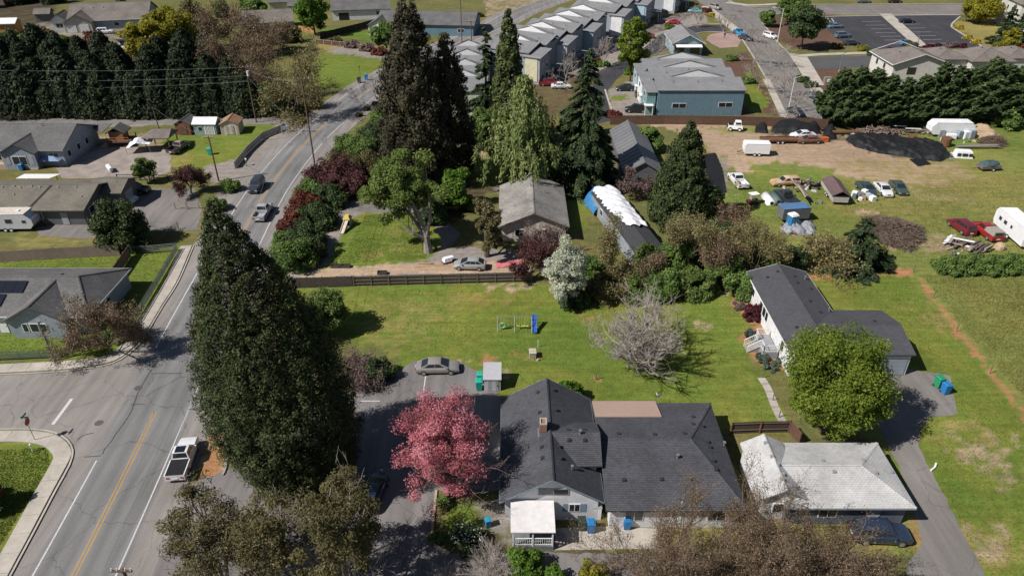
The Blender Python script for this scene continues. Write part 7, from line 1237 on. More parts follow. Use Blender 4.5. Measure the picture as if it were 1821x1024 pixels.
def lamp_post(label, u, v, vtop, ax, ay, m=STEEL, arm=2.6):
    x, y = G(u, v); h = hgt(u, vtop, y); t = thing('street_lamp', label, 'street lamp', (x, y, 0)); MB().tube([(0, 0, 0), (0, 0, h)], [.13, .08], 8).build('post', m, t); d = math.hypot(ax, ay) or 1; ax, ay = ax / d * arm, ay / d * arm
    o = MB().tube([(0, 0, h - .2), (ax * .6, ay * .6, h + .3), (ax, ay, h + .3)], .045, 6).build('arm', m, t); mb = MB(); mb.box(ax * 1.05, ay * 1.05, h + .24, .8, .34, .14, math.atan2(ay, ax)); mb.build('lamp_head', m, o)
    mb = MB(); mb.tube([(0, 0, 0), (0, 0, .5)], [.2, .16], 8); mb.build('base', CONCG, t)
lamp_post('white street lamp with long arm beside the dark evergreen', 1382, 78, 16, -1, .1, flat('pale_post', (.6, .6, .6), .4)); lamp_post('street lamp at the lower end of the cross street', 1402, 196, 138, 1, .1, flat('pale_post', (.6, .6, .6), .4)); lamp_post('thin grey pole on the lawn of the solar house', 97, 641, 572, .2, -.2, flat('dark_grey_post', (.16, .17, .17), .5), .4)
lamp_post('small grey lamp on the electrical side drive', 1492, 128, 96, 1, .2, flat('dark_grey_post', (.16, .17, .17), .5), .5); lamp_post('thin lamp post in the far car park walk', 1630, 84, 62, -1, 0, flat('dark_grey_post', (.16, .17, .17), .5), .5)
# stop sign and street name blades at the near corner
x, y = G(63, 783); t = thing('stop_sign', 'stop sign with green street name blades on the near street corner', 'sign', (x, y, 0)); MB().tube([(0, 0, 0), (0, 0, 3.1)], .035, 6).build('post', STEEL, t)
oc = [(.38 * math.cos(PI / 8 + k * PI / 4), .38 * math.sin(PI / 8 + k * PI / 4)) for k in range(8)]; mb = MB(); V = [(.06 + e, a, 2.45 + b) for e in (-.012, .012) for a, b in oc]; mb.add(V, [tuple(range(7, -1, -1)), tuple(range(8, 16))] + [(i, (i + 1) % 8, 8 + (i + 1) % 8, 8 + i) for i in range(8)]); sg = mb.build('sign_plate', flat('stop_back', (.10, .10, .10), .4, .5), t); mb = MB(); mb.add([(.075, a * .98, 2.45 + b * .98) for a, b in oc], [tuple(range(8))]); mb.build('sign_face', flat('stop_red', (.38, .02, .02), .4), sg)
mb = MB(); mb.box(0, 0, 2.92, .8, .02, .2); mb.build('name_blade', flat('blade_green', (.02, .16, .09), .4), t); mb = MB(); mb.box(0, 0, 3.14, .02, .8, .2); mb.build('name_blade', flat('blade_green', (.02, .16, .09), .4), t)
def post_item(name, label, cat, u, v, h, top=None, m=WOOD, r=.05):
    x, y = G(u, v); t = thing(name, label, cat, (x, y, 0), random.uniform(-.4, .4)); MB().tube([(0, 0, -.1), (0, 0, h)], r, 6).build('post', m, t)
    if top: mb = MB(); mb.box(0, 0, h - .02, top[0], top[1], top[2]); mb.build(top[3], top[4], t)
    return t
post_item('mailbox', 'white mailbox post on the roadside grass, upper left', 'mailbox', 439, 295, 1.1, (.25, .5, .28, 'box', WHITE)); post_item('utility_marker', 'white marker post on the near corner lawn', 'marker', 59, 803, .9, (.14, .14, .12, 'cap', WHITE), WHITE, .05); post_item('yellow_hydrant', 'pale hydrant at the fence by the left sidewalk', 'hydrant', 130, 633, .7, (.25, .25, .12, 'cap', mat('hydrant_paint', (.5, .42, .25))), mat('hydrant_paint', (.5, .42, .25)), .13)
post_item('lawn_post', 'short post casting a shadow on the lawn below the bare grey tree', 'post', 1060, 675, 1.0); post_item('lawn_post', 'short post at the top of the garden path', 'post', 1356, 672, 1.0); post_item('lawn_post', 'post with bracket beside the middle of the garden path', 'post', 1374, 712, .9); post_item('lawn_post', 'post with bracket at the lower end of the garden path', 'post', 1385, 742, .9); post_item('sign_post', 'thin sign post with a brown top at the far grass corner', 'sign', 641, 140, 2.6, (.1, .5, .5, 'plate', mat('sign_brown', (.18, .08, .05)))); post_item('white_stake', 'white marker stake beside the well cover', 'marker', 957, 617, 1.0, None, WHITE, .04)
x, y = G(508, 236); t = thing('real_estate_sign', 'white sign board on posts at the lane junction', 'sign', (x, y, 0), .3)
for q in (-.7, .7): MB().box(q, 0, 0, .1, .1, 1.4).build('post', WHITE, t)
MB().box(0, 0, .55, 1.5, .06, .8).build('board', mat('pale_blue_board', (.45, .52, .60)), t)
x, y = G(194, 302); t = thing('propane_tank_stack', 'stack of white round containers in front of the big grey house', 'container', (x, y, 0), .5)
for k in range(4): MB().tube([(.1 * k, -.55 * k, .3), (.1 * k, -.55 * k, .38), (.1 * k, -.55 * k, .9), (.1 * k, -.55 * k, .98)], [.3, .36, .36, .28], 12).build('container', WHITE, t)
x, y = G(88, 300); t = thing('blue_canopy', 'blue shade canopy beside the steps of the big grey house', 'canopy', (x, y, 0)); o = roof_mesh(4.2, 2.6, 1.4, 2.1, 'x', (1.9, 1.9), .04).build('fabric', mat('blue_canvas', (.22, .30, .48), None, 2, .7), t); o.location = (-2.1, 0, 0)
for q in (-1.9, 1.9): MB().tube([(q, .2, 0), (q, .2, 1.4)], .03, 5).build('pole', STEEL, t)
x, y = G(30, 302); t = thing('front_deck', 'wooden deck with tan boards in front of the big grey house', 'deck', (x, y, 0)); MB().box(-4, 2.0, 0, 12, 3.6, .8).build('deck', mat('tan_deck', (.42, .34, .25), None, 3), t); mb = MB()
for k in range(13): mb.box(-10 + k, .25, .8, .08, .08, .9)
mb.box(-4, .25, 1.65, 12, .1, .08); mb.build('railing', WOODL, t)
for k in range(3): MB().box(3.2, 1 + k * .1, .0, 1.4, 1.0, .65 - .2 * k).build('step', WOODL, t).location = (0, -.4 * k, 0)
# ================================================================== FENCES
def fence(name, label, px, h, m, post_m=None, gap=2.4, boards=True, rails=(.25, .8), face=1, wire_only=False, t_=.03, pr=.06, cat='fence', solid=True):
    P = GS(px); t = thing(name, label, cat, (P[0][0], P[0][1], 0)); ox, oy = P[0]
    for (x0, y0), (x1, y1) in zip(P, P[1:]):
        L = math.hypot(x1 - x0, y1 - y0); n = max(1, round(L / gap)); a = math.atan2(y1 - y0, x1 - x0)
        for k in range(n + 1):
            f = k / n; mb = MB(); mb.box(0, 0, 0, pr * 2, pr * 2, h + .06); o = mb.build('post', post_m or m, t); o.location = (x0 + (x1 - x0) * f - ox, y0 + (y1 - y0) * f - oy, 0); o.rotation_euler = (0, 0, a)
            if k == n: break
            seg = L / n; mx_, my_ = x0 + (x1 - x0) * (f + .5 / n) - ox, y0 + (y1 - y0) * (f + .5 / n) - oy
            if solid:
                mb = MB(); nb = max(2, int(seg / .17))
                for j in range(nb): mb.box(-seg / 2 + (j + .5) * seg / nb, face * .06, .04, seg / nb - .012, t_, h - .04 + random.uniform(-.02, .02))
                o = mb.build('panel', m, t); o['kind'] = 'stuff'; o.location = (mx_, my_, 0); o.rotation_euler = (0, 0, a)
            for r_ in rails: mb = MB(); mb.box(0, 0, h * r_, seg - pr * 2, .05, .09); o = mb.build('rail', post_m or m, t); o.location = (mx_, my_, 0); o.rotation_euler = (0, 0, a)
    return t
DKF = mat('dark_weathered_fence', (.085, .07, .06), (.05, .042, .038), 4, .95, .3); GRF = mat('grey_rail_wood', (.20, .17, .14), (.13, .11, .09), 4, .95, .3); TANF = mat('tan_vinyl_fence', (.26, .20, .165), (.21, .165, .135), 2, .7, .1)
fence('wood_fence', 'dark board fence with grey rails along the park drive', [(630, 509), (785, 505), (945, 501)], 1.5, DKF, GRF, 2.45, rails=(.2, .55, .9)); fence('wood_fence', 'solid dark board fence from the road to the railed fence', [(520, 512), (575, 511), (628, 509)], 1.6, DKF, DKF, 2.4, face=-1)
fence('panel_fence', 'tan panel fence behind the solar house lawn', [(-80, 478), (0, 466), (100, 460), (214, 454)], 1.7, TANF, TANF, 2.5, face=-1); fence('panel_fence', 'short tan panel fence turning towards the road', [(232, 456), (216, 480), (204, 497)], 1.7, mat('brown_panel_fence', (.20, .13, .10), None, 2), None, 2.0)
fence('wood_fence', 'long dark brown fence between junk yard and town houses', [(1085, 222), (1180, 221), (1320, 223), (1470, 228)], 1.9, WOODR, WOODR, 2.6, face=-1); fence('wood_fence', 'brown fence behind the white-roofed building', [(1298, 772), (1350, 770), (1402, 769)], 1.5, DKF, mat('red_brown_rail', (.20, .11, .075), None, 3), 2.0, rails=(.3, .85)); fence('wood_fence', 'short brown fence end slanting to the white roof', [(1402, 769), (1420, 790)], 1.5, WOODR, None, 1.6)
fence('old_fence', 'leaning grey board fence beside the upper left road', [(418, 300), (440, 272), (468, 246), (508, 230)], 1.25, mat('silver_boards', (.48, .43, .38), (.32, .28, .25), 4, .9, .3), None, 2.4, face=-1); fence('garden_fence', 'orange-brown garden fence under the bright green tree', [(500, 50), (520, 54), (560, 61)], 1.7, mat('cedar_fence', (.45, .24, .10), None, 3), None, 2.4); fence('garden_fence', 'dark tall fence between the far gardens', [(570, 72), (600, 64), (640, 54), (668, 46)], 2.0, mat('black_fence', (.03, .028, .026), None, 3), None, 2.4); fence('garden_wall', 'low brown wall with pale coping along the gravel path', [(562, 78), (620, 84), (692, 96)], 1.2, WOODR, CONC, 3.0, rails=(.98,), cat='wall')
fence('rail_fence', 'split-rail wooden fence on the grass in front of the duplex', [(312, 372), (333, 372), (355, 371)], 1.1, WOODL, WOODL, 2.0, rails=(.4, .8), solid=False); fence('rail_fence', 'rusty pipe gate beside the round laurel', [(285, 436), (300, 423), (318, 407)], 1.1, RUST, RUST, 2.2, rails=(.3, .6, .9), solid=False, pr=.035); fence('rail_fence', 'dark double rail along the worn concrete drive', [(210, 321), (250, 321), (300, 322)], 1.1, BLACK, BLACK, 3.0, rails=(.5, .9), solid=False); fence('rail_fence', 'brown rail fence beyond the lane at the left edge', [(-40, 204), (0, 205), (35, 206)], 1.3, WOODR, WOODR, 2.4, rails=(.4, .65, .9), solid=False)
CHL = flat('chain_link_green', (.10, .125, .11), .6, .3)
fence('chain_link_fence', 'green chain-link fence along the near street and sidewalk', [(-60, 645), (0, 641), (110, 636), (190, 612), (240, 575), (270, 525), (316, 446)], 1.1, CHL, CHL, 2.6, rails=(.15, .3, .45, .6, .75, .97), solid=False, pr=.022); fence('chain_link_fence', 'grey chain-link fence behind the small left lawn', [(234, 452), (275, 450), (316, 446)], 1.2, STEEL, STEEL, 2.6, rails=(.2, .4, .6, .8, .97), solid=False, pr=.022)
fence('wire_fence', 'thin wire fence on the orange strip beside the field', [(1624, 484), (1660, 530), (1700, 590), (1760, 664), (1821, 742), (1880, 815)], 1.1, BLACK, WOOD, 6.0, rails=(), solid=False, pr=.03)
fence('rail_fence', 'pale plank fence behind the park lawn by the barn', [(815, 270), (845, 269), (880, 271)], 1.2, mat('white_planks', (.5, .5, .48)), None, 2.4, rails=(.5, .9), solid=False)
# ================================================================== PLAY THINGS AND GARDEN ITEMS
def swing_set():
    x, y = G(915, 585); t = thing('swing_set', 'white and blue metal swing set with yellow swings on the lawn', 'swing set', (x, y, 0)); W = 4.1; wm, gm = flat('swing_leg_white', (.42, .43, .44), .5), flat('swing_green', (.10, .30, .12), .5); ym = flat('swing_yellow', (.45, .48, .12), .5)
    MB().tube([(-W / 2, 0, 1.8), (W / 2, 0, 1.8)], .04, 7).build('top_bar', STEEL, t)
    for q in (-W / 2, 0.0, W / 2):
        for s in (-1, 1): MB().tube([(q, s * .75, 0), (q, 0, 1.82)], .035, 6).build('leg', wm, t)
    for q in (-1.45, -.95, .45, 1.0, 1.45):
        s = MB(); s.tube([(q - .17, 0, 1.8), (q - .17, 0, .5)], .022, 5); s.tube([(q + .17, 0, 1.8), (q + .17, 0, .5)], .022, 5); o = s.build('chain', ym, t); MB().box(q, 0, .44, .45, .2, .05).build('seat', ym if q > 0 else gm, o)
    mb = MB(); mb.tube([(-1.45 + .36 * math.cos(a), -.1, .62 + .36 * math.sin(a)) for a in np.linspace(0, 2 * PI, 15)], .06, 6, cap=False); mb.build('glider_ring', flat('ring_green', (.25, .5, .3), .5), t)
    bl = flat('slide_blue', (.03, .10, .36), .35); P = [(W / 2 + .35, .9, 1.5), (W / 2 + .35, .3, 1.1), (W / 2 + .35, -.6, .4), (W / 2 + .35, -1.1, .25)]; mb = MB()
    for a, b in zip(P, P[1:]): mb.slab((a[0] - .24, b[1], b[2]), (a[0] + .24, b[1], b[2]), (a[0] + .24, a[1], a[2]), (a[0] - .24, a[1], a[2]), .05)
    for s in (-1, 1): mb.tube([(p[0] + s * .25, p[1], p[2] + .08) for p in P], .06, 5)
    mb.build('slide', bl, t); mb = MB()
    for s in (-1, 1): mb.tube([(W / 2 + .35 + s * .22, 1.3, 0), (W / 2 + .35 + s * .22, .9, 1.6)], .03, 5)
    for k in range(4): mb.tube([(W / 2 + .13, 1.25 - .09 * k, .3 + .32 * k), (W / 2 + .57, 1.25 - .09 * k, .3 + .32 * k)], .025, 5)
    mb.build('ladder', wm, t)
swing_set()
x, y = G(617, 404); t = thing('toy_slide', 'small beige toy playhouse with slide on the park lawn', 'toy slide', (x, y, 0), -.15); MB().box(0, .6, 0, 1.0, 1.0, 1.25).build('tower', mat('toy_grey', (.42, .38, .36), None, 3), t); MB().box(0, .6, 1.25, 1.2, 1.2, .5, 0, 0, .5, .5).build('roof', mat('toy_yellow', (.55, .42, .10), None, 3), t)
mb = MB(); mb.slab((-.3, -2.3, .12), (.3, -2.3, .12), (.3, .1, 1.1), (-.3, .1, 1.1), .07); mb.tube([(-.32, -2.3, .2), (-.32, .1, 1.2)], .07, 5); mb.tube([(.32, -2.3, .2), (.32, .1, 1.2)], .07, 5); mb.build('slide', mat('toy_beige', (.55, .48, .40), None, 3), t); MB().box(.2, .05, .3, .4, .06, .8).build('opening', BLACK, t)
x, y = G(947, 634); t = thing('well_cover', 'small beige box cover on bare soil in the lawn', 'well cover', (x, y, 0), .05); MB().box(0, 0, 0, .72, .9, .75).build('box', mat('beige_box', (.38, .36, .27), None, 3), t); MB().box(0, 0, .75, .82, 1.0, .07).build('lid', mat('beige_lid', (.45, .43, .33), None, 3), t)
x, y = G(957, 641); t = thing('garden_stone', 'pale stone on the bare soil beside the well cover', 'stone', (x, y, 0)); MB().box(0, 0, -.05, .35, .3, .3, .5, 0, .6, .6).build('stone', CONC, t)
x, y = G(798, 466); t = thing('covered_lounger', 'white-covered cart with wooden handles beside the silver hatchback', 'cart', (x, y, 0), .5); MB().box(0, 0, .3, 1.7, .9, .5, 0, 0, .8, .7).build('cover', TARP_W, t); MB().box(0, 0, .05, 1.9, .7, .25).build('frame', WOOD, t)
for s in (-1, 1): MB().tube([(.6, s * .5, .3), (.6, s * .42, .3)], .3, 10).build('wheel', TYRE, t)
x, y = G(755, 470); t = thing('wire_trellis', 'low tan wire frame beside the drive', 'trellis', (x, y, 0)); mb = MB(); rail(mb, (-.8, 0), (.8, 0), 0, .7, 5); mb.build('frame', WOODL, t)
for k, (u, v, lb) in enumerate(((597, 475, 'dark wooden trough at the park lawn edge, left one'), (615, 475, 'dark wooden trough at the park lawn edge, right one'), (680, 487, 'small dark gate frame lying by the fence'))): x, y = G(u, v); t = thing('trough', lb, 'trough', (x, y, 0)); mb = MB(); [mb.box(*q) for q in ((0, .3, 0, 1.3, .06, .4), (0, -.3, 0, 1.3, .06, .4), (.62, 0, 0, .06, .55, .4), (-.62, 0, 0, .06, .55, .4), (0, 0, .02, 1.2, .55, .06))]; mb.build('box', DKF, t)
x, y = G(905, 470); t = thing('pink_ground_sheet', 'faded pink sheet spread on the ground beside the plum tree', 'sheet', (x, y, 0), .1); V = [(-1.8 + 3.6 * i / 6, -.9 + 1.8 * j / 4, .05 + random.uniform(0, .1)) for j in range(5) for i in range(7)]; MB().add(V, [(j * 7 + i, j * 7 + i + 1, j * 7 + i + 8, j * 7 + i + 7) for j in range(4) for i in range(6)]).build('sheet', mat('pink_sheet', (.48, .15, .16), (.40, .12, .13), 2, .8), t)
x, y = G(1660, 833); t = thing('white_offcut', 'white bent pipe piece lying in the grass by the driveway', 'pipe', (x, y, 0), .6); MB().tube([(-.5, 0, .1), (.2, 0, .12), (.6, .15, .25)], .09, 7).build('pipe', WHITE, t)
x, y = G(1040, 928); t = thing('white_cabinet', 'white storage cabinet at the front wall between the bins', 'cabinet', (x + 1.0, y + .5, 0)); MB().box(0, 0, 0, .8, .5, 1.5).build('body', WHITE, t); MB().box(0, 0, 1.5, .95, .6, .12, 0, 0, .8, .8).build('top', TRIMG, t)
x, y = G(1470, 150); t = thing('electrical_box', 'grey electrical box with sign beside the side drive', 'utility box', (x, y, 0)); MB().box(0, 0, 0, 1.6, 1.2, 1.7).build('box', mat('box_grey', (.22, .19, .17), None, 3), t); MB().box(0, -.62, .7, .8, .04, .7).build('sign', WHITE, t)
# kerb stones along the planted bed by the house
kerb([(776, 872), (772, 910), (768, 955), (775, 972), (800, 984)], wd=.22, h=.15, m=mat('tan_kerb', (.40, .32, .24), None, 3)); kerb([(408, 778), (402, 830), (396, 845)], wd=.2, h=.16, m=CONCG)
# parasail of small things: people on the forecourt
def person(label, u, v, h=1.72, shirt=(.03, .03, .04), legs=(.05, .06, .09), hd=0):
    x, y = G(u, v); t = thing('person', label, 'person', (x, y, .12), hd); me = bpy.data.meshes.new('body'); J = [(0, 0, .95), (0, 0, 1.2), (0, 0, 1.42), (0, 0, 1.52), (0, .02, 1.64), (.12, 0, .9), (.13, .02, .5), (.13, -.03, .08), (-.12, 0, .9), (-.13, -.05, .5), (-.13, -.12, .08), (.2, 0, 1.40), (.24, .02, 1.12), (.24, .12, .9), (-.2, 0, 1.40), (-.24, -.02, 1.12), (-.24, .06, .9), (.13, .12, .04), (-.13, .04, .04)]
    E = [(0, 1), (1, 2), (2, 3), (3, 4), (0, 5), (5, 6), (6, 7), (7, 17), (0, 8), (8, 9), (9, 10), (10, 18), (2, 11), (11, 12), (12, 13), (2, 14), (14, 15), (15, 16)]; rr = [.15, .14, .15, .06, .105, .09, .07, .05, .09, .07, .05, .06, .045, .04, .06, .045, .04, .04, .04]
    me.from_pydata([tuple(q * h / 1.75 for q in p) for p in J], E, []); o = link('body', me, t); sk = o.modifiers.new('skin', 'SKIN'); ss_ = o.modifiers.new('sub', 'SUBSURF'); ss_.levels = ss_.render_levels = 1
    for i, d in enumerate(me.skin_vertices[0].data): d.radius = (rr[i], rr[i]); d.use_root = i == 0
    me.materials.append(mat('clothes_%d' % u, shirt, legs, .9, .9, coord='obj'))
person('person in dark clothes walking on the brick forecourt', 1288, 69); person('person in grey clothes standing near the brick forecourt', 1293, 53, shirt=(.1, .1, .12))
# ================================================================== JUNK YARD
def lumpy(name, label, px, h, m, cat='tarp', seed=1, n=26, rough=.25, sub_=None, edge=.5):
    """a heap under a sheet: plan outline from the photo, bulging middle, wrinkles"""
    P = GS(px); xs_ = [p[0] for p in P]; ys_ = [p[1] for p in P]; x0, x1, y0, y1 = min(xs_), max(xs_), min(ys_), max(ys_); cx, cy = (x0 + x1) / 2, (y0 + y1) / 2; t = thing(name, label, cat, (cx, cy, 0))
    nx = n; ny = max(8, int(n * (y1 - y0) / (x1 - x0) + 4)); gx_, gy_ = np.meshgrid(np.linspace(x0, x1, nx), np.linspace(y0, y1, ny)); poly = P; ins = inside(gx_.ravel(), gy_.ravel(), poly).reshape(gx_.shape)
    d = np.full(gx_.shape, 1e9)
    for i in range(len(P)):
        a, b = np.array(P[i]), np.array(P[(i + 1) % len(P)]); ab = b - a; tt = np.clip(((gx_ - a[0]) * ab[0] + (gy_ - a[1]) * ab[1]) / (ab @ ab + 1e-9), 0, 1); d = np.minimum(d, np.hypot(gx_ - a[0] - tt * ab[0], gy_ - a[1] - tt * ab[1]))
    d = np.where(ins, d, 0); hz = h * (1 - np.exp(-d / edge)) * (.45 + .75 * vnoise(gx_, gy_, 2.4, seed)) + rough * h * ((vnoise(gx_, gy_, .8, seed + 5) - .5) + .6 * (vnoise(gx_ + gy_ * .6, gy_ * .35, .35, seed + 6) - .5)) * (d > 0); hz = np.maximum(hz, .02)
    idm = np.arange(nx * ny).reshape(ny, nx); keep = ins[:-1, :-1] | ins[1:, 1:] | ins[:-1, 1:] | ins[1:, :-1]; F = np.stack([idm[:-1, :-1], idm[:-1, 1:], idm[1:, 1:], idm[1:, :-1]], -1)[keep]
    V = np.stack([gx_ - cx, gy_ - cy, np.where(d > 0, hz, .02)], -1).reshape(-1, 3); link('sheet', npmesh('sheet', V, F, m, smooth=True), t); return t
BTARP = mat('black_tarp', (.016, .0165, .018), (.009, .0095, .011), 3, .6, 1.0, spec=.25, bscale=3.5)
lumpy('black_tarp_heap', 'huge heap under wrinkled black plastic beside the dirt track', [(1503, 248), (1520, 240), (1560, 240), (1600, 247), (1640, 252), (1675, 262), (1690, 278), (1672, 288), (1640, 284), (1600, 278), (1560, 272), (1522, 262)], 1.15, BTARP, seed=3, n=90, rough=.4)
lumpy('black_tarp_heap', 'black plastic heap along the fence behind the rusty trailer', [(1372, 236), (1380, 218), (1420, 214), (1455, 220), (1458, 238), (1420, 240)], 1.5, BTARP, seed=8); lumpy('black_tarp_heap', 'small black plastic heap at the left end of the fence', [(1343, 236), (1345, 222), (1362, 220), (1366, 238)], 1.2, BTARP, seed=9); lumpy('black_tarp_heap', 'black plastic bundle next to the white wreck', [(1464, 250), (1466, 228), (1484, 228), (1488, 248)], 1.4, BTARP, seed=10)
lumpy('black_ground_sheet', 'black plastic sheet pegged flat beside the broad evergreen', [(1250, 276), (1272, 272), (1284, 300), (1292, 342), (1268, 346), (1256, 300)], .12, BTARP, seed=12, n=30); lumpy('black_ground_sheet', 'square black mat in front of the huge plastic heap', [(1618, 284), (1640, 281), (1656, 292), (1632, 296)], .1, BTARP, seed=13, n=14); lumpy('tan_tarp_heap', 'tan tarp over rocks beside the white camper', [(1722, 244), (1728, 224), (1755, 224), (1775, 240), (1770, 248)], 1.2, mat('tan_tarp', (.42, .31, .20), (.34, .25, .16), 2, .8, .5), seed=14, n=20); lumpy('grey_tarp_heap', 'crumpled grey plastic heap beside the portable toilet', [(1388, 412), (1396, 398), (1420, 398), (1450, 404), (1448, 416), (1410, 420)], .7, mat('grey_plastic', (.27, .28, .31), (.12, .125, .14), 1.6, .5, 1.0, bscale=3), seed=15, rough=1.6, n=40)
# brush pile: a dome of sticks
def sticks(n, rx, ry, h, ln, r, flatness=.3):
    a = R.random(n) * 2 * PI; q = R.random(n) ** .5; wob = 1 + .16 * np.sin(a * 3 + 1) + .10 * np.sin(a * 7); x = np.cos(a) * q * rx * wob; y = np.sin(a) * q * ry * wob; z = h * (1 - q ** 2) * R.random(n) ** .35 * (.75 + .5 * vnoise(x, y, 1.3, 55)); d = rvec(n); d[:, 2] *= flatness; d = norm(d); L = ln * R.uniform(.4, 1.2, n); u = norm(np.cross(d, rvec(n))); v = np.cross(d, u); c = np.stack([x, y, np.maximum(z, .06)], 1); rr = r * R.uniform(.5, 1.4, n); V = []
    for s in (-.5, .5):
        for j in range(3): V.append(c + d * (L * s)[:, None] + (u * math.cos(j * 2.1) + v * math.sin(j * 2.1)) * rr[:, None])
    V = np.stack(V, 1).reshape(-1, 3); V[:, 2] = np.maximum(V[:, 2], 0); b = (np.arange(n) * 6)[:, None, None]; f = np.array([[(0, 1, 4, 3), (1, 2, 5, 4), (2, 0, 3, 5)]]); return V, (f + b).reshape(-1, 4)
def brush(label, u, v, rx, ry, h, n, m, ln=1.6, r=.028):
    t = thing('brush_pile', label, 'brush pile', (*G(u, v), 0)); V, F = sticks(n, rx, ry, h, ln, r); o = link('branches', npmesh('branches', V, F, m), t); o['kind'] = 'stuff'; mb = MB(); mb.add([(rx * .88 * math.cos(a) * q, ry * .88 * math.sin(a) * q, h * .55 * (1 - q * q)) for q in (1, .75, .5, .25) for a in np.linspace(0, 2 * PI, 17)[:-1]] + [(0, 0, h * .55)], [(i * 16 + k, i * 16 + (k + 1) % 16, (i + 1) * 16 + (k + 1) % 16, (i + 1) * 16 + k) for i in range(3) for k in range(16)] + [(48 + k, 48 + (k + 1) % 16, 64) for k in range(16)]); mb.build('core', mat('brush_core', (.075, .058, .046), (.05, .04, .032), 4, .95, .8), t)
    return t
brush('big round brown brush pile on the grass near the corner conifer', 1590, 414, 3.7, 4.7, 1.5, 4200, mat('dry_branches', (.20, .145, .11), (.09, .07, .056), 1.5, .95), 2.0, .032); brush('small dark brush heap near the right edge of the junk yard', 1765, 256, 2.4, 2.0, 1.5, 900, TWIGB)
brush('scrap heap of metal and wood behind the huge plastic heap', 1560, 240, 4.8, 2.6, 1.5, 420, mat('mixed_scrap', (.28, .20, .15), (.07, .06, .06), .8, .8), 1.5, .10)
def planks(label, u, v, rz, items, name='lumber_pile', cat='lumber'):
    t = thing(name, label, cat, (*G(u, v), 0), rz)
    for x, y, z, L, wd, th, a, m in items: MB().box(0, 0, 0, L, wd, th).build('plank', m, t).location = (x, y, z); t.children[-1].rotation_euler = (0, random.uniform(-.04, .04), a)
    return t
WS = [WOOD, WOODL, WHITE, mat('grey_boards', (.30, .26, .23), None, 3), mat('dark_boards', (.10, .085, .075), None, 3)]
planks('pile of white and grey boards below the dark red SUV', 1708, 436, .0, [(random.uniform(-1.4, 1.2), random.uniform(-1.0, 1.2), .04 + .05 * k, random.uniform(2, 3.6), random.uniform(.2, .5), .08, random.uniform(.3, 1.0) if k % 3 else random.uniform(-.9, -.4), WS[(2, 3, 4, 0, 3)[k % 5]]) for k in range(16)])
planks('stack of grey logs and pallets right of the board pile', 1738, 446, .25, [(random.uniform(-.8, 1.8), random.uniform(-.8, .8), .05 + .07 * k, random.uniform(1.8, 2.8), random.uniform(.2, .4), .2, random.uniform(.1, .5), WS[(0, 3, 0, 4)[k % 4]]) for k in range(12)])
t = bpy.data.objects['lumber_pile.001']
planks('long planks lying across the junk pickup', 1416, 348, rad(head((1444, 378), (1394, 318))), [(random.uniform(-2.2, 1.8), random.uniform(-.5, .5), 1.25 + .05 * k, random.uniform(3, 5.5), .25, .06, random.uniform(-.08, .08), WS[(0, 3, 1, 4)[k % 4]]) for k in range(12)])
planks('tangled grey timbers at the end of the junk pickup', 1443, 330, .3, [(random.uniform(-1.6, 1.6), random.uniform(-1.6, 1.2), .05 + .1 * k, random.uniform(1.5, 3.5), .3, .2, random.uniform(0, 3), WS[(0, 3, 4)[k % 3]]) for k in range(9)])
planks('flattened timber debris beside the cypress hedge foot', 1632, 233, 0, [(random.uniform(-4, 4), random.uniform(-1.6, 1.6), .03 + .05 * k, random.uniform(2, 4), .35, .1, random.uniform(-.4, .5), WS[(3, 0, 4, 2)[k % 4]]) for k in range(14)])
planks('long grey poles stacked behind the white truck canopy', 1735, 264, 0, [(random.uniform(-.6, .6), .3 * k - .5, .5 + .05 * (k % 2), 8.0, .2, .12, 0.02 * k, WS[3]) for k in range(4)])
x, y = G(1745, 448); t = thing('tan_boulder_tarp', 'tan lumpy sack behind the red pickup', 'sack', (*G(1777, 442), 0)); V, F = [], []
mb = MB(); n = 9
for j in range(6):
    for i in range(n): a = 2 * PI * i / n; q = math.cos(j / 5 * PI / 2); mb.v.append((.85 * q * math.cos(a) * random.uniform(.85, 1.1), .8 * q * math.sin(a) * random.uniform(.85, 1.1), 1.0 * math.sin(j / 5 * PI / 2)))
mb.f = [(j * n + i, j * n + (i + 1) % n, (j + 1) * n + (i + 1) % n, (j + 1) * n + i) for j in range(5) for i in range(n)]; mb.m = [0] * len(mb.f); mb.build('sack', mat('tan_tarp', (.42, .31, .20)), t)
# portable toilet, golf cart, tanks, appliances, canopy cap, covered boat
x, y = G(1406, 404); t = thing('portable_toilet', 'blue portable toilet with white roof in the junk yard', 'toilet', (x, y, 0), .35); bl = mat('toilet_blue', (.03, .17, .36), None, 2, .4); MB().box(0, 0, 0, 1.15, 1.2, 2.05).build('body', bl, t); MB().box(0, 0, 2.05, 1.25, 1.3, .28, 0, 0, .8, .7).build('roof', WHITE, t); d = MB().box(0, -.61, .1, .8, .04, 1.8).build('door', mat('toilet_blue_light', (.06, .26, .46), None, 2, .4), t); MB().box(.3, -.65, .9, .06, .04, .2).build('handle', WHITE, d)
for k in range(4): MB().box(.95, -.5, .1 + .3 * k, .6, .05, .12).build('slat', WHITE, t)
x, y = G(1338, 362); t = thing('golf_cart', 'maroon ride-on cart with white canopy on the junk yard grass', 'golf cart', (x, y, 0), .3); MB().box(0, 0, .25, 2.0, 1.1, .4, 0, 0, .95, .9).build('body', mat('cart_maroon', (.10, .03, .03), None, 2, .4), t); MB().box(-.1, 0, .65, .5, .9, .18).build('seat', mat('cart_seat', (.3, .26, .24)), t); MB().box(-.38, 0, .75, .12, .9, .45).build('backrest', mat('cart_seat', (.3, .26, .24)), t); MB().box(0, 0, 1.72, 1.5, 1.15, .07).build('canopy', WHITE, t)
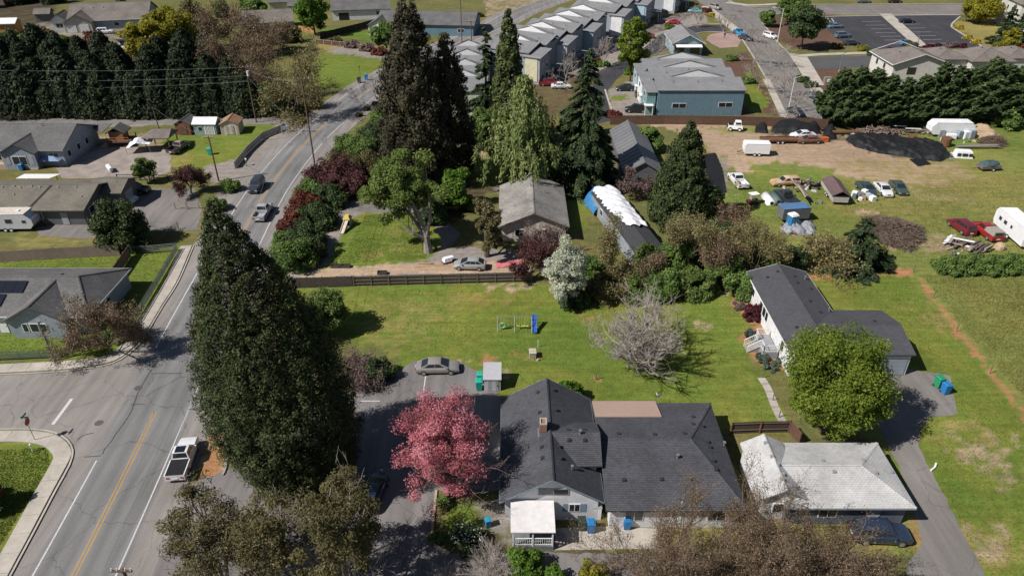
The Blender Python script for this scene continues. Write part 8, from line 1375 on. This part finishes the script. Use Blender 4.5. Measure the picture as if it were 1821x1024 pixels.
for q in (-.6, .6):
    for s in (-1, 1): MB().tube([(q, s * .5, .6), (q, s * .5, 1.72)], .025, 5).build('canopy_post', STEEL, t); MB().tube([(q, s * .58 - .08, .24), (q, s * .58 + .08, .24)], .24, 12).build('wheel', TYRE, t)
def halftank(label, u, v, hd, m, L=3.4, r=.75):
    x, y = G(u, v); t = thing('storage_tank', label, 'tank', (x, y, 0), rad(hd)); n = 12; mb = MB(); V = [(s * L / 2, r * math.cos(PI * k / n), .05 + r * 1.15 * math.sin(PI * k / n)) for s in (-1, 1) for k in range(n + 1)]; mb.add(V, [(k, k + 1, n + 2 + k, n + 1 + k) for k in range(n)] + [tuple(range(n, -1, -1)), tuple(range(n + 1, 2 * n + 2))]); mb.build('shell', m, t, True); MB().tube([(L / 2, 0, .45), (L / 2 + .03, 0, .45)], r * .4, 12).build('opening', BLACK, t); MB().tube([(-L / 2, 0, .45), (-L / 2 - .03, 0, .45)], r * .4, 12).build('opening', BLACK, t)
hd_ = head((1362, 342), (1376, 362)); halftank('white half-round tank lying on the grass', 1366, 358, hd_, WHITE); halftank('dull green half-round tank beside the white one', 1378, 356, hd_, mat('dull_green_tank', (.10, .145, .135), None, 2, .6))
for k, (u, v, s, m, lb) in enumerate(((1672, 244, (1.0, .8, 1.5), STEEL, 'grey cabinet leaning at the end of the appliance row'), (1690, 247, (1.8, .8, 1.0), WHITE, 'white chest freezer in the appliance row'), (1704, 246, (.9, .8, 1.5), mat('blue_grey_metal', (.28, .33, .38)), 'blue-grey cabinet in the middle of the appliance row'), (1716, 246, (1.3, .9, 1.4), WHITE, 'white washing machines stacked in the appliance row'), (1725, 246, (1.2, .9, 1.7), mat('pale_blue_metal', (.36, .42, .47)), 'pale blue cabinet at the right end of the appliance row'), (1680, 250, (1.6, .8, .6), mat('pale_blue_metal', (.36, .42, .47)), 'low pale box in front of the white camper'))):
    x, y = G(u, v); t = thing('old_appliance', lb, 'appliance', (x, y, 0), random.uniform(-.3, .3)); MB().box(0, 0, 0, *s).build('body', m, t); MB().box(0, -s[1] / 2 - .02, s[2] * .1, s[0] * .85, .05, s[2] * .75).build('door', m, t)
x, y = G(1680, 260); t = thing('rusty_drum', 'big rusty open drum at the end of the huge plastic heap', 'drum', (x, y, 0)); MB().tube([(0, 0, 0), (0, 0, .1), (0, 0, 1.7), (0, 0, 1.75)], [.85, .9, .95, .9], 14).build('drum', RUST, t); MB().tube([(0, 0, 1.70), (0, 0, 1.77)], .8, 14).build('lid', RUST, t)
x, y = G(1620, 252); t = thing('rusty_drum', 'rusty half drum among the timber debris', 'drum', (x, y, 0), .4); MB().tube([(0, 0, 0), (0, 0, 1.2)], [.6, .75], 12).build('drum', RUST, t)
x, y = G(1500, 239); t = thing('rusty_pipe', 'long rusty pipe lying beside the black plastic bundle', 'pipe', (x, y, 0)); MB().tube([(-3.2, 0, .4), (3.2, .3, .4)], .4, 10).build('pipe', RUST, t)
x, y = G(1713, 281); t = thing('truck_canopy', 'white truck-bed canopy with dark windows set on the grass', 'canopy', (x, y, 0), -.15); MB().box(0, .6, 0, 3.0, 1.9, 1.25, 0, 0, .86, .8).build('shell', WHITE, t)
for q, ww in ((-1.0, .6), (0, .9), (1.0, .6)): MB().box(q, -.33, .45, ww, .12, .5).build('window', GLASS, t)
x, y = G(1756, 302); t = thing('covered_boat_trailer', 'small trailer heaped under a dull green cover on the field', 'trailer', (x, y, 0), .1); MB().box(0, 0, .45, 3.4, 1.7, .6, 0, 0, 1.08, 1.08).build('box', mat('grey_slats', (.20, .18, .165), None, 3), t); wheelpair(t, (.3,), .95, .33); mb = MB(); n = 12
for j in range(5):
    for i in range(n): a = 2 * PI * i / n; q = math.cos(j / 4 * PI / 2) ** .7; mb.v.append((1.9 * q * math.cos(a), 1.0 * q * math.sin(a), 1.05 + .65 * math.sin(j / 4 * PI / 2) * random.uniform(.85, 1.1)))
mb.f = [(j * n + i, j * n + (i + 1) % n, (j + 1) * n + (i + 1) % n, (j + 1) * n + i) for j in range(4) for i in range(n)]; mb.m = [0] * len(mb.f); mb.build('cover', mat('dull_green_cover', (.065, .10, .105), None, 3, .6, .5), t); MB().tube([(-1.7, 0, .5), (-3.0, 0, .4)], .05, 5).build('tongue', BLACK, t)
x, y = G(1306, 232); t = thing('white_tractor', 'small white compact tractor at the yard fence', 'tractor', (x, y, 0), -.2); MB().box(0, 0, .5, 3.0, 1.6, .75, 0, 0, .9, .8).build('body', RVW, t); MB().box(.5, 0, 1.25, 1.3, 1.4, .75, 0, 0, .85, .85).build('cab', RVW, t); MB().box(-.9, -.2, 1.25, .9, .9, .3).build('engine', BLACK, t); MB().box(-1.5, 0, .6, .1, 1.2, .5).build('grille', BLACK, t); MB().box(.5, -.66, 1.4, 1.0, .06, .45).build('window', GLASS, t); wheelpair(t, (-.9, .9), .75, .42)
# scrap heap in front of the green sedan
t = thing('scrap_heap', 'heap of white and brown appliances and bags in front of the green sedan', 'scrap', (*G(1535, 352), 0))
for k, (dx, dy, sx, sy, sz, m) in enumerate(((-1.2, .8, .9, .8, .8, WHITE), (-.4, .2, .8, .9, .9, STEEL), (.6, -.2, .9, .7, .9, mat('pale_blue_metal', (.36, .42, .47))), (1.0, -.9, 1.1, .8, .8, WHITE), (-.2, -.6, .7, .7, .6, mat('cardboard', (.30, .20, .12), None, 3)), (.4, .8, .8, .8, 1.1, WHITE), (-1.6, -.1, .8, .6, .7, mat('dull_green_tank', (.10, .145, .135))), (1.4, -.2, .5, .6, .5, RUST), (-.9, -.9, .5, .5, .5, WHITE))): MB().box(0, 0, 0, sx, sy, sz, random.random() * 2).build('box', m, t).location = (dx, dy, 0)
t = thing('orange_crate', 'orange crate at the rear of the rusty brown car', 'crate', (*G(1466, 252), 0)); MB().box(0, 0, 0, 1.1, .8, .8).build('crate', mat('orange_plastic', (.55, .13, .04), None, 2, .5), t); MB().box(0, 0, .8, 1.2, .9, .06).build('lid', mat('orange_plastic', (.55, .13, .04)), t)
for k, (u, v, lb) in enumerate(((1345, 421, 'white plastic chairs tumbled by the shrub edge'),)):
    t = thing('garden_chair', lb, 'chair', (*G(u, v), 0), .4); MB().box(0, 0, .4, .55, .55, .05).build('seat', WHITE, t); MB().box(0, .28, .4, .55, .05, .55).build('backrest', WHITE, t)
    for a in (-.24, .24):
        for b in (-.24, .24): MB().box(a, b, 0, .05, .05, .4).build('leg', WHITE, t)
# litter that nobody could count: small scrap along the hedge foot and between the wrecks
mb = MB()
for (u0, u1, v0, v1, n) in ((1370, 1640, 232, 252, 60), (1600, 1740, 236, 258, 50), (1380, 1460, 330, 372, 40), (1520, 1560, 345, 362, 16), (1385, 1450, 395, 418, 24), (1690, 1760, 425, 455, 24), (1660, 1700, 270, 284, 14)):
    for k in range(n):
        x, y = G(random.uniform(u0, u1), random.uniform(v0, v1)); s = random.uniform(.12, .5); mb.box(x, y, 0, s * random.uniform(.6, 3), s, s * random.uniform(.2, .9), random.random() * 3, random.choice((0, 0, 1, 2, 3, 4, 5, 5)), random.uniform(.6, 1), random.uniform(.6, 1))
tag(mb.build('litter', [WOOD, WOODL, RUST, STEEL, mat('litter_white', (.5, .5, .5)), BLACK]), kind='stuff', label='small scrap and boards littering the junk yard ground')
